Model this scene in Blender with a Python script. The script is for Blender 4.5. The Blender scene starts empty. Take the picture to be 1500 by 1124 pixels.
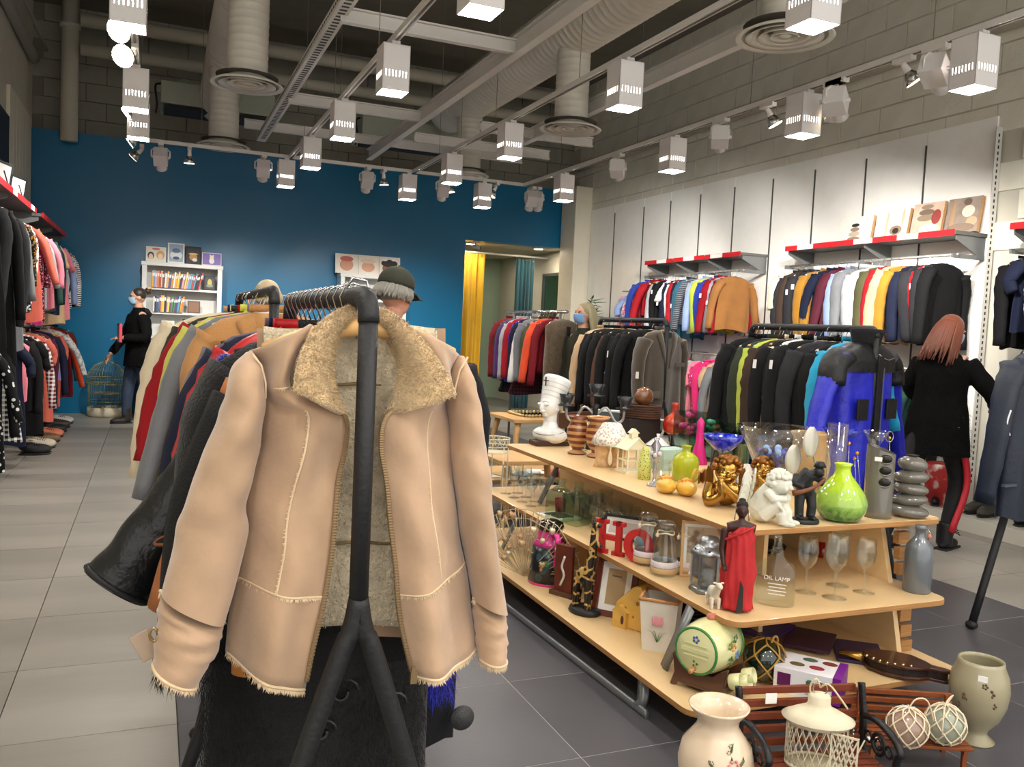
import bpy, math, random
from mathutils import Vector, Matrix
from math import sin, cos, pi, radians as R
S = bpy.context.scene
COL = S.collection
# ------------------------------------------------------------------ camera
F = 1250.0; CX, CY, CH = 750.0, 562.0, 1.38
RM = Matrix(((0.92126699, 0.01864638, 0.38848352),
             (-0.3860982, -0.07648421, 0.91928143),
             (0.04685413, -0.99689642, -0.06326305)))
cd = bpy.data.cameras.new('camera'); cam = bpy.data.objects.new('camera', cd); COL.objects.link(cam)
cd.sensor_width = 36; cd.lens = F*36/1500; cd.clip_start = .05; cd.clip_end = 60
m = Matrix((RM.col[0], -RM.col[1], -RM.col[2])).transposed().to_4x4(); m.translation = (0, 0, CH)
cam.matrix_world = m; S.camera = cam
# ------------------------------------------------------------------ world and exposure
w = bpy.data.worlds.new('world'); S.world = w; w.use_nodes = True
w.node_tree.nodes['Background'].inputs[0].default_value = (1.0, .96, .9, 1)
w.node_tree.nodes['Background'].inputs[1].default_value = 1.05
S.view_settings.view_transform = 'Standard'; S.view_settings.look = 'None'
S.view_settings.exposure = 0.8; S.view_settings.gamma = 1; S.view_settings.use_curve_mapping = False
LAMP_E = 110.0      # radiance of the square diffusers
SPOT_W = 110.0      # watts of each track spotlight
YB, XL, XR, ZC = 12.6, -1.5, 6.34, 5.3
# ------------------------------------------------------------------ helpers
def at(px, py, z=None, X=None, Y=None):
    d = RM @ Vector((px-CX, py-CY, F))
    if z is not None: t = (z-CH)/d.z
    elif X is not None: t = X/d.x
    else: t = Y/d.y
    return Vector((d.x*t, d.y*t, d.z*t+CH))
def depth(p): return (RM.transposed() @ (Vector(p)-Vector((0, 0, CH)))).z
def lin(c):
    c = [x/255 for x in c]
    return tuple(x/12.92 if x <= .04045 else ((x+.055)/1.055)**2.4 for x in c)
MC = {}
def M(rgb, rough=.6, metal=0, noise=0, nscale=8, bump=0, bscale=60, trans=0, ior=1.45, emit=0, coat=0, pat=None, rgb2=None, pscale=20, sheen=0, alpha=1, stretch=None, name=None, spec=.5):
    key = (tuple(rgb), rough, metal, noise, nscale, bump, bscale, trans, ior, emit, coat, pat, rgb2 and tuple(rgb2), pscale, sheen, alpha, stretch, spec)
    if key in MC: return MC[key]
    mt = bpy.data.materials.new(name or 'material'); mt.use_nodes = True
    nt = mt.node_tree; N = nt.nodes; L = nt.links; b = N['Principled BSDF']
    I = b.inputs
    col = lin(rgb)
    I['Base Color'].default_value = (*col, 1); I['Roughness'].default_value = rough; I['Metallic'].default_value = metal
    I['IOR'].default_value = ior; I['Transmission Weight'].default_value = trans; I['Coat Weight'].default_value = coat
    I['Sheen Weight'].default_value = sheen; I['Sheen Roughness'].default_value = .5; I['Alpha'].default_value = alpha
    I['Specular IOR Level'].default_value = spec
    if emit: I['Emission Color'].default_value = (*col, 1); I['Emission Strength'].default_value = emit
    tc = None
    def coord():
        nonlocal tc
        if tc is None:
            t = N.new('ShaderNodeTexCoord'); tc = t.outputs['Object']
            if stretch:
                mp = N.new('ShaderNodeMapping'); mp.inputs['Scale'].default_value = stretch
                L.new(tc, mp.inputs[0]); tc = mp.outputs[0]
        return tc
    src = None
    if pat:
        c2 = lin(rgb2)
        mx = N.new('ShaderNodeMix'); mx.data_type = 'RGBA'
        mx.inputs[6].default_value = (*col, 1); mx.inputs[7].default_value = (*c2, 1)
        if pat in ('stripe_z', 'stripe_x', 'rings'):
            wv = N.new('ShaderNodeTexWave'); wv.bands_direction = {'stripe_z': 'Z', 'stripe_x': 'X', 'rings': 'Z'}[pat]
            wv.inputs['Scale'].default_value = pscale; wv.inputs['Distortion'].default_value = 1.2 if pat == 'rings' else 0.15
            L.new(coord(), wv.inputs[0])
            r = N.new('ShaderNodeMath'); r.operation = 'GREATER_THAN'; r.inputs[1].default_value = .55
            L.new(wv.outputs['Fac'], r.inputs[0]); L.new(r.outputs[0], mx.inputs[0])
        elif pat == 'plaid':
            a = []
            for ax in 'XZ':
                wv = N.new('ShaderNodeTexWave'); wv.bands_direction = ax; wv.inputs['Scale'].default_value = pscale
                L.new(coord(), wv.inputs[0]); r = N.new('ShaderNodeMath'); r.operation = 'GREATER_THAN'; r.inputs[1].default_value = .6
                L.new(wv.outputs['Fac'], r.inputs[0]); a.append(r)
            s = N.new('ShaderNodeMath'); s.operation = 'ADD'; L.new(a[0].outputs[0], s.inputs[0]); L.new(a[1].outputs[0], s.inputs[1])
            s2 = N.new('ShaderNodeMath'); s2.operation = 'MULTIPLY'; s2.inputs[1].default_value = .5; L.new(s.outputs[0], s2.inputs[0])
            L.new(s2.outputs[0], mx.inputs[0])
        elif pat in ('dots', 'cells', 'crackle'):
            vo = N.new('ShaderNodeTexVoronoi'); vo.inputs['Scale'].default_value = pscale
            if pat == 'crackle': vo.feature = 'DISTANCE_TO_EDGE'
            L.new(coord(), vo.inputs['Vector'])
            r = N.new('ShaderNodeMath'); r.operation = 'LESS_THAN'; r.inputs[1].default_value = {'dots': .3, 'cells': .42, 'crackle': .08}[pat]
            L.new(vo.outputs['Distance'], r.inputs[0]); L.new(r.outputs[0], mx.inputs[0])
        else:   # 'blotch', 'marble'
            nz = N.new('ShaderNodeTexNoise'); nz.inputs['Scale'].default_value = pscale; nz.inputs['Detail'].default_value = 5
            if pat == 'marble': nz.inputs['Distortion'].default_value = 1.5
            L.new(coord(), nz.inputs['Vector'])
            cr = N.new('ShaderNodeValToRGB'); cr.color_ramp.elements[0].position = .47; cr.color_ramp.elements[1].position = .56
            L.new(nz.outputs['Fac'], cr.inputs[0]); L.new(cr.outputs[0], mx.inputs[0])
        src = mx.outputs[2]
    if noise:
        nz = N.new('ShaderNodeTexNoise'); nz.inputs['Scale'].default_value = nscale; nz.inputs['Detail'].default_value = 6
        L.new(coord(), nz.inputs['Vector'])
        hs = N.new('ShaderNodeHueSaturation'); hs.inputs['Color'].default_value = (*col, 1)
        if src: L.new(src, hs.inputs['Color'])
        mr = N.new('ShaderNodeMapRange'); mr.inputs[1].default_value = .3; mr.inputs[2].default_value = .7
        mr.inputs[3].default_value = 1-noise; mr.inputs[4].default_value = 1+noise
        L.new(nz.outputs['Fac'], mr.inputs[0]); L.new(mr.outputs[0], hs.inputs['Value']); src = hs.outputs[0]
    if src: L.new(src, I['Base Color'])
    if bump:
        nz = N.new('ShaderNodeTexNoise'); nz.inputs['Scale'].default_value = bscale; nz.inputs['Detail'].default_value = 4
        L.new(coord(), nz.inputs['Vector'])
        bp = N.new('ShaderNodeBump'); bp.inputs['Strength'].default_value = bump; bp.inputs['Distance'].default_value = .01
        L.new(nz.outputs['Fac'], bp.inputs['Height']); L.new(bp.outputs[0], I['Normal'])
    MC[key] = mt
    return mt
GC = {}
def glass(rgb=(248, 251, 251), edge=.55):
    """thin clear glass wall: lets light straight through and reflects by the viewing angle"""
    if rgb in GC: return GC[rgb]
    mt = bpy.data.materials.new('glass'); mt.use_nodes = True; nt = mt.node_tree; N = nt.nodes; L = nt.links; N.clear()
    o = N.new('ShaderNodeOutputMaterial'); mx = N.new('ShaderNodeMixShader'); t = N.new('ShaderNodeBsdfTransparent'); g = N.new('ShaderNodeBsdfGlossy'); lw = N.new('ShaderNodeLayerWeight'); pw_ = N.new('ShaderNodeMath'); pw_.operation = 'POWER'; pw_.inputs[1].default_value = 3.0; ml = N.new('ShaderNodeMath'); ml.operation = 'MULTIPLY_ADD'; ml.inputs[1].default_value = .75; ml.inputs[2].default_value = .05
    c = lin(rgb); t.inputs[0].default_value = (*c, 1); g.inputs['Roughness'].default_value = .03; g.inputs[0].default_value = (1, 1, 1, 1)
    L.new(lw.outputs['Facing'], pw_.inputs[0]); L.new(pw_.outputs[0], ml.inputs[0]); L.new(ml.outputs[0], mx.inputs[0]); L.new(t.outputs[0], mx.inputs[1]); L.new(g.outputs[0], mx.inputs[2]); L.new(mx.outputs[0], o.inputs[0])
    GC[rgb] = mt; return mt
class MB:
    def __init__(s): s.v = []; s.f = []; s.mi = []; s.sm = []
    def add(s, vs, fs, mi=0, smooth=True):
        o = len(s.v); s.v += [tuple(p) for p in vs]
        for f in fs: s.f.append([i+o for i in f]); s.mi.append(mi); s.sm.append(smooth)
        return s
    def box(s, c, d, rot=None, mi=0, taper=1.0):
        x, y, z = d[0]/2, d[1]/2, d[2]/2; c = Vector(c)
        vs = [Vector((sx*x*(taper if sz > 0 else 1), sy*y*(taper if sz > 0 else 1), sz*z)) for sz in (-1, 1) for sy in (-1, 1) for sx in (-1, 1)]
        if rot is not None:
            q = rot if isinstance(rot, Matrix) else Matrix.Rotation(rot, 3, 'Z')
            vs = [q @ p for p in vs]
        return s.add([c+p for p in vs], [(0, 2, 3, 1), (4, 5, 7, 6), (0, 1, 5, 4), (2, 6, 7, 3), (0, 4, 6, 2), (1, 3, 7, 5)], mi, False)
    def grid(s, nu, nv, fn, cu=False, mi=0, smooth=True, cap0=False, cap1=False):
        vs = [fn(u/(nu if cu else nu-1), v/(nv-1)) for v in range(nv) for u in range(nu)]
        fs = []
        for v in range(nv-1):
            for u in range(nu if cu else nu-1):
                u2 = (u+1) % nu
                fs.append((v*nu+u, v*nu+u2, (v+1)*nu+u2, (v+1)*nu+u))
        if cap0: fs.append(tuple(range(nu))[::-1])
        if cap1: fs.append(tuple(range((nv-1)*nu, nv*nu)))
        return s.add(vs, fs, mi, smooth)
    def lathe(s, prof, n=24, c=(0, 0, 0), mi=0, sx=1, sy=1, rot=None, cap=True, wob=None):
        c = Vector(c); P = [(max(r, .0002), z) for r, z in prof]; k = len(P)
        def fn(u, v):
            r, z = P[round(v*(k-1))]; a = u*2*pi
            rr = r*(wob(a, z) if wob else 1)
            p = Vector((rr*cos(a)*sx, rr*sin(a)*sy, z))
            if rot is not None: p = rot @ p
            return c+p
        return s.grid(n, k, fn, cu=True, mi=mi, cap0=cap and P[0][0] > .001, cap1=cap and P[-1][0] > .001)
    def tube(s, pts, r, n=8, mi=0, cap=True, flat=1.0, up=None):
        pts = [Vector(p) for p in pts]; k = len(pts)
        rs = r if isinstance(r, (list, tuple)) else [r]*k
        up = Vector(up) if up is not None else None
        fr = []; pn = None
        for i in range(k):
            t = (pts[min(i+1, k-1)]-pts[max(i-1, 0)]).normalized()
            if pn is None:
                pn = up or (Vector((0, 0, 1)) if abs(t.z) < .9 else Vector((1, 0, 0)))
            nn = (pn-t*pn.dot(t))
            if nn.length < 1e-5: nn = t.orthogonal()
            nn.normalize(); pn = nn; fr.append((nn, t.cross(nn)))
        def fn(u, v):
            i = round(v*(k-1)); a = u*2*pi
            return pts[i]+fr[i][0]*cos(a)*rs[i]*flat+fr[i][1]*sin(a)*rs[i]
        return s.grid(n, k, fn, cu=True, mi=mi, cap0=cap, cap1=cap)
    def ell(s, c, r, n=16, mi=0, rot=None, fn=None):
        c = Vector(c); r = (r, r, r) if not isinstance(r, (list, tuple)) else r; nv = max(6, n//2+1)
        def g(u, v):
            a = u*2*pi; b = -pi/2+v*pi*.9999+.00005
            d = Vector((cos(a)*cos(b), sin(a)*cos(b), sin(b)))
            p = Vector((d.x*r[0], d.y*r[1], d.z*r[2]))
            if fn: p = fn(p, d)
            if rot is not None: p = rot @ p
            return c+p
        return s.grid(n, nv, g, cu=True, mi=mi)
    def prism(s, poly, t, T=None, mi=0, smooth=False):
        """poly in local XZ, thickness t along Y, T 4x4 transform"""
        k = len(poly)
        vs = [Vector((x, -t/2, z)) for x, z in poly]+[Vector((x, t/2, z)) for x, z in poly]
        if T is not None: vs = [T @ p for p in vs]
        fs = [tuple(range(k)), tuple(range(2*k-1, k-1, -1))]+[(i, i+k, (i+1) % k+k, (i+1) % k) for i in range(k)]
        return s.add(vs, fs, mi, smooth)
    def build(s, name, mats, parent=None, loc=None, rotz=None, bevel=0, solid=0, sub=0, voxel=0, link=True, smooth_it=4):
        me = bpy.data.meshes.new(name); me.from_pydata(s.v, [], s.f)
        mats = mats if isinstance(mats, (list, tuple)) else [mats]
        for q in mats: me.materials.append(q)
        me.polygons.foreach_set('material_index', s.mi); me.polygons.foreach_set('use_smooth', s.sm); me.update()
        return mk(name, me, parent, loc, rotz, bevel, solid, sub, voxel, smooth_it)
def mk(name, me, parent=None, loc=None, rotz=None, bevel=0, solid=0, sub=0, voxel=0, smooth_it=4):
    o = bpy.data.objects.new(name, me); COL.objects.link(o)
    if parent is not None: o.parent = parent
    if loc is not None: o.location = loc
    if rotz is not None: o.rotation_euler.z = rotz
    if voxel:
        md = o.modifiers.new('v', 'REMESH'); md.mode = 'VOXEL'; md.voxel_size = voxel; md.use_smooth_shade = True
        md = o.modifiers.new('s', 'SMOOTH'); md.iterations = smooth_it; md.factor = .5
    if sub: md = o.modifiers.new('u', 'SUBSURF'); md.levels = sub; md.render_levels = sub
    if solid: md = o.modifiers.new('t', 'SOLIDIFY'); md.thickness = solid; md.offset = 0
    if bevel: md = o.modifiers.new('b', 'BEVEL'); md.width = bevel; md.segments = 2; md.limit_method = 'ANGLE'
    return o
def tag(o, label, cat, group=None, kind=None):
    o['label'] = label; o['category'] = cat
    if group: o['group'] = group
    if kind: o['kind'] = kind
    return o
def thing(name, label, cat, loc=(0, 0, 0), rotz=0, group=None, scale=1):
    o = bpy.data.objects.new(name, None); COL.objects.link(o); o.empty_display_size = .05
    o.location = loc; o.rotation_euler = (0, 0, rotz); o.scale = (scale,)*3
    return tag(o, label, cat, group)
def one(mb, name, mats, label, cat, loc=(0, 0, 0), rotz=0, group=None, **k):
    return tag(mb.build(name, mats, None, loc, rotz, **k), label, cat, group)
def struct(mb, name, mats, parent=None, **k):
    o = mb.build(name, mats, parent, **k)
    if parent is None: o['kind'] = 'structure'
    return o
def copy_tree(o, parent=None):
    c = o.copy(); COL.objects.link(c)
    if parent is not None: c.parent = parent
    for ch in KIDS.get(o.name, ()): copy_tree(ch, c)
    return c
KIDS = {}
def kids(root):
    KIDS[root.name] = [c for c in COL.objects if c.parent == root]
    for c in KIDS[root.name]: kids(c)
ORD = ['first', 'second', 'third', 'fourth', 'fifth', 'sixth', 'seventh', 'eighth', 'ninth', 'tenth', 'eleventh', 'twelfth', 'thirteenth', 'fourteenth', 'fifteenth', 'sixteenth', 'seventeenth', 'eighteenth', 'nineteenth', 'twentieth', 'twenty-first', 'twenty-second', 'twenty-third', 'twenty-fourth', 'twenty-fifth', 'twenty-sixth', 'twenty-seventh', 'twenty-eighth']
def text(s, size, parent, loc, rot, mt, name='lettering', ext=.0006):
    c = bpy.data.curves.new(name, 'FONT'); c.body = s; c.size = size; c.extrude = ext; c.align_x = 'CENTER'; c.align_y = 'CENTER'
    c.materials.append(mt); o = bpy.data.objects.new(name, c); COL.objects.link(o)
    me = bpy.data.meshes.new_from_object(o); bpy.data.objects.remove(o); me.name = name
    o = bpy.data.objects.new(name, me); COL.objects.link(o)
    o.parent = parent; o.location = loc; o.rotation_euler = rot
    return o
def bez(P, n=16):
    """Catmull-Rom through points"""
    P = [Vector(p) for p in P]; Q = [P[0]*2-P[1]]+P+[P[-1]*2-P[-2]]; out = []
    seg = max(2, n//(len(P)-1))
    for i in range(1, len(Q)-2):
        for j in range(seg):
            t = j/seg; a, b, c, d = Q[i-1:i+3]
            out.append(.5*((2*b)+(c-a)*t+(2*a-5*b+4*c-d)*t*t+(3*b-a-3*c+d)*t**3))
    return out+[P[-1]]
# common materials
WHITE = M((222, 218, 208), .45, noise=.04, nscale=3)
WMET = M((205, 202, 196), .4, noise=.03)
GREY = M((120, 122, 122), .4, metal=.3)
BLACK = M((22, 22, 24), .55, bump=.15, bscale=200)
STEEL = M((190, 190, 188), .25, metal=1)
WOOD = M((214, 172, 118), .45, noise=.12, nscale=6, stretch=(1, .15, 4), coat=.15)
PALEW = M((205, 160, 105), .5, noise=.12, nscale=14, stretch=(4, 4, .6))
RED = M((196, 30, 38), .5)
PAPER = M((235, 233, 228), .7)
# ================================================================== SETTING
floor_m = M((92, 88, 84), .8)
struct(MB().box((2.42, 7.5, -.06), (8.6, 18, .1)), 'floor', floor_m)
FL = bpy.data.objects['floor']
struct(MB().box((2.23, 6.5, -.0054), (4.25, 12.1, .009)), 'grout', M((168, 164, 160), .8), FL)
LT = [M((158+d, 153+d, 144+d), .38, noise=.16, nscale=1.1, stretch=(.6, 2.4, 1), bump=.03, bscale=30, spec=.4) for d in (-6, 0, 5)]
DT = [M((82+d, 80+d, 84+d), .36, noise=.12, nscale=1.6, bump=.03, bscale=40, spec=.4) for d in (-3, 0, 3)]
xs = [-1.69, -1.07, -.45, .1, .69, 1.31, 1.93, 2.55, 3.17, 3.79, 4.36, 4.98, 5.6, 6.34]
rnd = random.Random(3); tiles = {}
for i in range(len(xs)-1):
    dark = .05 < xs[i] < 4.3
    for j in range(-1, 19):
        y0 = 1.135+.62*j; wdt = xs[i+1]-xs[i]
        mt = (DT if dark else LT)[rnd.randrange(3)]
        key = (round(wdt, 3), mt.name)
        if key not in tiles:
            b = MB().box((0, 0, 0), (wdt-.004, .616, .012)); me = bpy.data.meshes.new('floor_tile'); me.from_pydata(b.v, [], b.f); me.materials.append(mt); tiles[key] = me
        o = mk('floor_tile', tiles[key], FL, (xs[i]+wdt/2, y0+.31, -.006))
# fitting room floor and side floors
struct(MB().box((5.2, 14.5, -.004), (2.9, 3.6, .008)), 'fitting_room_floor', M((120, 118, 112), .4), FL)
blue = M((0, 104, 146), .33, noise=.04, nscale=2, bump=.05, bscale=18, spec=.45)
bw = struct(MB().box(((XL+4.43)/2, YB+.1, 1.83), (4.43-XL, .2, 3.66)).box(((4.43+XR)/2, YB+.1, 3.195), (XR-4.43, .2, .93)), 'wall_back', blue)
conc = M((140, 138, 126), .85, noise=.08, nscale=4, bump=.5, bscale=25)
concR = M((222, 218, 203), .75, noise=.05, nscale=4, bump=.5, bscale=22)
mortar = M((122, 118, 106), .9)
bu = struct(MB().box((2.42, YB+.35, 4.5), (7.9, .2, 2.2)), 'wall_back_upper', mortar)
me = None
def block_mesh(L_, H_, mt, axis):
    b = MB(); c = .006; d = .02
    A = [(-L_/2, -H_/2, 0), (L_/2, -H_/2, 0), (L_/2, H_/2, 0), (-L_/2, H_/2, 0)]
    B = [(-L_/2+c, -H_/2+c, d), (L_/2-c, -H_/2+c, d), (L_/2-c, H_/2-c, d), (-L_/2+c, H_/2-c, d)]
    P = A+B
    if axis == 'X': P = [(-p[2], p[0], p[1]) for p in P]      # faces -X
    else: P = [(p[0], -p[2], p[1]) for p in P]                 # faces -Y
    b.add(P, [(4, 5, 6, 7), (0, 1, 5, 4), (1, 2, 6, 5), (2, 3, 7, 6), (3, 0, 4, 7)], 0, False)
    m_ = bpy.data.meshes.new('concrete_block'); m_.from_pydata(b.v, [], b.f); m_.materials.append(mt); return m_
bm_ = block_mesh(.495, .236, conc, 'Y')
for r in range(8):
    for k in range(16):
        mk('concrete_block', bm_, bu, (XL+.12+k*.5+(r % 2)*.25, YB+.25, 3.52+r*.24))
wr = struct(MB().box((XR+.1, 7.9, 2.65), (.2, 16, 5.3)), 'wall_right', M((190, 186, 172), .9))
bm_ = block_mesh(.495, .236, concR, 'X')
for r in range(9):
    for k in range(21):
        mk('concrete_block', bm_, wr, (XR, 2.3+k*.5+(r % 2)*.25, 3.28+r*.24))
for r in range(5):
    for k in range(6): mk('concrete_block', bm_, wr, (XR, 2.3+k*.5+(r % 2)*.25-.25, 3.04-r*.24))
struct(MB().box((XL-.1, 6.5, 2.65), (.2, 13.5, 5.3)), 'wall_left', M((206, 200, 184), .8, noise=.05, nscale=3, bump=.3, bscale=14))
struct(MB().box((2.42, 6.9, ZC+.1), (8.3, 13, .2)), 'ceiling', M((112, 107, 94), .9, noise=.15, nscale=2))
# navy and cream panels of the left wall
struct(MB().box((XL+.02, 9.0, 1.7), (.04, 3.4, 3.4)), 'trim_1', M((40, 48, 62), .6), bevel=.003)
cream = M((225, 218, 198), .5, noise=.03)
for i in range(7): struct(MB().box((XL+.02, 10.85+i*.25, 1.9), (.04, .236, 3.7)), 'wall_panel', cream, bpy.data.objects['wall_left'], bevel=.006)
# white panels of the right wall
pan = M((246, 244, 238), .3, noise=.02, coat=.1)
js = [5.02, 5.711, 6.403, 7.094, 7.746, 8.428, 9.11, 9.785, 10.457, 11.279, 12.04]
for a, b in zip(js, js[1:]):
    struct(MB().box((XR-.022, (a+b)/2, 1.72), (.024, b-a-.008, 3.16)), 'wall_panel', pan, wr, bevel=.002)
    struct(MB().box((XR-.03, a, 1.68), (.03, .012, 3.0)), 'shelf_standard', M((70, 68, 64), .5), wr)
struct(MB().box((XR-.15, 12.32, 1.83), (.3, .5, 3.66)), 'trim_2', cream, bevel=.01)
up = thing('slotted_upright', 'white slotted steel upright at the end of the white panels behind the turtleneck', 'upright', (XR-.06, 5.0, 0))
b = MB().box((.0, -.018, 1.65), (.07, .006, 3.1)).box((.03, 0, 1.65), (.006, .04, 3.1))
b.build('channel', WMET, up)
b = MB()
for k in range(60): b.box((-.002, -.0215, .3+k*.048), (.014, .002, .026))
o = b.build('slots', M((35, 33, 30), .8), up); o['kind'] = 'stuff'
# ceiling services along the right wall
struct(MB().box((XR-.09, 7.3, 3.99), (.1, 10.6, .05)).tube([(XR-.06, 2, 4.06), (XR-.06, 12.5, 4.06)], .02), 'trim_3', M((176, 170, 154), .7))
# left wall pipes
pw = M((190, 184, 168), .6)
one(MB().tube([(XL+.07, 3, 4.42), (XL+.07, 12.4, 4.47)], .06, 12).tube([(XL+.2, 3, 4.55), (XL+.2, 12.4, 4.6)], .025, 8), 'wall_pipe', pw, 'pale pipe running high along the left wall towards the blue wall', 'pipe')
one(MB().tube([(-1.03, 12.35, 3.5), (-1.03, 12.35, 5.3)], .1, 16).tube([(-1.03, 12.35, 4.9), (-1.03, 12.35, 4.95)], .12, 16), 'vertical_pipe', pw, 'thick pale vertical pipe in the corner above the blue wall', 'pipe')
for z, r, n in ((4.98, .09, 'upper'), (4.62, .075, 'lower')):
    one(MB().tube([(-.9, 12.2, z), (6.2, 12.2, z)], r, 12), 'ceiling_pipe', pw, f'{n} of two pale horizontal pipes across the back under the ceiling', 'pipe')
one(MB().box((-.8, 6.6, 3.62), (1.3, .07, .1)).box((-1.43, 6.6, 3.62), (.03, .14, .2)), 'wall_beam', WMET, 'short white beam from the left wall to the bright track lamps', 'beam')
# fitting room
struct(MB().box((5.2, 15.9, 1.4), (3.2, .1, 2.8)), 'wall_fitting_back', M((152, 172, 150), .7))
struct(MB().box((3.85, 14.3, 1.4), (.1, 3.2, 2.8)), 'wall_fitting_left', M((152, 172, 150), .7))
struct(MB().box((5.2, 14.35, 2.8), (2.9, 3.3, .1)), 'ceiling_fitting_room', M((196, 188, 168), .8))
def curtain(x0, x1, y, z0, z1, col, label, n=9, dpt=.055):
    c = thing('curtain', label, 'curtain', ((x0+x1)/2, y, z0))
    w_ = x1-x0
    def fn(u, v):
        x = -w_/2+u*w_; return Vector((x+.012*sin(u*40+v*3), dpt*(.5+.5*v)*sin(u*n*2*pi+.5*sin(v*3)) , (1-v)*(z1-z0)))
    MB().grid(n*10, 14, fn).build('fabric', M(col, .75, noise=.06, nscale=5, bump=.1, bscale=120, sheen=.2), c, solid=.006)
    b = MB()
    for k in range(n): b.tube([(-w_/2+(k+.5)/n*w_, 0.03*cos(a), z1-z0-.03+.03*sin(a)) for a in [i*pi/4 for i in range(9)]], .004, 5, cap=False)
    o = b.build('eyelet_rings', STEEL, c); o['kind'] = 'stuff'
curtain(4.05, 5.12, 13.55, .02, 2.62, (214, 168, 32), 'long yellow curtain hanging in the fitting room doorway', 9)
curtain(5.72, 6.05, 13.6, .02, 2.6, (32, 78, 88), 'dark teal curtain drawn to the right of the fitting room', 5)
one(MB().tube([(4.0, 13.58, 2.64), (6.3, 13.58, 2.64)], .018, 10), 'curtain_rod', WMET, 'white rod carrying the yellow and teal curtains', 'rod')
one(MB().box((5.65, 15.8, 1.35), (.55, .04, 2.1)).box((5.65, 15.77, 1.35), (.45, .02, 2.0)), 'fitting_room_door', M((158, 178, 156), .35), 'pale green panelled door inside the fitting room', 'door', bevel=.01)
one(MB().box((4.6, 13.3, .3), (.9, .5, .04)).box((4.3, 13.3, .15), (.04, .4, .3)).box((4.9, 13.3, .15), (.04, .4, .3)), 'low_stool', M((226, 160, 20), .5), 'low bright yellow bench in front of the fitting room', 'bench', bevel=.01)
mr = thing('wall_mirror', 'tall dark framed mirror on the side wall by the fitting room', 'mirror', (XR-.03, 13.3, 1.45))
b = MB()
for z in (-.9, .9): b.box((0, 0, z), (.05, .8, .05))
for y in (-.4, .4): b.box((0, y, 0), (.05, .05, 1.85))
b.build('frame', M((60, 62, 58), .4), mr); MB().box((.01, 0, 0), (.01, .76, 1.78)).build('pane', M((120, 160, 150), .05, metal=1), mr)
sc = thing('security_camera', 'small white security camera on the doorway ceiling by the yellow curtain', 'camera', (4.66, 12.75, 2.67))
MB().box((0, 0, .06), (.08, .08, .03)).tube([(0, 0, .05), (0, 0, 0)], .012).build('mount', WMET, sc)
MB().tube([(-.06, 0, -.01), (.06, -.03, -.03)], .03, 12).build('camera_body', WMET, sc); MB().tube([(.061, -.03, -.03), (.07, -.033, -.032)], .026, 12).build('lens', BLACK, sc)
for k, (x, y) in enumerate(((4.75, 13.25), (5.5, 14.6), (5.9, 13.1))):
    t = thing('ceiling_light', f'{["leftmost", "farthest", "rightmost"][k]} round recessed light in the fitting room ceiling', 'lamp', (x, y, 2.735))
    MB().lathe([(.07, .015), (.09, .01), (.09, 0), (.07, .0)], 24, cap=False).build('trim_ring', WMET, t); MB().lathe([(0, .004), (.07, .004), (.07, .008), (0, .008)], 24).build('diffuser', M((255, 240, 214), .5, emit=160), t)
# ------------------------------------------------------------------ ducts
spiral = M((206, 202, 190), .42, noise=.04, bump=.02, bscale=30)
def duct(name, pts, r, label, pitch=.09, n=28):
    """a spiral-seam sheet duct: fine ribs along its length"""
    pts = [Vector(p) for p in pts]; P = []; rs = []
    for a, b in zip(pts, pts[1:]):
        k = max(2, int((b-a).length/pitch))
        for i in range(k):
            for t, q in ((0, 1), (.12, 1.022), (.24, 1)): P.append(a.lerp(b, (i+t)/k)); rs.append(r*q)
    P.append(pts[-1]); rs.append(r)
    return one(MB().tube(P, rs, n), name, spiral, label, 'duct')
duct('spiral_duct', [(3.43, 1.0, 4.12), (3.43, 10.6, 4.12)], .27, 'long white spiral duct under the ceiling above the right side')
duct('spiral_duct', [(.68, 1.5, 4.5), (.68, 9.6, 4.2), (.68, 11.3, 3.95)], .22, 'white spiral duct running to the air unit above the blue wall', .09, 24)
def diffuser(x, y, z, ztop, r, dr, label, lab2):
    duct('drop_duct', [(x, y, ztop), (x, y, z+.05)], dr, lab2, .06, 24)
    t = thing('air_diffuser', label, 'vent', (x, y, z))
    MB().lathe([(dr, .07), (dr*1.02, .05), (r*.8, .03), (r, 0), (r*.98, -.008), (r*.86, .004)], 48, cap=False).build('flange', spiral, t)
    for k, q in enumerate((.72, .5, .28)):
        MB().lathe([(r*q*.72, .045), (r*q*.9, .02), (r*q*1.08, -.002), (r*q*1.08, -.008), (r*q*.9, .008), (r*q*.72, .03)], 40, cap=False).build('ring', spiral, t)
    MB().lathe([(.0, .0), (r*.12, .0), (r*.14, .01), (0, .015)], 20).build('cone', spiral, t)
    MB().lathe([(0, .06), (r*.85, .06), (r*.85, .065), (0, .065)], 24).build('throat', M((70, 66, 58), .9), t)
for a in ((3.45, 4.226, 3.2, 4.1, .29, .15, 'largest round ceiling diffuser, at the right front of the shop', 'white drop duct above the largest diffuser'),
          (3.43, 7.045, 3.2, 4.1, .28, .15, 'round diffuser in the middle of the long spiral duct', 'white drop duct in the middle of the long spiral duct'),
          (3.45, 9.84, 3.2, 4.1, .26, .15, 'round diffuser near the blue wall under the long duct', 'white drop duct nearest the blue wall at right'),
          (.645, 7.166, 3.2, 4.35, .28, .155, 'round diffuser under the nearer left drop duct', 'thick white vertical duct at left, the nearer of two'),
          (.659, 9.865, 3.2, 4.2, .28, .155, 'round diffuser above the back lamp track at left', 'white vertical duct at left, behind the nearer one')):
    diffuser(*a)
acm = M((158, 164, 148), .5, noise=.04)
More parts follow.
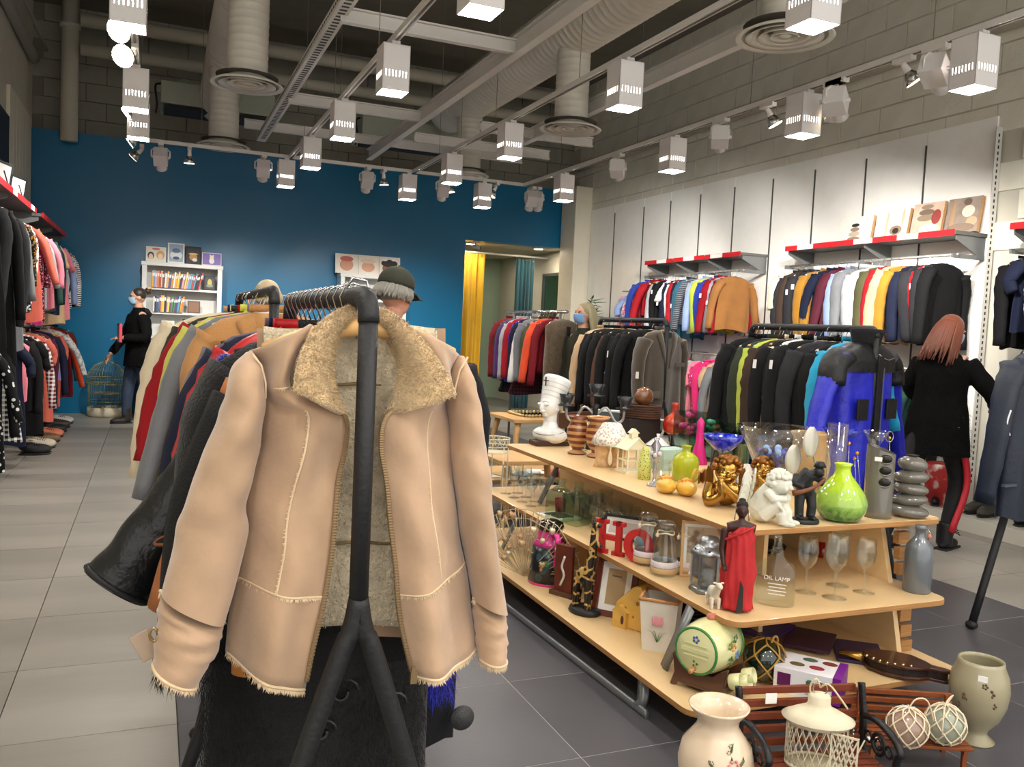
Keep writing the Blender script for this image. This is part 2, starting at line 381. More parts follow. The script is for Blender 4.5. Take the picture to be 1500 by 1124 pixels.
for x, y, z, wd, lb in ((.68, 11.4, 3.95, 1.3, 'left grey air unit above the blue wall beside the white duct'), (3.2, 11.3, 3.85, 1.6, 'right grey air unit where the long spiral duct ends')):
    t = thing('air_unit', lb, 'air unit', (x, y, z))
    MB().box((0, 0, .03), (wd, .7, .26)).box((0, 0, .19), (wd*.8, .6, .08), taper=.8).build('casing', acm, t, bevel=.01)
    MB().box((0, -.1, -.13), (wd*.94, .45, .04)).build('grille', M((30, 30, 28), .7), t)
    MB().tube(bez([(-wd/2, -.2, .15), (-wd/2-.06, -.25, .1), (-wd/2-.04, -.25, -.1), (-wd/2-.05, -.2, -.2)]), .012).build('cable', BLACK, t)
# ------------------------------------------------------------------ beams and tracks
def beamY(x, z, y0, y1, name, label, h=.12, w_=.07, mt=WMET):
    one(MB().box((x, (y0+y1)/2, z-h/2), (w_, y1-y0, .012)).box((x, (y0+y1)/2, z+h/2), (w_, y1-y0, .012)).box((x, (y0+y1)/2, z), (.01, y1-y0, h)), name, mt, label, 'beam')
def beamX(y, z, x0, x1, label, h=.09, w_=.06):
    one(MB().box(((x0+x1)/2, y, z-h/2), (x1-x0, w_, .012)).box(((x0+x1)/2, y, z+h/2), (x1-x0, w_, .012)).box(((x0+x1)/2, y, z), (x1-x0, .01, h)), 'cross_beam', WMET, label, 'beam')
p = at(440, 115, 3.45); tx = p.x
tr = thing('cable_tray', 'white perforated cable tray running from the camera to the blue wall', 'tray', (tx, 6.8, 3.45))
MB().box((0, 0, 0), (.1, 7.6, .006)).box((-.05, 0, .03), (.005, 7.6, .06)).box((.05, 0, .03), (.005, 7.6, .06)).build('tray_channel', WMET, tr)
b = MB()
for k in range(110): b.box((-.0535, -3.7+k*.067, .03), (.002, .035, .016)); b.box((0, -3.7+k*.067, -.004), (.05, .03, .002))
o = b.build('perforations', M((80, 78, 70), .8), tr); o['kind'] = 'stuff'
B2 = at(688, 119, 3.45).x
beamY(B2, 3.45, 2.2, 10.6, 'ceiling_beam', 'long white beam crossing the middle of the ceiling')
B3 = at(1000, 94, 3.45).x
beamY(B3, 3.45, 3, 8.7, 'ceiling_beam', 'long white beam behind the right hand lamp row')
for px, py, l in ((600, 40, 'nearest white cross beam between the tray and long beam'), (520, 157, 'second white cross beam between the tray and long beam')):
    y = at(px, py, 3.45).y; beamX(y, 3.45, tx, B2, l)
beamX(9.3, 3.45, B2+.2, B3+.6, 'white cross beam under the middle of the spiral duct')
beamX(10.2, 3.55, .9, 4.3, 'white cross beam just before the air units at back')
beamX(at(840, 205, 3.45).y, 3.45, B3-.6, B3+.7, 'short white cross beam beside the middle diffuser')
ZT = 3.08
TX = [-.14, 1.3, 2.64, 3.99]; YT = 9.35
names = ['left', 'second', 'third', 'right']
def track(a, b, label):
    a, b = Vector(a), Vector(b); c = (a+b)/2; d = b-a
    t = thing('lamp_track', label, 'track', c)
    if abs(d.x) > abs(d.y): MB().box((0, 0, 0), (d.length, .04, .035)).build('rail', WMET, t); MB().box((0, 0, -.019), (d.length, .014, .003)).build('contact_slot', M((90, 88, 84), .5), t)
    else: MB().box((0, 0, 0), (.04, d.length, .035)).build('rail', WMET, t); MB().box((0, 0, -.019), (.014, d.length, .003)).build('contact_slot', M((90, 88, 84), .5), t)
    b_ = MB()
    n = int(d.length/1.6)
    for k in range(n+1):
        p_ = -d/2+d*(k+.4)/(n+1); MB().tube([p_, p_+Vector((0, 0, ZC-ZT-.01))], .0025, 5).build('suspension_wire', M((110, 105, 96), .5), t)
for x, n, y0 in zip(TX, names, (2.5, 2.0, 1.6, 1.4)): track((x, y0, ZT), (x, YT, ZT), f'{n} white lamp track running from camera to blue wall')
track((TX[0], YT, ZT), (TX[3]+.02, YT, ZT), 'white lamp track running across in front of the blue wall')
# square box lamps
lampw = M((214, 210, 208), .4)
glow = M((255, 249, 240), .5, emit=LAMP_E)
def box_lamp_meshes():
    s = .165; h = .27; b = MB(); t = .004
    for q in range(4):
        Q = Matrix.Rotation(q*pi/2, 3, 'Z')
        def pl(x0, x1, z0, z1): b.box(Q @ Vector(((x0+x1)/2, -s/2+t/2, (z0+z1)/2)), (x1-x0, t, z1-z0), Q)
        pl(-s/2, s/2, .115, h); pl(-s/2, s/2, 0, .08)
        n = 7; e = -s/2
        for k in range(n+1):
            x0 = -s/2+.012+k*(s-.024)/n-(.0072 if k else .012); x1 = -s/2+.012+k*(s-.024)/n+(.0072 if k < n else .012)
            pl(x0, x1, .08, .115)
    b.box((0, 0, h-.002), (s, s, .004)); b.box((0, 0, h+.012), (.05, .12, .026))
    d = MB().box((0, 0, .006), (s-.012, s-.012, .004))
    return b, d
hb, dbm = box_lamp_meshes()
proto = thing('box_lamp', 'x', 'lamp', (0, 0, 0), 0, 'square box lamps hung on the tracks')
hb.build('housing', lampw, proto); dbm.build('diffuser', glow, proto); kids(proto)
LP = [(688, 15, 1, 'nearest'), (562, 135, 1, 'second nearest'), (493, 203, 1, 'third nearest'), (447, 246, 1, 'farthest'),
      (1182, 38, 2, 'nearest'), (904, 158, 2, 'second nearest'), (738, 231, 2, 'third nearest'), (653, 268, 2, 'farthest'),
      (1415, 130, 3, 'nearest'), (1165, 198, 3, 'second nearest'), (972, 250, 3, 'third nearest'), (809, 293, 3, 'farthest'),
      (195, 42, 0, 'nearest'), (209, 163, 0, 'second nearest'), (214, 205, 0, 'farthest'),
      (437, 256, 4, 'leftmost'), (632, 277, 4, 'middle'), (726, 298, 4, 'rightmost')]
# the rows go on behind the photographer
first = True
zb = ZT-.02-.295
extra = [(TX[1], 1.2), (TX[1], -.6), (TX[2], .9), (TX[2], -1), (TX[3], .6), (TX[0], 2.2), (TX[0], .3)]
for px, py, tr_, w_ in LP:
    p = at(px, py, zb)
    x = TX[tr_] if tr_ < 4 else p.x; y = p.y if tr_ < 4 else YT
    if first: o = proto; first = False
    else: o = copy_tree(proto)
    o.location = (x, y, zb)
    o['label'] = f'{w_} white square box lamp on the {names[tr_]} track' if tr_ < 4 else f'{w_} box lamp of the three on the track before the blue wall'
for x, y in extra:
    o = copy_tree(proto); o.location = (x, y, zb); o['label'] = 'square box lamp hung behind the photographer, out of the picture'
# projector spots and small bulb spots
def spot_light(parent, loc, aim, watts, ang=62, blend=.9, size=.03, col=(1, .96, .9)):
    l = bpy.data.lights.new('spot_bulb', 'SPOT'); l.energy = watts; l.spot_size = R(ang); l.spot_blend = blend; l.shadow_soft_size = size; l.color = col
    o = bpy.data.objects.new('spot_bulb', l); COL.objects.link(o); o.parent = parent; o.location = loc
    o.rotation_euler = Vector(aim).to_track_quat('-Z', 'Y').to_euler()
lensm = M((255, 236, 205), .3, emit=6)
bright = M((255, 240, 214), .3, emit=40)
def projector(loc, target, label, watts=SPOT_W, lit=True):
    t = thing('projector_spot', label, 'spotlight', loc, 0, 'projector spotlights clipped to the tracks')
    d = (Vector(target)-Vector(loc)).normalized(); c = Vector((0, 0, -.14))
    q = d.to_track_quat('-Z', 'Y').to_matrix()
    MB().box((0, 0, -.02), (.05, .16, .03)).tube([(0, 0, -.03), (0, 0, -.05)], .012).build('adapter', WMET, t)
    yk = [Vector((-.085, 0, -.14)), Vector((-.085, 0, -.08)), Vector((-.05, 0, -.052)), Vector((.05, 0, -.052)), Vector((.085, 0, -.08)), Vector((.085, 0, -.14))]
    MB().tube(yk, .008, 6).build('yoke', WMET, t)
    MB().box(c, (.13, .12, .15), q).tube([c+q @ Vector((-.088, 0, 0)), c+q @ Vector((.088, 0, 0))], .014, 10).build('body', lampw, t, bevel=.006)
    a = c+d*.07; e = c+d*.15
    MB().tube([a, e], [.05, .048], 16, cap=False).tube([e-d*.012, e], .055, 16, cap=False).build('barrel', lampw, t)
    MB().tube([e-d*.02, e-d*.016], .045, 16).build('lens', lensm, t)
    if watts: spot_light(t, e+d*.02, d, watts)
    return t
def bulb_spot(loc, d, label, watts=0, big=False):
    t = thing('bulb_spot', label, 'spotlight', loc, 0, 'small reflector bulb spots on the tracks')
    d = Vector(d).normalized(); c = Vector((0, 0, -.05)); s = 1.3 if big else 1
    MB().box((0, 0, -.02), (.04, .14, .03)).build('adapter', WMET, t)
    MB().tube([(0, 0, -.03), c, c+d*.06*s], [.01, .018, .022], 10).build('socket', lampw, t)
    MB().tube([c+d*.05*s, c+d*.08*s, c+d*.12*s], [.022*s, .04*s, .055*s], 16, cap=False).build('reflector', STEEL, t, solid=.002)
    MB().tube([c+d*.1*s, c+d*.122*s], [.045*s, .05*s], 16).build('lens', bright if watts or big else lensm, t)
    if watts: spot_light(t, c+d*.14*s, d, watts, 95, .9)
    return t
def on_track(px, py, tr_): 
    p = at(px, py, ZT-.15); return (TX[tr_], p.y, ZT-.01) if tr_ < 4 else (p.x, YT, ZT-.01)
wash = [((923, 250), 3, 10.8), ((1080, 205), 3, 9.2), ((1250, 155), 3, 7.4)]
for i, ((px, py), tr_, ty) in enumerate(wash):
    projector(on_track(px, py, tr_), (XR, ty-.3, 1.75), f'{["farthest", "middle", "nearest"][i]} projector spot on the right track lighting the white panels', SPOT_W*1.7)
projector((TX[3], 3.6, ZT-.01), (XR, 4.6, 1.8), 'projector spot on the right track at the right edge of the picture', SPOT_W*1.6)
projector((TX[3], 4.35, ZT-.01), (XR, 5.9, 1.8), 'projector spot on the right track between the two nearest box lamps', SPOT_W*1.9)
for (px, py), tx_, lb in (((235, 238), .3, 'leftmost projector spot before the blue wall, tipped sideways'), ((382, 252), 1.2, 'projector spot left of the middle before the blue wall'), ((532, 268), 2.4, 'projector spot over the second bookshelf before the blue wall'), ((630, 285), 3.5, 'projector spot behind the farthest box lamp before the blue wall'),
                          ((783, 290), 4.6, 'projector spot tipped right before the dark end of the blue wall'), ((845, 275), 6.0, 'projector spot at the corner of the tracks')):
    projector(on_track(px, py, 4), (tx_, YB-.3, .9 if tx_ < 4 else .3), lb, SPOT_W*(1.5 if tx_ < 4 else .35))
for (px, py), tr_, d, w_, lb in (((278, 232), 4, (0, .1, -1), 0, 'small unlit bulb spot left before the blue wall'), ((570, 262), 4, (.1, .1, -1), 0, 'small bulb spot beside the middle projector before the blue wall'),
        ((665, 275), 4, (.1, 0, -1), 0, 'small bulb spot under the far right diffuser'), ((742, 280), 4, (-.5, .1, -1), 0, 'small bulb spot beside the rightmost back box lamp'),
        ((1125, 180), 3, (.5, -.3, -1), 0, 'small bulb spot beside the middle right projector'), ((1330, 120), 3, (.6, -.4, -1), 0, 'small bulb spot left of the nearest right box lamp'),
        ((185, 60), 0, (-.45, -.75, -.45), 0, 'glaring bulb spot, upper of two at top left'), ((195, 98), 0, (-.4, -.75, -.4), 0, 'glaring bulb spot, lower of two at top left'),
        ((195, 170), 0, (-.8, -.1, -.7), 90, 'bulb spot aimed at the left wall, below the second box lamp'), ((205, 214), 0, (-.8, .1, -.6), 90, 'bulb spot aimed at the left wall, beside the farthest box lamp'), ((203, 232), 0, (-.7, .2, -.7), 0, 'lowest bulb spot of the left track')):
    bulb_spot(on_track(px, py, tr_), d, lb, w_, big='glaring' in lb)
# ------------------------------------------------------------------ wall shelving
dkg = M((96, 95, 90), .5); stripw = M((238, 236, 230), .5)
wire = M((170, 168, 162), .35, metal=.6)
def wall_shelf(side, y0, y1, zt, label, xf, xw, cards=(), lower=True, divs=1):
    t = thing('wall_shelf', label, 'shelf', (0, 0, 0)); s = 1 if xf < xw else -1
    MB().box(((xf+xw)/2, (y0+y1)/2, zt-.015), (abs(xw-xf), y1-y0, .03)).build('shelf_board', dkg, t)
    L_ = (y1-y0)/divs
    for k in range(divs):
        a = y0+k*L_+.01; e = y0+(k+1)*L_-.01
        MB().box((xf-s*.006, (a+e)/2, zt-.015), (.008, e-a, .05)).build('price_strip', RED, t)
    for y in cards: MB().box((xf-s*.012, y, zt-.015), (.003, .22, .046)).build('price_card', PAPER, t)
    for y, s_ in {6.0: '81', 5.5: '99'}.items():
        if y in cards: text(s_, .03, t, (xf-s*.0145, y, zt-.015), (pi/2, 0, -pi/2), M((60, 60, 66), .6), 'price_number')
    for y in [y0+.02]+[y0+L_*(k+1)-.02 for k in range(divs)]:
        MB().prism([(xf+s*.03, zt-.03), (xw, zt-.03), (xw, zt-.22), (xf+s*.03, zt-.07)], .012, Matrix.Translation((0, y, 0))).build('bracket', GREY, t)
        MB().box(((xf+xw)/2, y, zt-.2), (abs(xw-xf), .02, .035)).build('rail_arm', GREY, t)
    MB().tube([(xf+s*.05, y0, zt-.19), (xf+s*.05, y1, zt-.19)], .013, 8).build('hanging_rail', wire, t)
    if lower:
        lo = thing('lower_rail', label.replace('shelf', 'lower hanging rail', 1).replace(' with red strip', '').replace(' with faded red strip', '').replace('and four canvases', 'under four canvases'), 'rail')
        zl = 1.2
        MB().tube([(xf+s*.05, y0, zl), (xf+s*.05, y1, zl)], .013, 8).build('rod', wire, lo)
        for y in (y0+.03, (y0+y1)/2, y1-.03): MB().box(((xf+s*.05+xw)/2, y, zl), (abs(xw-xf)-.05, .02, .03)).build('rail_arm', GREY, lo)
    return t
wall_shelf('R', 7.76, 9.76, 2.345, 'grey wall shelf with red strip, farthest on the right wall', 5.94, XR-.04, (8.2, 8.75, 9.35), divs=3)
wall_shelf('R', 5.03, 7.05, 2.345, 'grey wall shelf with red strip and four canvases on right wall', 5.94, XR-.04, (5.5, 6.0, 6.75), divs=2)
wall_shelf('R', 2.6, 4.56, 2.345, 'grey wall shelf with red strip at the right edge', 5.94, XR-.04, (3.6,), divs=2)
wall_shelf('L', 3.6, 9.5, 2.32, 'long grey wall shelf with faded red strip on the left wall', -1.07, XL+.04, (8.1, 9.2), divs=4)
wall_shelf('L', 9.62, 12.1, 2.3, 'far grey wall shelf with faded red strip on the left wall', -1.03, XL+.04, (), divs=2)
for sx, y0, y1, lb in ((1, 1.5, 12.0, 'low white plinth along the right wall under the clothes'),):
    one(MB().box((6.03, (y0+y1)/2, .055), (.58, y1-y0, .11)), 'plinth', M((205, 200, 188), .5), lb, 'plinth', bevel=.004)
# ================================================================== RACKS AND GARMENTS
foam = M((22, 22, 24), .55, bump=.2, bscale=90)
woodh = M((206, 166, 110), .45, noise=.08)
def cloth(rgb, pat=None, rgb2=None, ps=20, **k):
    k.setdefault('rough', .85); k.setdefault('sheen', .12 if sum(rgb) > 200 else .0); k.setdefault('spec', .3); k.setdefault('bump', .25); k.setdefault('bscale', 150); k.setdefault('noise', .1); k.setdefault('nscale', 7)
    return M(rgb, pat=pat, rgb2=rgb2, pscale=ps, **k)
GS = random.Random(11)
tagm = M((232, 232, 230), .6)
def garment(label, mt, kind='sweater', w_=.42, l=.62, t=.05, sl=.56, loc=(0, 0, 0), rz=0, group=None, hanger=None, flare=.0, splay=.03, fwd=.0, collar=True, open_=None, cat=None, tagged=False, trim=None, hood=False, name=None, fold=1, puff=0):
    """a garment on its hanger; origin where the hook meets the rail, shoulders along local X, front towards -Y"""
    g = thing(name or kind, label, cat or kind.replace('_', ' '), loc, rz, group)
    rs = random.Random(GS.random()); ph = rs.random()*6; kf = rs.choice((2, 3, 3, 4))
    hw = w_/2; zt = -.075
    # hanger: hook and wooden arms
    hb_ = MB(); hk = [Vector((.018*cos(a), 0, -.012+.018*sin(a))) for a in [R(x) for x in (-20, 30, 80, 130, 180, 215)]]
    hb_.tube([Vector((0, 0, -.085)), Vector((.004, 0, -.05))]+hk, .0022, 5).build('hanger_hook', STEEL, g)
    if hanger is not False:
        MB().tube([(-hw*.82, 0, -.125), (-hw*.4, 0, -.1), (0, 0, -.082), (hw*.4, 0, -.1), (hw*.82, 0, -.125)], [.011, .011, .012, .011, .011], 6, flat=1.3).build('hanger_arms', hanger or woodh, g)
    if kind in ('trousers', 'jeans', 'leggings'):
        for sx in (-1, 1):
            def leg(u, v, sx=sx):
                a = u*2*pi; z = -.1-v*l
                return Vector((sx*hw*.42+(hw*.45-.02*v)*cos(a)*.9, t*.45*sin(a)*(1+.2*sin(v*9+ph)), z))
            MB().grid(14, 9, leg, cu=True, cap0=True).build('trouser_leg', mt, g)
        return g
    skirt = kind in ('skirt',); nar = .07
    def body(u, v):
        a = u*2*pi; ca, sa = cos(a), sin(a)
        if skirt: z = -.1-v*l; ww = hw*(.62+.5*v**.8+flare*v); tt = t*(.4+.6*v)
        elif v < .12:
            q = v/.12; z = zt-.07*q**1.6-.0; ww = nar+(hw-nar)*q**.75; tt = t*(.55+.45*q)
        else:
            q = (v-.12)/.88; z = zt-.07-q*(l-.07); ww = hw*(1-.05*sin(min(1, q*1.6)*pi)+flare*q); tt = t*(1+.15*sin(q*pi))
        ee = .75
        x = ww*math.copysign(abs(ca)**ee, ca); y = tt*math.copysign(abs(sa)**.9, sa)
        f = fold*(.014*sin(a*kf*2+ph+v*1.5)+.006*sin(a*11+ph*2+v*4))*min(1, v*1.3)
        if puff: f += .008*abs(sin(z*pi/.055))*min(1, v*8)
        z += .012*sin(a*3+ph)*(v > .9)
        n = Vector((ca*.3, sa, 0))
        return Vector((x, y-fwd*v, z))+n*f
    MB().grid(32, 18 if not puff else 34, body, cu=True, cap0=True).build('torso' if not skirt else 'skirt_panel', mt, g)
    if not skirt and sl > 0:
        for sx in (-1, 1):
            j = rs.uniform(-.02, .03); yb = rs.uniform(-.03, .03)
            P = bez([(sx*(hw-.035), 0, zt-.075), (sx*(hw+.012+splay*.3), yb*.3-fwd*.3, zt-.12-.12*sl), (sx*(hw+.015+splay), yb-fwd*.6, zt-.1-.5*sl), (sx*(hw+.01+splay*1.6+j), yb-.03-fwd, zt-.08-sl)], 15)
            k = len(P); rr = [(.078 if i == 0 else .07-.022*i/(k-1))*(1+.05*sin(i*2.1+ph))*(1+(.09*(i % 2) if puff else 0)) for i in range(k)]
            if kind in ('blouse',): rr = [r_*.9 for r_ in rr]
            MB().tube(P, rr, 12, flat=.62 if not puff else .8, up=(1, 0, 0)).build('sleeve', mt, g)
    if collar:
        cm = trim or mt
        if kind in ('shirt', 'blouse', 'blazer', 'coat', 'jacket'):
            b = MB()
            for sx in (-1, 1):
                def lap(u, v, sx=sx):
                    if kind in ('blazer', 'coat'):
                        x = .065*(1-v)+.01*v+u*(.055*(1-v*.9)); z = zt-.0-v*.26-u*.03
                    else: x = .06*(1-v)+.008*v+u*.035; z = zt+.01-v*.07-u*.035
                    return Vector((sx*x, -t*(.62+.38*min(1, v*3))-.012-.004*sin(u*pi)-fwd*v*.4, z))
                b.grid(4, 6, lap)
            b.grid(14, 3, lambda u, v: Vector((.07*cos(pi*u), .012+t*.5*sin(pi*u), zt+.005+.025*v)))
            b.build('collar', cm, g, solid=.005)
        elif hood:
            MB().grid(16, 6, lambda u, v: Vector(((.1-.05*v)*cos(u*2*pi), .02+(.07-.02*v)*sin(u*2*pi), zt-.02+.05*v)), cu=True).build('hood', cm, g, solid=.012)
        else: MB().tube([(.07*cos(a), .9*t*sin(a)*.6-.004, zt-.006-.02*max(0, -sin(a))) for a in [i*pi/8 for i in range(17)]], .009, 6, cap=False).build('neckband', cm, g)
    if open_:
        b = MB(); b.grid(3, 12, lambda u, v: Vector(((u-.5)*.016+.004*sin(v*7), -t-.017-.003*sin(v*8)-fwd*v, zt-.06-v*(l-.07)))); b.build('front_closure', open_, g, solid=.004)
    if tagged:
        o = MB().box((0, 0, 0), (.004, .035, .05)).build('price_tag', tagm, g, (-(hw+.05+splay), -.02-fwd*.5, zt-.1-.22*rs.random()-.05), rs.uniform(-.3, .3))
    return g
# colour palette: word, rgb, optional pattern
C = dict(black=(13, 13, 15), charcoal=(38, 38, 42), grey=(112, 114, 118), light_grey=(165, 167, 172), navy=(20, 26, 48), blue=(30, 52, 150), bright_blue=(38, 40, 190), light_blue=(140, 160, 205),
         red=(150, 20, 30), dark_red=(110, 20, 30), burgundy=(78, 26, 40), pink=(226, 130, 146), hot_pink=(214, 40, 110), magenta=(160, 24, 96), white=(228, 228, 224), cream=(214, 200, 172), beige=(190, 160, 124),
         tan=(156, 106, 56), brown=(84, 58, 42), dark_brown=(58, 44, 36), mustard=(158, 112, 34), yellow=(196, 194, 84), lime=(168, 182, 60), green=(36, 70, 60), dark_green=(46, 54, 40), olive=(74, 72, 46), orange=(206, 70, 34), coral=(200, 98, 80),
         purple=(72, 40, 96), lilac=(140, 130, 190), teal=(32, 84, 104), royal=(34, 56, 140), camel=(176, 128, 78))
def fab(spec):
    """'navy', 'striped:black/white', 'plaid:..', 'dotted:..', 'patterned:..' -> material, words"""
    if ':' in spec:
        k, cc = spec.split(':'); a, b = cc.split('/')
        pk = {'striped': 'stripe_z', 'plaid': 'plaid', 'dotted': 'dots', 'patterned': 'marble', 'speckled': 'cells'}[k]
        ps = {'striped': 14, 'plaid': 9, 'dotted': 28, 'patterned': 16, 'speckled': 60}[k]
        return cloth(C[a], pk, C[b], ps), f"{k} {a.replace('_', ' ')} and {b.replace('_', ' ')}"
    return cloth(C[spec]), spec.replace('_', ' ')
def fill(specs, x, zr, y0, y1, where, group, rz0=0, along='Y', count_from='near', jitter=.12, wr=(.4, .46), tr=(.026, .036), flip=False):
    """hang the listed garments at even steps on a rail along Y; every one gets its own words"""
    n = len(specs)
    for i, s in enumerate(specs):
        s = list(s) if isinstance(s, tuple) else [s]
        mt, wd = fab(s[0]); kind = s[1] if len(s) > 1 else 'sweater'; o = dict(s[2]) if len(s) > 2 else {}
        y = y0+(y1-y0)*(i+.5)/n
        if kind == 'leather_jacket': pass
        o.setdefault('w_', GS.uniform(*wr)); o.setdefault('t', GS.uniform(*tr)); o.setdefault('l', GS.uniform(.56, .68))
        if kind == 'dress': o['l'] = max(o['l'], .8); o.setdefault('sl', .2); o.setdefault('flare', .15)
        if kind == 't_shirt': o.setdefault('sl', .2)
        if kind == 'blouse': o.setdefault('sl', .42)
        if kind == 'top': o.setdefault('sl', 0)
        rz = rz0+GS.uniform(-jitter, jitter)+(pi if flip else 0)+o.pop('rz', 0)
        g_ = garment(f'{wd} {kind.replace("_", " ")}, {ORD[i]} nearest on {where}', mt, kind, loc=(x, y, zr), rz=rz, group=group,
                hanger=o.pop('hanger', woodh if GS.random() < .4 else (M((210, 208, 200), .4) if GS.random() < .5 else BLACK)), splay=o.pop('splay', GS.uniform(.0, .05)), fwd=o.pop('fwd', GS.uniform(-.02, .04)), **o)
        g_.rotation_euler.y = GS.uniform(-.07, .07); g_.location.x += GS.uniform(-.015, .015)
# ---- right wall: farthest section, upper rail (near end = facing tan sweater)
rA = [('tan', 'sweater', dict(l=.6, sl=.52, splay=.05, w_=.44)), ('red', 'sweater', dict(l=.55)), ('light_grey', 'sweater', dict(tagged=1)), ('red', 'jacket', dict(l=.5, tagged=1)), ('purple', 'jacket', dict(l=.56)), ('blue', 'sweater', dict(l=.5)), ('lime', 'sweater', dict(l=.62)), ('light_blue', 'shirt', dict(l=.6)), ('light_grey', 'sweater'), ('striped:grey/navy', 'sweater'), ('teal', 'sweater', dict(l=.7)),
      ('navy', 'jacket', dict(l=.64, tagged=1)), ('red', 'sweater'), ('white', 'shirt', dict(l=.62)), ('navy', 'sweater'), ('white', 't_shirt', dict(tagged=1)), ('royal', 'trousers', dict(l=.68)), ('black', 'jacket', dict(trim=tagm, tagged=1)), ('light_grey', 'sweater'), ('striped:black/red', 'jacket'), ('charcoal', 'trousers', dict(l=.6)), ('red', 'jacket', dict(l=.46, puff=1, splay=.09)), ('dark_red', 'coat', dict(l=.7)), ('royal', 'jacket')]
fill(rA, 5.99, 2.155, 7.84, 9.7, 'the far right wall rail', 'clothes on the far upper rail of the right wall')
fill([('pink', 't_shirt', dict(w_=.28, l=.34)), ('patterned:white/hot_pink', 't_shirt', dict(w_=.28, l=.38)), ('light_blue', 't_shirt', dict(w_=.26, l=.34)), ('patterned:pink/teal', 'top', dict(w_=.26, l=.4))], 6.0, 1.98, 9.85, 10.35, 'the baby clothes rail', 'baby clothes past the far right wall shelf')
one(MB().tube([(6.0, 9.8, 1.98), (6.0, 10.4, 1.98)], .012).tube([(6.0, 10.1, 1.98), (6.3, 10.1, 1.98)], .012), 'short_rail', wire, 'short rail of baby clothes past the far right shelf', 'rail')
rB = [('black', 'sweater', dict(l=.68, sl=.6, w_=.46, splay=.02)), ('charcoal', 'sweater', dict(l=.66)), ('red', 'sweater', dict(l=.6, tagged=1)), ('charcoal', 'sweater'), ('navy', 'sweater', dict(l=.62)), ('mustard', 'sweater', dict(l=.6)), ('beige', 'sweater', dict(l=.66)), ('red', 'sweater', dict(l=.64)), ('olive', 'sweater', dict(l=.66)), ('white', 'sweater', dict(l=.68, w_=.46, t=.04, rz=.45)), ('white', 'shirt', dict(l=.66, w_=.46, rz=.3)),
      ('light_grey', 'blazer', dict(l=.62)), ('grey', 'blazer', dict(l=.62)), ('light_blue', 'shirt', dict(l=.6)), ('burgundy', 'shirt'), ('navy', 'blazer', dict(l=.64, tagged=1)), ('navy', 'blazer', dict(l=.64)), ('mustard', 'blazer', dict(l=.64)), ('mustard', 'sweater'), ('charcoal', 'blazer', dict(l=.64, tagged=1)), ('charcoal', 'blazer', dict(tagged=1)), ('dark_brown', 'blazer', dict(l=.64)), ('charcoal', 'coat', dict(l=.72)), ('cream', 'sweater', dict(l=.3, sl=.3))]
fill(rB, 5.99, 2.155, 5.1, 7.0, 'the upper rail under canvases', 'clothes on the upper rail under the canvases')
rC = [('black', 'shirt'), ('striped:black/white', 'shirt'), ('navy', 'shirt'), ('black', 'dress'), ('plaid:light_grey/green', 'shirt', dict(l=.5)), ('burgundy', 'shirt', dict(l=.6)), ('navy', 't_shirt', dict(tagged=1, l=.62)), ('plaid:black/white', 'shirt', dict(l=.66)), ('navy', 't_shirt', dict(l=.56, w_=.46)), ('black', 'shirt')]
fill(rC, 5.99, 2.155, 3.35, 4.5, 'the upper right-edge rail', 'clothes on the upper rail at the right edge')
lA = [('black', 'coat'), ('grey', 'coat', dict(l=.7)), ('beige', 'dress', dict(l=.7)), ('hot_pink', 'jacket', dict(l=.44, puff=1, w_=.36)), ('dotted:hot_pink/white', 'dress', dict(w_=.34)), ('pink', 'dress', dict(w_=.34)), ('light_grey', 'dress', dict(w_=.36)), ('orange', 'jacket', dict(w_=.36)), ('charcoal', 'jacket', dict(w_=.38)), ('bright_blue', 'jacket', dict(puff=1)), ('purple', 'jacket', dict(puff=1)), ('dark_red', 'coat'), ('navy', 'coat'), ('black', 'coat')]
fill(lA, 5.99, 1.18, 7.8, 9.6, 'the far lower right rail', 'clothes on the far lower rail of the right wall', wr=(.36, .42))
lB = [('black', 'trousers'), ('green', 'sweater', dict(tagged=1)), ('red', 'sweater'), ('black', 'trousers'), ('charcoal', 'trousers'), ('navy', 'jeans'), ('navy', 'jeans'), ('grey', 'trousers'), ('black', 'trousers'), ('beige', 'trousers'), ('brown', 'trousers'), ('navy', 'jeans'), ('black', 'trousers'), ('charcoal', 'trousers')]
fill(lB, 5.99, 1.18, 5.1, 7.0, 'the lower rail under canvases', 'clothes on the lower rail under the canvases', wr=(.36, .4))
lC = [('black', 'trousers', dict(l=.8)), ('charcoal', 'trousers'), ('red', 'leggings', dict(l=.8)), ('light_grey', 'trousers'), ('black', 'trousers'), ('beige', 'sweater', dict(l=.4)), ('green', 'sweater', dict(tagged=1, l=.5)), ('black', 'trousers'), ('black', 'coat'), ('charcoal', 'trousers')]
fill(lC, 5.99, 1.18, 3.2, 4.5, 'the lower right-edge rail', 'clothes on the lower rail at the right edge', wr=(.36, .4))
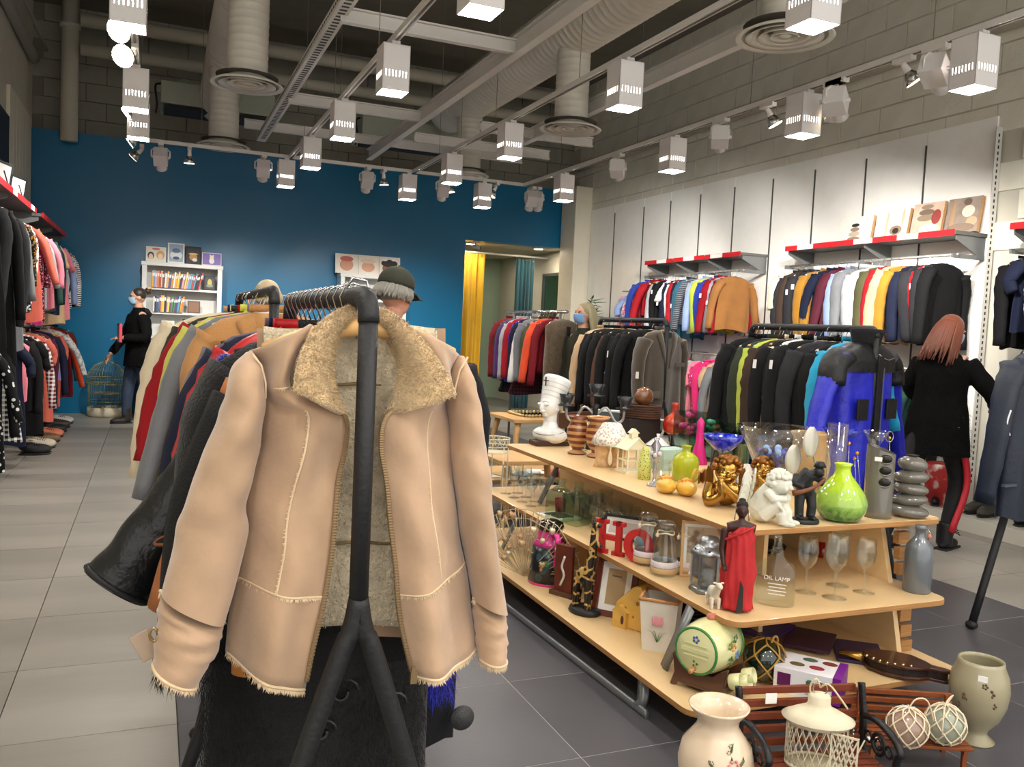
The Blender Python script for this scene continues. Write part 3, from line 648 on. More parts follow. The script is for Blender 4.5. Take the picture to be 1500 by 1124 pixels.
# ---- left wall
uL = [('black', 'sweater', dict(l=.9)), ('black', 'top', dict(l=.95)), ('charcoal', 'coat', dict(l=1.05, sl=.7)), ('black', 'coat', dict(l=1.1, sl=.7)), ('charcoal', 'coat', dict(l=1.1, w_=.54, t=.08, sl=.72)), ('grey', 'sweater', dict(l=1.0, t=.07)), ('speckled:black/mustard', 'blouse', dict(l=.8)), ('patterned:black/white', 'blouse', dict(l=.72)), ('coral', 'blouse', dict(l=.8)), ('magenta', 'dress', dict(l=.82, tagged=1)), ('speckled:burgundy/pink', 'blouse', dict(l=.82)), ('light_grey', 'blouse', dict(l=.7)), ('pink', 'blouse', dict(l=.7)), ('green', 'sweater', dict(l=.72)), ('navy', 'sweater', dict(l=.74)),
      ('beige', 'dress', dict(l=.85)), ('pink', 'dress', dict(l=.8)), ('light_blue', 'shirt', dict(l=.7)), ('white', 'blouse', dict(l=.68)), ('patterned:white/black', 'blouse', dict(l=.6)), ('striped:white/black', 'sweater', dict(l=.66)), ('black', 'sweater', dict(l=.62)), ('black', 'coat', dict(l=.68))]
fill(uL, -1.12, 2.13, 5.6, 11.9, 'the upper left wall rail', 'clothes on the upper rail of the left wall', tr=(.04, .055), wr=(.44, .5), jitter=.25)
oL = [('black', 'coat'), ('black', 'sweater', dict(l=.8)), ('dotted:black/white', 'blouse', dict(l=.8)), ('black', 'trousers', dict(l=.9)), ('black', 'coat', dict(l=.85)), ('plaid:black/white', 'skirt', dict(l=.7)), ('navy', 'dress', dict(l=.8)), ('pink', 'top', dict(l=.5)), ('black', 'jacket', dict(l=.62, rough=0) if 0 else dict(l=.62)), ('black', 'dress', dict(l=.85)), ('plaid:dark_red/white', 'shirt', dict(l=.66)), ('coral', 'dress', dict(l=.8)), ('patterned:black/cream', 'blouse', dict(l=.6)), ('burgundy', 'coat', dict(l=.85)), ('navy', 'coat', dict(l=.8)), ('lilac', 'skirt', dict(l=.5)), ('coral', 'dress', dict(l=.6)), ('patterned:white/light_grey', 'blouse', dict(l=.36, splay=.1)), ('orange', 'jacket', dict(l=.42, splay=.1)), ('dark_red', 'dress', dict(l=.6)), ('green', 'jacket', dict(l=.5))]
fill(oL, -1.12, 1.22, 5.2, 11.8, 'the lower left wall rail', 'clothes on the lower rail of the left wall', tr=(.04, .055), wr=(.44, .52), jitter=.25)
# ---- free standing racks
def a_rack(x, y0, y1, zt, label, group=None, mt=None, r=.02, legs=.28):
    """black pipe rack: an inverted-V leg frame at each end and a rail along Y"""
    mt = mt or foam
    t = thing('clothes_rack', label, 'rack', (x, 0, 0), 0, group)
    MB().tube([(0, y0+.045-.045*cos(a), zt-.045+.045*sin(a)) for a in [R(q) for q in range(0, 91, 15)]]+[(0, y1-.045+.045*sin(a), zt-.045+.045*cos(a)) for a in [R(q) for q in range(0, 91, 15)]], r, 12).build('rail', mt, t)
    for y in (y0, y1):
        MB().tube([(0, y, zt-.044), (0, y, .86)], r*.9, 12).build('post', mt, t)
        for sx in (-1, 1):
            MB().tube(bez([(0, y, .9), (sx*.012, y, .84), (sx*.05, y, .74), (sx*legs, y, .02)], 12), r*.95, 12).build('leg', mt, t)
            MB().ell((sx*legs, y, .022), (.03, .03, .022), 12).build('foot', BLACK, t)
    return t
a_rack(.338, 1.44, 2.35, 1.425, 'black padded clothes rack in front, holding the tan shearling jacket', r=.019)
a_rack(.36, 2.86, 4.1, 1.47, 'black clothes rack behind the front one with the camel and grey coats', r=.018, legs=.2)
a_rack(3.5, 3.4, 4.42, 1.47, 'black clothes rack holding the bright blue ski jacket')
a_rack(3.57, 5.5, 6.55, 1.5, 'black clothes rack holding the brown corduroy blazer')
a_rack(4.06, 1.5, 2.93, 1.47, 'black clothes rack at the right edge holding the navy jacket')
# white lacing hooks over the front padded rail
hk = thing('spare_hangers', 'row of empty wire hanger hooks over the front padded rail', 'hangers', (.338, 0, 1.425))
for k in range(12):
    y = 1.56+k*.066
    MB().tube([Vector((.026*cos(a), y+.008*sin(a*2), .026*sin(a))) for a in [R(q) for q in (-60, -20, 20, 60, 100, 140, 180, 220)]]+[Vector((0, y+.01, -.07))], .0018, 5).build('hanger_hook', STEEL, hk)
# chrome rack, middle far
t = thing('clothes_rack', 'chrome straight clothes rack by the yellow curtain with children clothes', 'rack', (3.62, 0, 0))
MB().tube([(0, 7.3, 1.57), (0, 8.75, 1.57)], .016, 10).build('rail', STEEL, t)
for y in (7.45, 8.6):
    MB().tube([(0, y, 1.57), (0, y, .06)], .014, 8).build('post', GREY, t)
    MB().tube([(-.25, y, .04), (.25, y, .04)], .014, 8).build('foot_bar', GREY, t)
blk = [('black', 'coat', dict(l=.8)), ('black', 'blazer', dict(l=.76, tagged=1)), ('black', 'blazer', dict(l=.76, tagged=1)), ('black', 'coat', dict(l=.8)), ('brown', 'coat', dict(l=.8)), ('black', 'blazer', dict(l=.8)), ('black', 'coat', dict(l=.84)), ('black', 'blazer', dict(l=.8)), ('beige', 'coat', dict(l=.8))]
fill(blk, 3.57, 1.5, 5.66, 6.5, 'the corduroy blazer rack', 'dark coats on the middle rack', wr=(.46, .5), tr=(.04, .05))
ski = [('black', 'jacket', dict(l=.72)), ('black', 'coat', dict(l=.78, tagged=0)), ('charcoal', 'coat', dict(l=.74)), ('light_grey', 'shirt', dict(l=.7, w_=.42, splay=0)), ('black', 'coat', dict(l=.8, tagged=1)), ('black', 'coat', dict(l=.78)), ('white', 'shirt', dict(l=.6, w_=.4, splay=0)), ('black', 'jacket', dict(l=.7, tagged=1)), ('cream', 'jacket', dict(l=.66)), ('dark_brown', 'jacket', dict(l=.66, puff=1)), ('lime', 'sweater', dict(l=.7)), ('dark_green', 'coat', dict(l=.76)), ('navy', 'coat', dict(l=.76)), ('black', 'coat', dict(l=.78)), ('black', 'coat', dict(l=.8)), ('grey', 'coat', dict(l=.8))]
fill(ski, 3.5, 1.47, 3.6, 4.4, 'the ski jacket rack', 'coats on the rack behind the ski jacket', wr=(.46, .52), tr=(.032, .04))
kid = [('dark_red', 'jacket', dict(l=.52)), ('orange', 'sweater', dict(l=.5)), ('olive', 'jacket', dict(l=.54)), ('dark_red', 'jacket', dict(l=.42)), ('light_grey', 'sweater', dict(l=.5)), ('grey', 'jacket', dict(l=.55)), ('white', 'shirt', dict(l=.5)), ('navy', 'sweater', dict(l=.5)), ('bright_blue', 'sweater', dict(l=.5)), ('red', 'sweater', dict(l=.58)), ('light_grey', 'jacket'), ('purple', 'sweater'), ('green', 'sweater', dict(l=.4)), ('dark_red', 'shirt', dict(l=.5)), ('plaid:burgundy/navy', 'shirt', dict(l=.6))]
fill(kid, 3.62, 1.57, 7.5, 8.72, 'the chrome rack', 'children clothes on the chrome rack', wr=(.36, .42), tr=(.035, .045))
fill([('plaid:burgundy/black', 'skirt', dict(l=.3, w_=.5)), ('black', 'skirt', dict(l=.3, w_=.5))], 3.62, 1.12, 7.9, 8.5, 'the low chrome bar', 'skirts below the children clothes')
one(MB().tube([(3.62, 7.45, 1.12), (3.62, 8.6, 1.12)], .01), 'low_bar', STEEL, 'low chrome bar under the children clothes', 'bar')
# second rack of the front row, near to far
fr2 = [('camel', 'coat', dict(l=.7, w_=.46, t=.06, splay=.02)), ('grey', 'coat', dict(l=.62, w_=.5, t=.06, splay=.07, sl=.56)), ('yellow', 'jacket', dict(l=.6, w_=.52, splay=.04)), ('lime', 'sweater', dict(l=.66, w_=.46, splay=.08, sl=.6)), ('red', 'jacket', dict(l=.58, puff=1, w_=.5, splay=.09, sl=.47)), ('dark_green', 'jacket', dict(l=.5, w_=.56)), ('cream', 'jacket', dict(l=.44, puff=1, w_=.6)), ('patterned:purple/black', 'jacket', dict(l=.46, w_=.58)), ('dark_brown', 'coat', dict(l=.5, w_=.56)), ('black', 'jacket'), ('beige', 'coat', dict(l=.5)), ('charcoal', 'jacket')]
fill(fr2, .36, 1.47, 2.95, 4.08, 'the second front-row rack', 'coats on the second rack of the front row', wr=(.46, .5), tr=(.036, .044), jitter=.1)
# ================================================================== THE SHEARLING JACKET
Y0 = 1.5
def J(x, y, dy=0):
    p = at(120+x/1.597, 420+y/1.597, Y=Y0); return Vector((p.x, Y0+dy, p.z))
JL = Vector((.338, Y0, .71))
suede = M((172, 142, 114), .92, noise=.2, nscale=6, bump=.12, bscale=60, sheen=.35)
suede_e = M((208, 184, 150), .9, noise=.08, bump=.2, bscale=200)
fleece = M((208, 180, 136), .95, noise=.16, nscale=38, bump=.9, bscale=130, sheen=.4)
fleece2 = M((206, 192, 164), .95, noise=.15, nscale=30, bump=.9, bscale=120, sheen=.3)
jk = thing('shearling_jacket', 'tan suede shearling jacket with fleece collar hanging open in front', 'jacket', JL)
def lerpL(P, v):
    q = v*(len(P)-1); i = min(int(q), len(P)-2); t = q-i; a, b = P[i], P[i+1]
    return (a[0]+(b[0]-a[0])*t, a[1]+(b[1]-a[1])*t)
def smoothL(P, n=40):
    return [(p.x, p.y) for p in bez([(a, b, 0) for a, b in P], n*(len(P)-1)//max(1, len(P)-1))]
def panel(A, B, fy, name, mt, nu=18, nv=48, solid=.006, parent=jk):
    A = smoothL(A, 60); B = smoothL(B, 60)
    def fn(u, v):
        a = lerpL(A, v); b = lerpL(B, v); x = a[0]+(b[0]-a[0])*u; y = a[1]+(b[1]-a[1])*u+6*sin(pi*u)*v
        return J(x, y, fy(u, v))-JL
    MB().grid(nu, nv, fn).build(name, mt, parent, solid=solid)
    return fn
LA = [(398, 155), (425, 195), (432, 235), (430, 262), (428, 290), (420, 360), (400, 450), (384, 540), (382, 620), (370, 705), (352, 800), (345, 885)]
LB = [(535, 88), (508, 140), (482, 228), (548, 268), (612, 298), (614, 370), (597, 450), (586, 540), (577, 630), (560, 718), (540, 810), (516, 930)]
RA = [(742, 85), (790, 150), (838, 240), (770, 262), (706, 300), (696, 370), (707, 450), (718, 540), (728, 630), (735, 722), (747, 810), (767, 902)]
RB = [(903, 163), (885, 200), (875, 240), (874, 265), (875, 300), (880, 370), (884, 450), (889, 520), (901, 600), (916, 672), (931, 760), (946, 858)]
def by(sg, ph):
    def f(u, v):
        o = 1-u if sg > 0 else u       # 1 at the side seam
        s = .055*o**2-.03*sin(pi*u)-.02*v*(1-o)+.004*sin(v*17+u*5+ph)*sin(u*pi)+.003*sin(v*31-u*9)
        return s+.011*v*sin(u*9+ph)+.006*sin(u*4+v*8+ph)+.018*max(0, v-.8)*sin(u*12+ph)
    return f
fL = panel(LA, LB, by(1, .4), 'left_front', suede); fR = panel(RA, RB, by(-1, 2.0), 'right_front', suede)
# back with its fleece lining, seen through the opening
def lin_(u, v): return J(440+(v**2)*-20+u*(860-440), 95+v*735+8*sin(u*7), .085+.01*sin(u*6)-.012*sin(v*9)*.5)-JL
MB().grid(26, 40, lin_).build('back_lining', fleece2, jk, solid=.008)
MB().grid(26, 30, lambda u, v: J(425-(v**2)*60+u*(890-425+70*v*v), 100+v*770, .10+.02*sin(pi*u))-JL).build('back_panel', suede, jk)
# sleeves
def sleeve(A, B, dyy, name, nv=40, dpt=.06, fl=0):
    A = smoothL(A, 50); B = smoothL(B, 50)
    def fn(u, v):
        a = lerpL(A, v); b = lerpL(B, v); c = ((a[0]+b[0])/2, (a[1]+b[1])/2); h = ((b[0]-a[0])/2, (b[1]-a[1])/2); q = u*2*pi
        dd = dpt*min(1, .25+v*4)
        wr_ = 1+(.06*sin(v*26+q*2)+.05*sin(v*15+q*3)+.04*sin(v*41-q*2))*min(1, v*5)*(.5+.5*sin(v*pi))
        return J(c[0]+h[0]*cos(q)*(1+(wr_-1)*.5), c[1]+h[1]*cos(q), dyy-.02*v+dd*sin(q)*wr_)-JL
    MB().grid(28, nv, fn, cu=True, cap0=True).build(name, suede, jk)
    return fn
sleeve([(388, 157), (352, 195), (336, 270), (312, 330), (270, 430), (240, 520), (215, 600), (186, 724)], [(404, 153), (426, 190), (434, 250), (428, 340), (406, 430), (390, 520), (387, 610), (334, 794)], .035, 'sleeve')
sleeve([(896, 163), (880, 195), (872, 250), (875, 330), (880, 420), (892, 520), (905, 610), (929, 744)], [(911, 165), (926, 215), (938, 270), (950, 340), (960, 430), (968, 520), (980, 630), (999, 767)], .045, 'sleeve')
cL = sleeve([(183, 722), (175, 800), (165, 886)], [(337, 790), (322, 850), (270, 934)], .03, 'cuff', 14, .062)
cR = sleeve([(928, 740), (932, 800), (936, 878)], [(1003, 765), (1000, 820), (993, 874)], .035, 'cuff', 14, .05)
# fleece collar
hair_rnd = random.Random(5)
def tufts(b, fn, n, ln, wd, down=.4, out=-1):
    for _ in range(n):
        u, v = hair_rnd.random(), hair_rnd.random(); p = fn(u, v)
        du = fn(min(1, u+.02), v)-fn(max(0, u-.02), v); dv = fn(u, min(1, v+.02))-fn(u, max(0, v-.02))
        nn = du.cross(dv)
        if nn.length < 1e-9: continue
        nn.normalize(); nn *= (1 if nn.y < 0 else -1)
        d = (nn*1.0+Vector((hair_rnd.uniform(-.7, .7), 0, -down+hair_rnd.uniform(-.6, .5)))).normalized()*ln*hair_rnd.uniform(.5, 1.1)
        sd = Vector((hair_rnd.uniform(-1, 1), hair_rnd.uniform(-.3, .3), hair_rnd.uniform(-1, 1))).normalized()*wd
        p = p+nn*.004
        b.add([p-sd, p+sd, p+d], [(0, 1, 2)])
def collar(A, B, sg):
    A = smoothL(A, 40); B = smoothL(B, 40)
    def fn(u, v):
        a = lerpL(A, v); b = lerpL(B, v)
        return J(a[0]+(b[0]-a[0])*u, a[1]+(b[1]-a[1])*u, -.035-.03*sin(pi*u)-.035*v*(1-u)+.1*(1-v)**2+.03*u)-JL
    MB().grid(16, 26, fn).build('collar', fleece, jk, solid=.012)
    b = MB(); tufts(b, fn, 8000, .009, .0011); o = b.build('collar_fleece', fleece, jk); o['kind'] = 'stuff'
    return fn
cfL = collar([(668, 42), (610, 55), (548, 92), (510, 140), (488, 190), (479, 236)], [(668, 100), (612, 112), (592, 150), (582, 200), (588, 245), (612, 300)], 1)
cfR = collar([(668, 42), (715, 56), (760, 95), (800, 150), (828, 200), (845, 246)], [(668, 100), (722, 112), (746, 160), (748, 205), (735, 245), (712, 300)], -1)
b = MB(); tufts(b, lin_, 9000, .007, .001); o = b.build('lining_fleece', fleece2, jk); o['kind'] = 'stuff'
for y in (236, 622): 
    MB().tube([J(565+k*22, y+2*sin(k), .07)-JL for k in range(10)], .003, 6).build('lining_seam', M((120, 100, 70), .9), jk)
# seams with a ragged shearling edge
def along(fn, u0, v0, u1, v1, n=30, push=-.004): return [fn(u0+(u1-u0)*k/n, v0+(v1-v0)*k/n)+Vector((0, push, 0)) for k in range(n+1)]
def fringe(b, pts, ln, dens=5, dirv=(0, -.1, -1), wd=.0018):
    for a, c in zip(pts, pts[1:]):
        for _ in range(dens):
            p = a.lerp(c, hair_rnd.random()); d = Vector(dirv)+Vector((hair_rnd.uniform(-.5, .5), hair_rnd.uniform(-.3, .2), 0)); d = d.normalized()*ln*hair_rnd.uniform(.4, 1.2); s_ = (c-a).normalized()*wd
            b.add([p-s_, p+s_, p+d], [(0, 1, 2)])
def seam(pts, ln, name='seam', r=.0022, dens=5, dirv=(0, -.1, -1)):
    b = MB(); b.tube(pts, r, 6); fringe(b, pts, ln, dens, dirv); b.build(name, suede_e, jk)
seam(along(fL, 0, 1, 1, 1, 40), .012, 'hem', .003, 9); seam(along(fR, 0, 1, 1, 1, 40), .012, 'hem', .003, 9)
seam(along(fL, 0, .815, 1, .815), .009, dens=6); seam(along(fR, 0, .815, 1, .80), .009, dens=6)
seam(along(fL, .52, .34, .42, .815, 30), .006, dens=4, dirv=(-1, -.4, 0)); seam(along(fR, .62, .34, .55, .81, 30), .004, r=.0015, dens=4, dirv=(-1, -.4, 0))
seam(along(fL, .0, .19, .95, .19, 14), .006); seam(along(fR, .1, .19, 1, .19, 14), .006)
for c in (cL, cR):
    seam([c(.5+.5*k/20, 0)+Vector((0, -.004, 0)) for k in range(21)], .012, 'cuff_seam', .003, 9); seam([c(.5+.5*k/20, 1) for k in range(21)], .012, 'cuff_hem', .003, 9)
# shoulder seams and piping
MB().tube([J(x, y, -.0)-JL for x, y in ((398, 157), (420, 185), (430, 225), (430, 262))], .002, 6).build('armhole_seam', suede_e, jk)
MB().tube([J(x, y, -.0)-JL for x, y in ((903, 165), (884, 195), (874, 235), (872, 262))], .002, 6).build('armhole_seam', suede_e, jk)
# zips
zm = M((150, 125, 90), .35, metal=.8)
def zip_(fn, uu, va, vb, A):
    tp = [fn(uu, va+(vb-va)*k/60)+Vector((0, -.006, 0)) for k in range(61)]
    MB().tube(tp, .0045, 6).build('zip_tape', M((140, 116, 88), .8), jk)
    b = MB()
    for a, c in zip(tp, tp[1:]):
        for q in (0, .5):
            p = a.lerp(c, q); b.box(p+Vector((0, -.004, 0)), (.007, .003, .0028))
    o = b.build('zip_teeth', zm, jk); o['kind'] = 'stuff'
zip_(fL, 1, .19, .985, LB); zip_(fR, 0, .19, .985, RA)
MB().box(J(758, 890, -.05)-JL, (.012, .006, .022)).box(J(757, 872, -.052)-JL, (.007, .004, .012)).build('zip_slider', zm, jk)
# strap and buckle on the cuff
MB().box(J(148, 850, .02)-JL, (.032, .006, .05), Matrix.Rotation(-.5, 3, 'Y')).build('cuff_strap', M((160, 140, 120), .8), jk, bevel=.002)
MB().tube([J(168+10*cos(a), 815+16*sin(a), .0)-JL for a in [k*pi/4 for k in range(9)]], .0025, 6).build('buckle', zm, jk)
hg = thing('coat_hanger', 'pale wooden coat hanger inside the shearling jacket collar', 'hanger', (.338, Y0, 1.425))
MB().tube([J(x, y, .03)-Vector((.338, Y0, 1.425)) for x, y in ((430, 150), (520, 118), (600, 102), (668, 94), (740, 104), (800, 120), (880, 160))], [.012, .014, .016, .017, .016, .014, .012], 8, flat=1.0).build('arms', M((214, 170, 108), .4, noise=.08), hg)
MB().tube([Vector((0, .03, -.075)), Vector((0, .03, -.02)), Vector((.02, .03, .01)), Vector((.015, .03, .03)), Vector((-.01, .03, .034)), Vector((-.022, .03, .015))], .0022, 6).build('hook', STEEL, hg)
# ------------------------------------------------------------------ the garments close behind it
blackfur = M((9, 9, 11), .8, noise=.1, bump=.6, bscale=160, sheen=.1)
def furry(g, mt, n=5000, ln=.02, box_=((-.2, .2), (-.06, -.04), (-.7, -.15)), dirv=(0, -.6, -1), wd=.0009):
    b = MB()
    for _ in range(n):
        p = Vector([hair_rnd.uniform(*q) for q in box_]); d = (Vector(dirv)+Vector((hair_rnd.uniform(-.6, .6), hair_rnd.uniform(-.6, .3), hair_rnd.uniform(-.3, .3)))).normalized()*ln*hair_rnd.uniform(.5, 1.3)
        s_ = Vector((wd, 0, 0)); b.add([p-s_, p+s_, p+d], [(0, 1, 2)])
    o = b.build('fur', mt, g); o['kind'] = 'stuff'
g = garment('long black fur coat with leather flower appliques hanging behind the shearling jacket', blackfur, 'coat', .48, 1.0, .05, .56, (.35, 1.8, 1.425), 0, hanger=BLACK, fold=.6, splay=.02)
furry(g, blackfur, 5000, .03, ((-.25, .22), (-.055, -.03), (-1.05, -.7)))
lea = M((44, 44, 50), .3)
for k, (cx_, cz, r) in enumerate(((.0, -.62, .028), (.035, -.7, .032), (-.02, -.73, .03), (.03, -.82, .034), (-.01, -.9, .03), (-.12, -.78, .03), (.14, -.86, .03))):
    o = MB(); pts = [Vector((cx_+r*(1-a/9)*cos(a), -.068-.0*a, cz+r*(1-a/9)*sin(a))) for a in [q*.5 for q in range(14)]]
    o.tube(pts, .006, 6, flat=.6)
    o.build('leather_scroll', lea, g)
for cx_, cz, r in ((.015, -.60, .035), (-.015, -.68, .03), (.05, -.67, .028)):
    def pet(u, v): a = u*2*pi; rr = r*v*(1+.25*sin(5*a)); return Vector((cx_+rr*cos(a), -.066-.012*sin(v*3), cz+rr*sin(a)))
    MB().grid(30, 5, pet, cu=True).build('leather_flower', M((50, 50, 58), .4), g, solid=.002)
bluefur = M((22, 26, 150), .85, bump=.6, bscale=160, sheen=.4)
g = garment('black coat with bright blue fur trim behind the shearling jacket', cloth((20, 20, 24)), 'coat', .56, .98, .06, .6, (.43, 1.94, 1.425), 0, hanger=BLACK, splay=.0)
MB().ell((.16, -.06, -.78), (.1, .03, .12), 14).build('fur_trim', bluefur, g); furry(g, bluefur, 2500, .04, ((.08, .24), (-.08, -.06), (-.92, -.66)))
MB().lathe([(0, 0), (.03, .0), (.03, .006), (0, .008)], 20, rot=Matrix.Rotation(pi/2, 3, 'X')).build('mesh_disc', M((60, 60, 60), .6, pat='dots', rgb2=(20, 20, 20), pscale=300), g, (.27, -.07, -.98))
# tilted black nylon coat with its sleeve flung out to the left
nylon = M((11, 12, 15), .3, noise=.1, bump=.55, bscale=34, sheen=.0)
g = garment('black nylon coat with one long sleeve flung out to the left', nylon, 'coat', .36, .7, .045, 0, (.34, 1.87, 1.425), 0, hanger=False, collar=False)
P_ = bez([at(px, py, Y=1.85)-Vector((.34, 1.87, 1.425)) for px, py in ((376, 545), (338, 610), (290, 690), (232, 780), (168, 862))], 24)
kk = len(P_)
def nsl(u, v):
    i = min(kk-2, int(v*(kk-1))); t = v*(kk-1)-i; p = P_[i].lerp(P_[i+1], t); d = (P_[i+1]-P_[i]).normalized(); n_ = Vector((d.z, 0, -d.x)); a = u*2*pi
    r = .042+.026*v**.7; w_ = 1+.03*sin(v*34+a*2)+.025*sin(v*19+a*3)
    return p+n_*cos(a)*r*w_+Vector((0, 1, 0))*sin(a)*r*.6*w_
MB().grid(28, 60, nsl, cu=True, cap0=True).build('sleeve', nylon, g)
MB().tube([nsl(k/20, .985) for k in range(21)], .006, 6).build('cuff_elastic', BLACK, g)
# rust suede coat: sleeve shows low left
rust = M((158, 96, 52), .85, noise=.12, bump=.2, bscale=120)
g = garment('rust brown suede coat with a seamed cuff behind the black nylon sleeve', rust, 'coat', .34, .52, .04, 0, (.345, 1.725, 1.425), 0, hanger=BLACK, collar=False)
MB().tube(bez([at(px, py, Y=1.7)-Vector((.345, 1.725, 1.425)) for px, py in ((352, 560), (318, 650), (275, 780), (244, 890))], 14), [.04, .042, .044, .045, .046, .046, .047, .047, .048, .048, .05, .05, .05][:13], 16, flat=.7).build('sleeve', rust, g)
MB().tube([at(268, 785, Y=1.7)-Vector((.345, 1.725, 1.425))+Vector((.05*cos(a), .04*sin(a), .012*cos(a))) for a in [q*pi/8 for q in range(17)]], .003, 5).build('cuff_seam', M((110, 64, 34), .8), g)
MB().grid(20, 6, lambda u, v: Vector((-.14+.05*cos(u*2*pi), .035*sin(u*2*pi), -.62-.13*v)), cu=True).build('waist_band', M((170, 106, 44), .8), g)
moh = M((13, 13, 18), .9, bump=.7, bscale=220, sheen=.4)
g = garment('fluffy black mohair cardigan with a cobalt blue tuft at its shoulder', moh, 'sweater', .33, .66, .05, .56, (.35, 2.04, 1.425), 0, hanger=BLACK, splay=.05)
furry(g, moh, 3000, .018, ((-.24, .2), (-.06, -.04), (-.66, -.14)), (-.3, -.5, -.6))
MB().ell((-.2, -.04, -.15), (.022, .02, .022), 12).build('blue_tuft', bluefur, g); furry(g, bluefur, 250, .02, ((-.22, -.18), (-.06, -.03), (-.17, -.13)), (-.3, -1, 0))
sl = M((9, 9, 11), .85, bump=.5, bscale=200)
g = garment('black shaggy coat whose sleeve end shows below the shearling cuff', sl, 'coat', .36, .66, .04, 0, (.35, 1.665, 1.425), 0, hanger=False, collar=False)
MB().tube(bez([(-.2, 0, -.2), (-.27, 0, -.4), (-.29, 0, -.58), (-.295, -.005, -.70)], 12), [.05, .05, .05, .05, .048, .046, .044, .043, .042, .041, .04, .04, .03][:13], 14).build('sleeve', sl, g)
furry(g, sl, 900, .03, ((-.335, -.255), (-.045, .03), (-.72, -.64)))
redl = M((168, 24, 30), .38, noise=.06, bump=.2, bscale=30)
g = garment('red leather biker jacket with ribbed shoulder seams behind the shearling', redl, 'jacket', .38, .6, .05, .5, (.345, 2.17, 1.425), 0, hanger=woodh, splay=.05, puff=1)
g = garment('dark slate blue jacket between the red leather and camel coats', cloth(C['navy']), 'jacket', .44, .7, .05, .58, (.345, 2.25, 1.425), .1, hanger=BLACK, splay=.06)
for gx, (lab, c_, y) in enumerate((('mauve grey jacket at the end of the front rack', (92, 80, 92), 2.34),)): garment(lab, cloth(c_), 'jacket', .44, .6, .04, .5, (.345, y, 1.425), .05, hanger=BLACK)
# ------------------------------------------------------------------ special pieces on the right racks
blz = M((62, 50, 36), .9, noise=.1, bump=.35, bscale=140, stretch=(8, 8, 1), sheen=.5)
g = garment('brown corduroy blazer facing the room at the end of its rack', blz, 'blazer', .44, .76, .055, .6, (3.575, 5.56, 1.5), .25, hanger=woodh, splay=.0, tagged=1)
MB().grid(6, 12, lambda u, v: Vector(((u-.5)*.1*(1-.6*v), -.052, -.09-.3*v))).build('shirt_gap', cloth((46, 50, 48)), g)
MB().box((.13, -.075, -.33), (.1, .008, .03)).build('pocket_flap', blz, g); MB().box((-.13, -.075, -.56), (.12, .008, .05)).build('pocket_flap', blz, g)
bb = M((34, 38, 176), .42, noise=.15, bump=.9, bscale=16); bk = M((15, 15, 18), .5, noise=.08, bump=.4, bscale=30)
g = garment('bright blue ski jacket with black shoulders and collar', bb, 'jacket', .52, .8, .08, .64, (3.5, 3.48, 1.47), .25, hanger=woodh, splay=.11, collar=False, fold=1.5)
def yoke(u, v): a = u*2*pi; hh = .075+(.27-.075)*min(1, v*2.2)**.75; z = -.07-.085*min(1, v*2.2)**1.4-.13*max(0, v-.45); return Vector((hh*math.copysign(abs(cos(a))**.75, cos(a)), (.05+.046*min(1, v*2))*math.copysign(abs(sin(a))**.9, sin(a)), z))
MB().grid(32, 12, yoke, cu=True).build('black_yoke', bk, g)
for sx in (-1, 1): MB().tube(bez([(sx*.2, 0, -.15), (sx*.275, 0, -.2), (sx*.295, -.01, -.3)], 8), [.084, .082, .08, .078, .077, .076, .076, .074, .072][:9], 14, flat=.7, up=(1, 0, 0)).build('sleeve_patch', bk, g)
for sx in (-1, 1): MB().box((sx*.14, -.1, -.42), (.1, .012, .11)).build('pocket', bk, g, bevel=.004)
MB().grid(22, 5, lambda u, v: Vector(((.075+.02*v)*cos(pi*.5+2*pi*u), -.012+(.06+.02*v)*sin(pi*.5+2*pi*u), -.085+.085*v)), cu=True).build('collar', M((18, 18, 20), .9, bump=.4, bscale=200), g, solid=.01)
MB().box((0, -.1, -.5), (.05, .014, .72)).build('front_closure', bk, g, bevel=.003)
MB().tube([(-.02, -.1, -.13), (.02, -.102, -.15), (.08, -.1, -.16), (.14, -.095, -.15)], .003, 6).build('zip', STEEL, g)
MB().grid(3, 20, lambda u, v: Vector((.03+.16*u*0+.01*u, -.105, -.2-.55*v))).build('zip_line', M((90, 90, 100), .4), g)
for k, (c_, z0) in enumerate((((60, 60, 180), .0),)): pass
garment('turquoise jacket peeping out behind the blue ski jacket', cloth((30, 150, 190)), 'jacket', .44, .6, .04, .4, (3.5, 3.56, 1.47), .1, hanger=woodh)
furv = M((92, 76, 56), .95, noise=.25, nscale=30, bump=.9, bscale=120, sheen=.4)
g = garment('brown fur waistcoat facing the room at the end of the chrome rack', furv, 'vest', .44, .66, .06, 0, (3.63, 7.4, 1.57), .3, hanger=STEEL, collar=True)
furry(g, furv, 3500, .025, ((-.2, .2), (-.08, -.05), (-.72, -.16)))
MB().grid(4, 10, lambda u, v: Vector(((u-.5)*.05, -.082, -.14-.5*v))).build('dark_opening', M((30, 28, 26), .9), g)
nv = M((30, 38, 54), .5, noise=.08, bump=.2, bscale=40)
g = garment('navy soft shell jacket with a white arc at the right edge', nv, 'jacket', .54, .82, .07, .66, (4.06, 2.88, 1.47), pi+.15, hanger=BLACK, splay=.06)
MB().tube(bez([(.34, .05, -.36), (.352, .045, -.42), (.34, .055, -.48)], 8), .004, 6).build('reflective_arc', M((230, 230, 235), .3), g)
MB().box((.3, .05, -.72), (.1, .02, .012)).build('cuff_tab', M((70, 76, 90), .4), g)
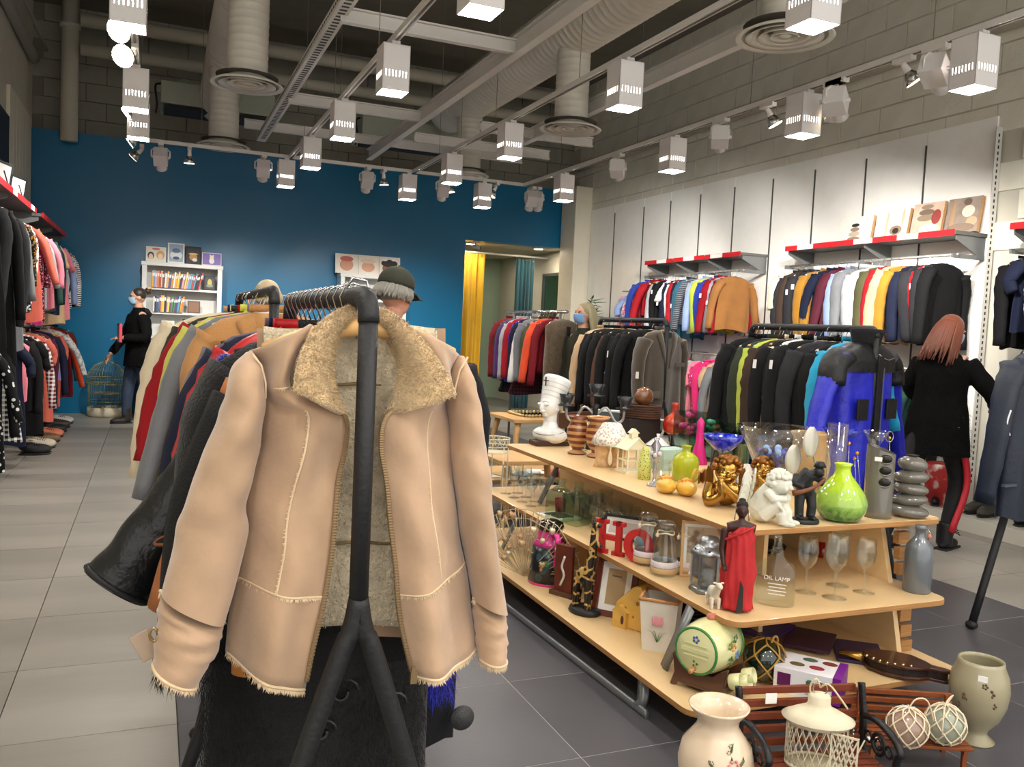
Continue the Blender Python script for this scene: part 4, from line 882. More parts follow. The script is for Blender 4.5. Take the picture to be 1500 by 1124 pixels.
# ================================================================== DISPLAY TABLE
ply = M((224, 192, 142), .4, noise=.06, nscale=5, stretch=(1, .12, 3), coat=.2)
plye = M((168, 122, 72), .6, noise=.2, nscale=6, stretch=(1, 1, 30))
GM = M((128, 130, 132), .35, metal=.5)
ZT1, ZT2, ZT3 = .69, .42, .15
YE = 4.72
def rounded(x0, x1, y0, y1, r=.06):
    P = []
    for cx_, cy_, a0 in ((x1-r, y1-r, 0), (x0+r, y1-r, 90), (x0+r, y0+r, 180), (x1-r, y0+r, 270)):
        P += [(cx_+r*cos(R(a0+k*18)), cy_+r*sin(R(a0+k*18))) for k in range(6)]
    return P
TXY = Matrix(((1, 0, 0, 0), (0, 0, 1, 0), (0, 1, 0, 0), (0, 0, 0, 1)))     # XZ poly -> XY board
tb = thing('display_table', 'three-tier stepped plywood display table with grey metal legs covered in ornaments', 'table', (2.3, 3.4, 0))
o0 = Vector((2.3, 3.4, 0))
def board(x0, x1, y0, y1, z, name, r=.06):
    p = [(x-o0.x, y-o0.y) for x, y in rounded(x0, x1, y0, y1, r)]
    b = MB(); b.prism(p, .021, Matrix.Translation((0, 0, z-.0105)) @ TXY); o = b.build(name, [ply, plye], tb, bevel=.002)
    me = o.data
    for f in me.polygons:
        if abs(f.normal.z) < .5: f.material_index = 1
board(1.965, 3.0, 2.48, YE, ZT1, 'top_shelf'); board(1.83, 2.86, 2.31, YE+.04, ZT2, 'middle_shelf'); board(1.65, 2.9, 2.26, YE+.1, ZT3, 'bottom_shelf')
# inner riser boards and the slanted side board with finger joints on the right
MB().box((2.32-o0.x, 3.7-o0.y, .545), (.02, 1.9, .24)).build('riser', ply, tb); MB().box((2.32-o0.x, 3.7-o0.y, .275), (.02, 1.9, .27)).build('riser', ply, tb)
def side(z0, z1, y0a, y0b, y1):
    b = MB(); P = [(y0a, z0), (y1, z0), (y1, z1), (y0b, z1)]
    T_ = Matrix(((0, 1, 0, 2.80-o0.x), (1, 0, 0, -o0.y), (0, 0, 1, 0), (0, 0, 0, 1)))
    b.prism([(y, z) for y, z in P], .024, T_); return b.build('side_board', ply, tb)
side(ZT2, ZT1-.021, 2.55, 2.62, 3.2); side(ZT3, ZT2-.021, 2.48, 2.54, 3.2)
for k in range(9):
    z = ZT3+.02+k*.062
    if abs(z-ZT2) < .02: continue
    MB().box((2.845-o0.x, 2.5+(z-.15)*.12-o0.y, z), (.06, .03, .05)).build('finger_joint', [plye], tb, bevel=.002)
MB().box((2.92-o0.x, 2.9-o0.y, .21), (.03, .5, .1)).build('end_block', ply, tb, bevel=.003)
# bent flat bar legs
pts = bez([(1.70, 2.64, .14), (1.68, 2.6, .06), (1.67, 2.62, .02), (1.665, 2.7, .014), (1.62, 4.3, .014), (1.62, 4.4, .03), (1.64, 4.44, .14)], 60)
MB().tube([p-o0 for p in pts], .02, 8, flat=.6).build('floor_runner', GM, tb)
for (ax, ay, az), (bx_, by_, bz) in (((972, 980, ZT3), (1012, 890, ZT2-.02)), ((790, 738, ZT2), (822, 672, ZT1-.02)), ((735, 805, ZT3), (765, 745, ZT2-.02))):
    a = at(ax, ay, z=az); c = at(bx_, by_, z=bz); MB().tube([a-o0, c-o0], .03, 4, flat=.13, up=(1, 0, -.6)).build('strap_leg', GM, tb)
MB().box((1.72-o0.x, 2.68-o0.y, .075), (.012, .04, .13)).box((1.66-o0.x, 4.4-o0.y, .075), (.012, .04, .13)).build('strap_leg', GM, tb)
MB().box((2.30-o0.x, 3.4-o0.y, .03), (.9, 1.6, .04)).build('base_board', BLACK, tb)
def sz(px, p): return px*depth(p)/F
def P1(px, py): return at(px, py, z=ZT1)
def P2(px, py): return at(px, py, z=ZT2)
def P3(px, py): return at(px, py, z=ZT3)
def facecam(p, off=0): return math.atan2(p.x, p.y)*-1+off       # local -Y towards the camera
glz = M((232, 232, 228), .12, coat=.8, noise=.02)
# ---- queen bust
p = P1(806, 655); p += Vector((.03, .08, 0)); s = sz(97, p)/.30
bs = thing('bust', 'white glazed bust of an Egyptian queen in a tall headdress', 'figurine', p+Vector((0, 0, .03)), facecam(p)-.7, scale=s)
def torso_(q, d): return q
b = MB()
b.ell((0, .0, .025), (.095, .055, .042), 24)                       # shoulders
b.lathe([(.05, .04), (.036, .065), (.03, .085), (.031, .12), (.034, .135)], 20, (0, .0, 0), sx=1, sy=1)
b.ell((0, -.012, .158), (.044, .05, .05), 24); b.ell((0, -.036, .124), (.017, .018, .015), 12)
b.ell((0, -.064, .152), (.008, .014, .016), 10); b.ell((0, -.06, .134), (.015, .009, .006), 10)
for sx in (-1, 1): b.ell((sx*.019, -.056, .166), (.014, .009, .007), 10); b.ell((sx*.044, -.002, .15), (.006, .012, .017), 10)
q = Matrix.Rotation(R(-24), 3, 'X')
b.lathe([(.046, -.02), (.05, .01), (.058, .05), (.067, .095), (.064, .108), (0, .116)], 32, (0, -.002, .178), rot=q)
b.build('figure', glz, bs, voxel=.0022, smooth_it=2)
for sx in (-1, 1): MB().tube([(sx*.008, -.067, .176), (sx*.02, -.066, .181), (sx*.034, -.054, .176)], .0012, 5).build('eyebrow', M((120, 118, 112), .4), bs)
gl2 = M((205, 205, 202), .2); gold_d = M((60, 56, 40), .4)
for k in range(4):
    MB().lathe([(.0505+k*.004, .01+k*.02), (.0515+k*.004, .013+k*.02), (.0515+k*.004, .016+k*.02)], 28, (0, -.002, .178), rot=q, cap=False).build('headdress_band', gl2, bs)
MB().box((0, -.044, .268), (.003, .006, .04)).box((0, -.044, .272), (.03, .006, .003)).build('headdress_emblem', gold_d, bs)
MB().tube([(.084*cos(a), -.052*abs(sin(a))-.003, .046-.018*abs(sin(a))) for a in [R(180+k*9) for k in range(21)]], .0014, 5).build('collar_line', M((40, 40, 44), .4), bs)
one(MB().box((0, 0, .015), (.22, .12, .03)), 'wooden_block', M((74, 48, 34), .6, noise=.2), 'dark wooden block under the white queen bust', 'block', p, 0, bevel=.003)
# ---- turned striped wooden vases
swd = M((108, 56, 32), .28, pat='rings', rgb2=(190, 138, 90), pscale=9, coat=.5)
def lathed(px, py, z, hpx, prof, mt, name, label, cat, n=32, dx=0, group=None, **k):
    """profile given for height 1; hpx is the pixel height seen"""
    p = at(px, py, z=z) if not isinstance(px, Vector) else px
    h = sz(hpx, p)
    return one(MB().lathe([(r*h, q*h) for r, q in prof], n, **k), name, mt, label, cat, p, facecam(p), group)
vp = [(0, 0), (.24, 0), (.25, .04), (.14, .1), (.13, .14), (.25, .3), (.3, .5), (.28, .68), (.22, .8), (.21, .86), (.29, 1), (.27, 1), (.22, .86), (.2, .5), (0, .45)]
lathed(845, 665, ZT1, 56, vp, swd, 'wooden_vase', 'turned striped wooden vase, the left of two behind the queen bust', 'vase')
lathed(874, 670, ZT1, 60, vp, swd, 'wooden_vase', 'turned striped wooden vase, the right of two by the cottage lamp', 'vase')
# ---- vases and bottles on the top shelf
lime_g = M((196, 206, 40), .15, trans=.35, coat=.5); pinkg = M((226, 40, 140), .25, trans=.25, coat=.3)
lathed(1003, 704, ZT1, 52, [(0, 0), (.33, 0), (.37, .05), (.37, .55), (.33, .68), (.2, .78), (.12, .82), (.115, .94), (.15, .97), (.15, 1), (.1, 1), (.08, .85), (0, .8)], lime_g, 'glass_bottle', 'lime yellow frosted glass bottle vase behind the clogs', 'bottle')
lathed(1023, 680, ZT1, 62, [(0, 0), (.2, 0), (.21, .04), (.1, .5), (.08, .85), (.09, 1), (.05, 1.06), (0, 1.12)], pinkg, 'glass_bottle', 'tall hot pink cone bottle behind the lime bottle', 'bottle')
redv = M((176, 44, 26), .15, coat=.7, pat='blotch', rgb2=(206, 84, 50), pscale=9)
p = at(986, 660, z=ZT1)+Vector((0, 0, .1))
one(MB().lathe([(r*sz(46, p), q*sz(46, p)) for r, q in [(0, 0), (.2, 0), (.34, .1), (.38, .32), (.32, .52), (.15, .64), (.11, .7), (.1, .9), (.14, 1), (.1, 1), (.07, .7), (0, .6)]], 32), 'red_vase', redv, 'round red orange vase with a pale narrow neck on a wire stand', 'vase', p)
st = MB()
for k in range(4): a = k*pi/2+.4; st.tube([p+Vector((.03*cos(a), .03*sin(a), .03)), p+Vector((.045*cos(a), .045*sin(a), -.1))], .0025, 5)
st.tube([p+Vector((.03*cos(k*pi/8), .03*sin(k*pi/8), .012)) for k in range(17)], .0025, 5, cap=False)
one(st, 'wire_stand', STEEL, 'little wire stand under the round red vase', 'stand')
gv = M((150, 190, 70), .1, coat=.8, noise=.1, nscale=10)
# green vase: lower third darker green glass swirl
nt = gv.node_tree; N_ = nt.nodes; L_ = nt.links; tcn = N_.new('ShaderNodeTexCoord'); sep = N_.new('ShaderNodeSeparateXYZ'); L_.new(tcn.outputs['Object'], sep.inputs[0])
nzn = N_.new('ShaderNodeTexNoise'); nzn.inputs['Scale'].default_value = 18; nzn.inputs['Distortion'].default_value = 1.5; L_.new(tcn.outputs['Object'], nzn.inputs['Vector'])
ad = N_.new('ShaderNodeMath'); ad.operation = 'MULTIPLY_ADD'; ad.inputs[1].default_value = .12; L_.new(nzn.outputs['Fac'], ad.inputs[0]); L_.new(sep.outputs['Z'], ad.inputs[2])
crn = N_.new('ShaderNodeValToRGB'); e = crn.color_ramp.elements; e[0].position = .075; e[0].color = (*lin((28, 104, 44)), 1); e[1].position = .13; e[1].color = (*lin((150, 186, 84)), 1); e3 = e.new(.24); e3.color = (*lin((182, 212, 34)), 1)
L_.new(ad.outputs[0], crn.inputs[0]); L_.new(crn.outputs[0], N_['Principled BSDF'].inputs['Base Color'])
gvo = lathed(1230, 762, ZT1, 84, [(0, 0), (.24, .0), (.34, .05), (.43, .2), (.44, .34), (.38, .5), (.26, .66), (.15, .8), (.125, .88), (.125, .95), (.16, 1), (.13, 1), (.09, .9), (0, .8)], gv, 'green_vase', 'big bulbous green glass vase, lime above and dark green below', 'vase', 40)
# grey ceramics
gcer = M((104, 100, 92), .18, coat=.7)
p = P1(1284, 757); h = sz(100, p)
t = thing('hole_vase', 'tall grey ceramic cylinder vase with three round holes and a slanted rim', 'vase', p, facecam(p))
def cyl(u, v, rr=1):
    a = u*2*pi; hh = h*(1+.06*cos(a)*-1); return Vector((h*.205*rr*cos(a)*(1-.03*v), h*.205*rr*sin(a), v*hh))
b = MB(); b.grid(32, 12, cyl, cu=True, cap0=True); b.grid(32, 12, lambda u, v: cyl(u, 1-v, .86), cu=True); b.build('body', gcer, t)
for k in range(3):
    z = h*(.54+.17*k); c = Vector((h*.07, -h*.195, z))
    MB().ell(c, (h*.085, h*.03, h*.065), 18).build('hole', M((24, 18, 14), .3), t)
    MB().tube([c+Vector((h*.088*cos(a), -h*.018+h*.03*abs(cos(a)), h*.068*sin(a))) for a in [q*pi/10 for q in range(21)]], h*.014, 6, cap=False).build('hole_rim', gcer, t)
MB().box((h*-.03, -h*.215, h*.87), (h*.1, .002, h*.06)).build('price_tag', PAPER, t)
p = P1(1328, 757); h = sz(90, p)
t = thing('pebble_vase', 'grey ceramic vase shaped like five stacked pebbles', 'vase', p, facecam(p))
zc = 0
for k, (rx, hz, dx) in enumerate(((.33, .21, -.0), (.28, .2, .02), (.27, .2, .03), (.27, .22, .02), (.23, .24, .03))):
    MB().ell((h*dx, 0, h*(zc+hz/2)), (h*rx, h*rx*.8, h*hz*.55), 24, rot=Matrix.Rotation((-1)**k*.08, 3, 'Y')).build('pebble', gcer, t); zc += hz*.9
MB().lathe([(h*.07, 0), (h*.09, .004), (h*.07, .003)], 20, (h*.03, 0, h*1.0)).build('mouth', M((20, 18, 16), .4), t)
# glassware on the top shelf
G = glass()
def glassobj(px, py, z, hpx, prof, name, label, cat, mt=None, group=None, n=28):
    return lathed(px, py, z, hpx, prof, mt or G, name, label, cat, n, group=group, cap=True)
thin = .012
glassobj(1220, 735, ZT1, 115, [(0, 0), (.12, 0), (.125, .01), (.125, 1), (.105, 1), (.105, .05), (0, .05)], 'glass_cylinder', 'tall clear glass cylinder behind the green vase', 'vase')
glassobj(1276, 735, ZT1, 104, [(0, 0), (.13, 0), (.13, .01), (.03, .03), (.03, .5), (.06, .8), (.18, 1), (.165, 1), (.045, .8), (.0, .5)], 'flared_vase', 'clear glass vase with a wide flared rim behind the holed grey vase', 'vase')
clearbowl = glass((242, 245, 250))
p = P1(1130, 722); h = sz(98, p)
bw_ = thing('glass_goblet_bowl', 'large clear flared glass bowl filled with blue marbles', 'bowl', p, facecam(p))
MB().lathe([(r*h, q*h) for r, q in [(0, 0), (.2, 0), (.2, .02), (.04, .06), (.04, .22), (.12, .28), (.3, .45), (.42, .72), (.56, 1), (.535, 1), (.4, .74), (.28, .48), (.1, .32), (0, .3)]], 40).build('bowl', clearbowl, bw_)
rs = random.Random(4)
mcol = [M((20, 30, 120), .1, coat=1), M((40, 90, 190), .1, coat=1), M((150, 190, 230), .1, coat=1), M((14, 20, 70), .1, coat=1)]
for k in range(46):
    zq = rs.uniform(.38, .66); rr = (zq-.2)*.62; a = rs.uniform(0, 2*pi); q = rs.uniform(.3, 1)*rr
    MB().ell((q*h*cos(a), q*h*sin(a), zq*h), h*.055, 10).build('marble', mcol[k % 4], bw_)
blueg = M((24, 36, 200), .08, trans=.5, coat=.6, pat='blotch', rgb2=(90, 110, 230), pscale=40)
p = P1(1054, 735); h = sz(100, p)
t = thing('blue_glass_bowl', 'cobalt speckled glass dish on three curling glass legs', 'bowl', p, facecam(p))
MB().lathe([(r*h, q*h) for r, q in [(0, .72), (.12, .76), (.26, .9), (.3, .98), (.28, .98), (.23, .9), (.1, .79), (0, .76)]], 32).build('dish', blueg, t)
for k in range(3):
    a = k*2*pi/3+.5; d = Vector((cos(a), sin(a), 0))*h
    MB().tube(bez([d*.12+Vector((0, 0, .78*h)), d*.2+Vector((0, 0, .45*h)), d*.26+Vector((0, 0, .2*h)), d*.12+Vector((0, 0, .008)), d*.06+Vector((0, 0, .25*h))], 20), h*.014, 8).build('glass_leg', glass((190, 198, 245)), t)
p = P1(1236, 730); h = sz(100, p)
t = thing('blue_glass_plate', 'shallow violet blue glass dish behind the glass cylinder', 'bowl', p+Vector((.1, .15, 0)), 0)
MB().lathe([(r*h, q*h) for r, q in [(0, .8), (.2, .86), (.3, .96), (.28, .96), (.18, .88), (0, .83)]], 32).build('dish', blueg, t)
MB().lathe([(r*h, q*h) for r, q in [(0, 0), (.1, 0), (.02, .04), (.02, .78), (.05, .82)]], 14).build('stem', G, t)
# green square vase, picture, glass tube
for px, py, w_, h_, c_, lb in ((1008, 672, 34, 70, (220, 236, 228), 'clear square glass vase of pink silk flowers'), (1068, 684, 38, 62, (150, 170, 110), 'square glass tank with green panels behind the blue dish'), (1090, 688, 34, 56, (170, 170, 150), 'ribbed clear glass tumbler vase behind the blue dish'), (1030, 674, 36, 60, (120, 190, 170), 'clear square vase of green silk leaves')):
    p = P1(px, py); a = sz(w_, p); h = sz(h_, p)
    t = thing('square_vase', lb, 'vase', p, .2)
    b = MB()
    for k in range(4): Q = Matrix.Rotation(k*pi/2, 3, 'Z'); b.box(Q @ Vector((0, -a/2+.002, h/2)), (a, .003, h), Q)
    b.box((0, 0, .004), (a, a, .008)); b.build('glass_box', glass((225, 238, 230)), t)
    if 'silk' in lb or 'panels' in lb or 'ribbed' in lb:
        pc = M((214, 60, 130) if 'pink' in lb else ((60, 140, 110) if 'leaves' in lb else ((110, 140, 70) if 'panels' in lb else (150, 138, 100))), .6)
        rs = random.Random(px)
        for k in range(7):
            c = Vector((rs.uniform(-.3, .3)*a, rs.uniform(-.3, .3)*a, h*rs.uniform(.55, .95)))
            if 'silk' in lb:
                MB().ell(c, (a*.2, a*.18, a*.12), 8, fn=lambda q_, d_: q_*(1+.3*sin(5*math.atan2(d_.y, d_.x)))).build('petal', pc, t)
            else: MB().box((c.x, c.y, h*.35), (a*.12, a*.12, h*.6)).build('strip', pc, t)
# tan pot with metal flowers
p = P1(1185, 722); h = sz(86, p)
one(MB().lathe([(r*h, q*h) for r, q in [(0, 0), (.2, 0), (.3, .15), (.36, .45), (.34, .6), (.3, .7), (.28, .9), (.33, .97), (.33, 1), (.28, 1), (.24, .85), (0, .8)]], 28), 'tan_pot', M((188, 152, 104), .8, noise=.1, bump=.2), 'tan ribbed terracotta pot behind the black figure', 'pot', p+Vector((.06, .08, 0)))
def spoon(px, py, tpx, tpy, label):
    a = P1(px, py); b_ = at(tpx, tpy, Y=a.y); d = b_-a
    t = thing('metal_flower', label, 'ornament', a)
    MB().tube(bez([Vector((0, 0, 0)), d*.5+Vector((.02, 0, 0)), d], 10), .004, 6).build('stem', STEEL, t)
    def lf(u, v): w_ = sin(pi*min(1, v*.93+.05))**.6*.042; return d+Vector(((u-.5)*2*w_, -.012*cos((u-.5)*pi), (v-.3)*.125))
    MB().grid(9, 12, lf).build('leaf_bowl', M((200, 196, 184), .35, metal=.3), t, solid=.003)
spoon(1196, 745, 1187, 656, 'right upright brushed metal leaf on a stem behind the black figure')
spoon(1170, 742, 1161, 682, 'left brushed metal leaf on a stem behind the white angel')
for (px, py, tx_, ty_, lb, ring) in ((1304, 735, 1303, 642, 'thin wire ornament with a ring and gold bead', 1), (1240, 735, 1244, 650, 'thin stem with a slim gold leaf behind the green vase', 0), (1255, 735, 1252, 672, 'thin stem with a steel bead behind the green vase', 0), (1262, 740, 1256, 664, 'thin leaning wire stalk behind the green vase', 0)):
    a = P1(px, py); b_ = at(tx_, ty_, Y=a.y)-a
    t = thing('wire_ornament', lb, 'ornament', a)
    MB().tube([(0, 0, 0), b_], .0015, 5).lathe([(0, 0), (.012, 0), (0, .004)], 12).build('stem', STEEL, t); MB().ell(b_, .008, 12).build('bead', M((200, 160, 70), .2, metal=1), t)
    if ring: MB().tube([b_+Vector((.022*cos(q*pi/8), 0, .006+.024*sin(q*pi/8))) for q in range(17)], .0018, 5, cap=False).build('ring', STEEL, t)
# speckled egg
p = P1(1092, 722); h = sz(42, p)
one(MB().ell((0, 0, h*.5), (h*.38, h*.38, h*.52), 24, fn=lambda q_, d_: Vector((q_.x*(1-.12*d_.z), q_.y*(1-.12*d_.z), q_.z))), 'speckled_egg', M((226, 220, 208), .5, pat='cells', rgb2=(180, 172, 158), pscale=90), 'white speckled egg ornament behind the gold cherub', 'egg', p)
# cone vase, tumbler, silver candlestick
lathed(943, 702, ZT1, 48, [(0, 0), (.2, 0), (.19, .5), (.12, .9), (.09, 1), (0, 1)], M((206, 212, 120), .4, pat='dots', rgb2=(90, 84, 30), pscale=110), 'speckled_cone', 'pale green cone candle holder speckled with olive marks', 'ornament')
glassobj(970, 706, ZT1, 32, [(0, 0), (.3, 0), (.32, .05), (.4, 1), (.37, 1), (.29, .1), (0, .1)], 'tumbler', 'small clear glass tumbler behind the clogs', 'glass')
p = P1(958, 712); h = sz(70, p)
t = thing('silver_candlestick', 'silver figured candlestick left of the clogs', 'candlestick', p)
MB().lathe([(r*h, q*h) for r, q in [(0, 0), (.16, 0), (.16, .03), (.05, .08), (.03, .2), (.06, .3), (.03, .4), (.05, .55), (.1, .65), (.05, .72), (.11, .85), (.04, .95), (.07, 1), (0, 1)]], 18).build('stem', M((196, 190, 196), .25, metal=.8), t)
for k in range(6): MB().ell((h*.1*cos(k), h*.1*sin(k), h*(.66+.04*(k % 2))), h*.045, 8).build('blossom', M((214, 208, 214), .3), t)
# yellow clogs
ylw = M((226, 178, 66), .35, coat=.5); yr = M((214, 96, 50), .5)
for k, (px, py, lb) in enumerate(((975, 722, 'small yellow wooden clog with orange stripes, the left one'), (1005, 726, 'small yellow wooden clog with orange stripes, the right one'))):
    p = P1(px, py); s = sz(34, p)/.10
    t = thing('clog', lb, 'clog', p, facecam(p)+.25, 'pair of yellow clogs', s)
    def clog(q_, d_):
        z = max(q_.z, -.03)
        if d_.y < -.2: z += .008*(-d_.y)
        return Vector((q_.x, q_.y, z))
    MB().ell((0, 0, .03), (.042, .075, .034), 24, fn=clog).build('shoe', ylw, t)
    MB().ell((0, .035, .052), (.026, .028, .02), 16).build('opening', M((150, 100, 30), .7), t)
    MB().tube([(-.03, .02, .052), (0, .0, .07), (.03, .02, .052)], .009, 8).build('instep', ylw, t)
    for j in range(4): MB().tube([(-.024+j*.016, -.02, .062), (-.022+j*.015, .012, .068)], .003, 5).build('stripe', yr, t)
# ribboned golden glass
p = P1(1030, 712); s = sz(50, p)
t = thing('gold_ribbon_bowl', 'amber and gold ribboned glass ornament behind the blue dish legs', 'ornament', p)
for k in range(5):
    a = k*1.3; MB().tube(bez([(s*.4*cos(a), s*.3*sin(a), .02), (s*.2*cos(a+.7), s*.3*sin(a+.7), s*.45), (s*.4*cos(a+1.6), s*.3*sin(a+1.6), .02)], 12), s*.05, 8, flat=.5).build('ribbon', M((224, 190, 80), .15, trans=.4, metal=.2), t)
# clock picture in a box
p = P1(893, 648)+Vector((.05, .1, 0)); s = sz(48, p)
t = thing('boxed_clock', 'boxed turquoise clock with a green dial behind the cottage lamp', 'clock', p, facecam(p)-.1)
MB().box((0, 0, s*.46), (s*1.02, .05, s*.92)).build('box', M((214, 220, 220), .5), t, bevel=.002)
MB().box((0, -.026, s*.46), (s*.92, .003, s*.82)).build('card', M((70, 84, 92), .6), t)
def arc_(r0, r1, z0, mt, nm, y): MB().grid(24, 2, lambda u, v: Vector(((r0+(r1-r0)*v)*cos(pi*u), y, z0+(r0+(r1-r0)*v)*sin(pi*u)))).build(nm, mt, t, solid=.002)
arc_(s*.28, s*.45, s*.12, M((70, 170, 190), .4), 'clock_ring', -.029); arc_(0, s*.28, s*.12, M((170, 172, 96), .5), 'dial', -.03)
for k in range(9): a = pi*(k+.5)/9; MB().box((s*.23*cos(a), -.032, s*.12+s*.23*sin(a)), (s*.02, .002, s*.05), Matrix.Rotation(pi/2-a, 3, 'Y')).build('numeral_mark', BLACK, t)
# coffee pots
enam = M((226, 226, 222), .15, coat=.8)
p = P1(945, 655)+Vector((.06, .1, 0)); h = sz(50, p)
t = thing('coffee_pot', 'white enamel coffee pot with lid and curved handle', 'pot', p, facecam(p))
MB().lathe([(r*h, q*h) for r, q in [(0, 0), (.3, 0), (.36, .1), (.34, .5), (.26, .85), (.26, .88), (0, .88)]], 28).build('body', enam, t)
MB().lathe([(r*h, q*h) for r, q in [(.32, .86), (.3, .9), (.12, .97), (.04, 1), (.06, 1.06), (0, 1.08)]], 28).build('lid', enam, t)
MB().tube(bez([(h*.3, 0, h*.75), (h*.52, 0, h*.72), (h*.5, 0, h*.4), (h*.34, 0, h*.2)], 12), h*.035, 8).build('handle', enam, t)
MB().tube([(-h*.3, 0, h*.4), (-h*.42, 0, h*.65), (-h*.5, 0, h*.85)], [h*.07, h*.05, h*.03], 10).build('spout', enam, t)
p = P1(962, 672)+Vector((.04, .06, 0)); h = sz(34, p)
t = thing('sugar_bowl', 'white sugar bowl with a dark rim line beside the coffee pot', 'bowl', p, facecam(p))
MB().lathe([(r*h, q*h) for r, q in [(0, 0), (.3, 0), (.55, .3), (.55, .5), (.5, .55), (.2, .8), (.05, .86), (.08, 1), (0, 1)]], 28).build('body', enam, t); MB().lathe([(.56*h, .49*h), (.57*h, .51*h), (.56*h, .53*h)], 28, cap=False).build('rim_line', M((30, 36, 60), .3), t)
one(MB().box((0, 0, .055), (.17, .1, .11)).box((.0, -.052, .055), (.003, .004, .11)), 'gift_box', M((166, 190, 178), .6), 'pale blue green cardboard box behind the tumbler', 'box', P1(982, 690)+Vector((.02, .05, 0)), .2, bevel=.002)
# house lanterns
crm = M((230, 222, 192), .5)
p = P1(925, 692); s = sz(62, p)/.15
t = thing('house_lantern', 'cream metal lantern shaped like a small house with windows', 'lantern', p, facecam(p)+.5, scale=s)
b = MB(); w_ = .075
b.box((0, 0, .004), (.09, .085, .008))
for sx in (-1, 1):
    for sy in (-1, 1): b.box((sx*w_/2, sy*w_/2, .045), (.005, .005, .085))
for k in range(4):
    Q = Matrix.Rotation(k*pi/2, 3, 'Z')
    for z in (.01, .045, .085): b.box(Q @ Vector((0, -w_/2, z)), (w_, .003, .004), Q)
    b.box(Q @ Vector((0, -w_/2, .045)), (.004, .003, .08), Q)
b.build('frame', crm, t)
b = MB()
for sy in (-1, 1): b.prism([(-.042, .085), (.042, .085), (0, .125)], .003, Matrix.Translation((0, sy*w_/2, 0)))
b.build('gable', crm, t)
for sx in (-1, 1): MB().box((sx*.022, 0, .106), (.066, .09, .003), Matrix.Rotation(sx*.74, 3, 'Y')).build('roof_panel', crm, t)
b = MB().box((0, 0, .13), (.024, .024, .02)); b.prism([(-.018, .14), (.018, .14), (0, .156)], .028); b.build('chimney', crm, t)
p = P1(893, 684); s = sz(66, p)/.15
t = thing('cottage_lamp', 'white ceramic lamp whose roof-like shade is painted with small flowers', 'lamp', p, facecam(p)+.1, scale=s)
MB().lathe([(.068, .075), (.058, .1), (.034, .14), (.03, .146), (.026, .146), (.052, .1), (.062, .078)], 8).build('shade', M((236, 232, 220), .5, pat='cells', rgb2=(196, 176, 160), pscale=110), t)
for sx in (-1, 1): MB().lathe([(0, 0), (.028, 0), (.022, .012), (.02, .03), (.026, .055), (.02, .078), (0, .08)], 16, (sx*.028, 0, 0)).build('column', M((214, 176, 130), .4, noise=.3, nscale=40), t)
# candelabra on a block, wicker trays and the pebble ball
p = P1(876, 668)+Vector((.12, .28, 0))
t = thing('candelabra', 'black and silver three-arm candelabra with glass cups', 'candelabra', p, facecam(p), scale=1.65)
sil = M((170, 172, 174), .3, metal=.8)
MB().lathe([(0, 0), (.05, 0), (.05, .01), (.012, .03), (.01, .14), (.015, .16), (0, .165)], 20).build('stem', BLACK, t)
for sx in (-1, 0, 1):
    if sx: MB().tube(bez([(0, 0, .12), (sx*.04, 0, .15), (sx*.075, 0, .1), (sx*.1, 0, .11), (sx*.105, 0, .145)], 16), .005, 8).build('arm', sil, t)
    z = .15 if sx else .19
    MB().lathe([(0, 0), (.03, .0), (.033, .005), (.012, .006), (.02, .02), (.03, .045), (.027, .045), (.016, .02), (0, .012)], 18, (sx*.105, 0, z)).build('cup', M((60, 62, 66), .15, metal=.5), t)
p = P1(935, 655)
one(MB().box((0, 0, .09), (.22, .13, .18)), 'dark_box', M((38, 30, 28), .6, noise=.2), 'dark brown box carrying the wicker basket', 'box', p, 0, bevel=.002); p.z += .18
t = thing('wicker_basket', 'dark brown wicker tray basket behind the coffee pot', 'basket', p, facecam(p))
b = MB()
for z in range(6): b.tube([(.12*cos(a)*(1.0), .07*sin(a)+.004*sin(a*24+z*pi), .008+z*.014) for a in [q*pi/24 for q in range(49)]], .0075, 5, cap=False)
b.ell((0, 0, .006), (.115, .068, .006), 20); b.build('weave', M((70, 44, 30), .8, noise=.3), t)
one(MB().ell((0, 0, .055), (.062, .05, .058), 24), 'agate_disc', M((112, 72, 44), .2, coat=.8, noise=.35, nscale=20), 'brown polished stone disc standing on the wicker basket', 'ornament', p+Vector((.02, 0, .08)))
one(MB().lathe([(0, 0), (.02, 0), (.004, .01), (.004, .12), (.018, .13), (.024, .15), (.018, .17), (0, .175)], 14), 'spotted_ornament', M((226, 214, 170), .5, pat='cells', rgb2=(40, 30, 24), pscale=120), 'spotted cream stick ornament with a round head by the candelabra', 'ornament', P1(862, 668)+Vector((.08, .2, 0)))
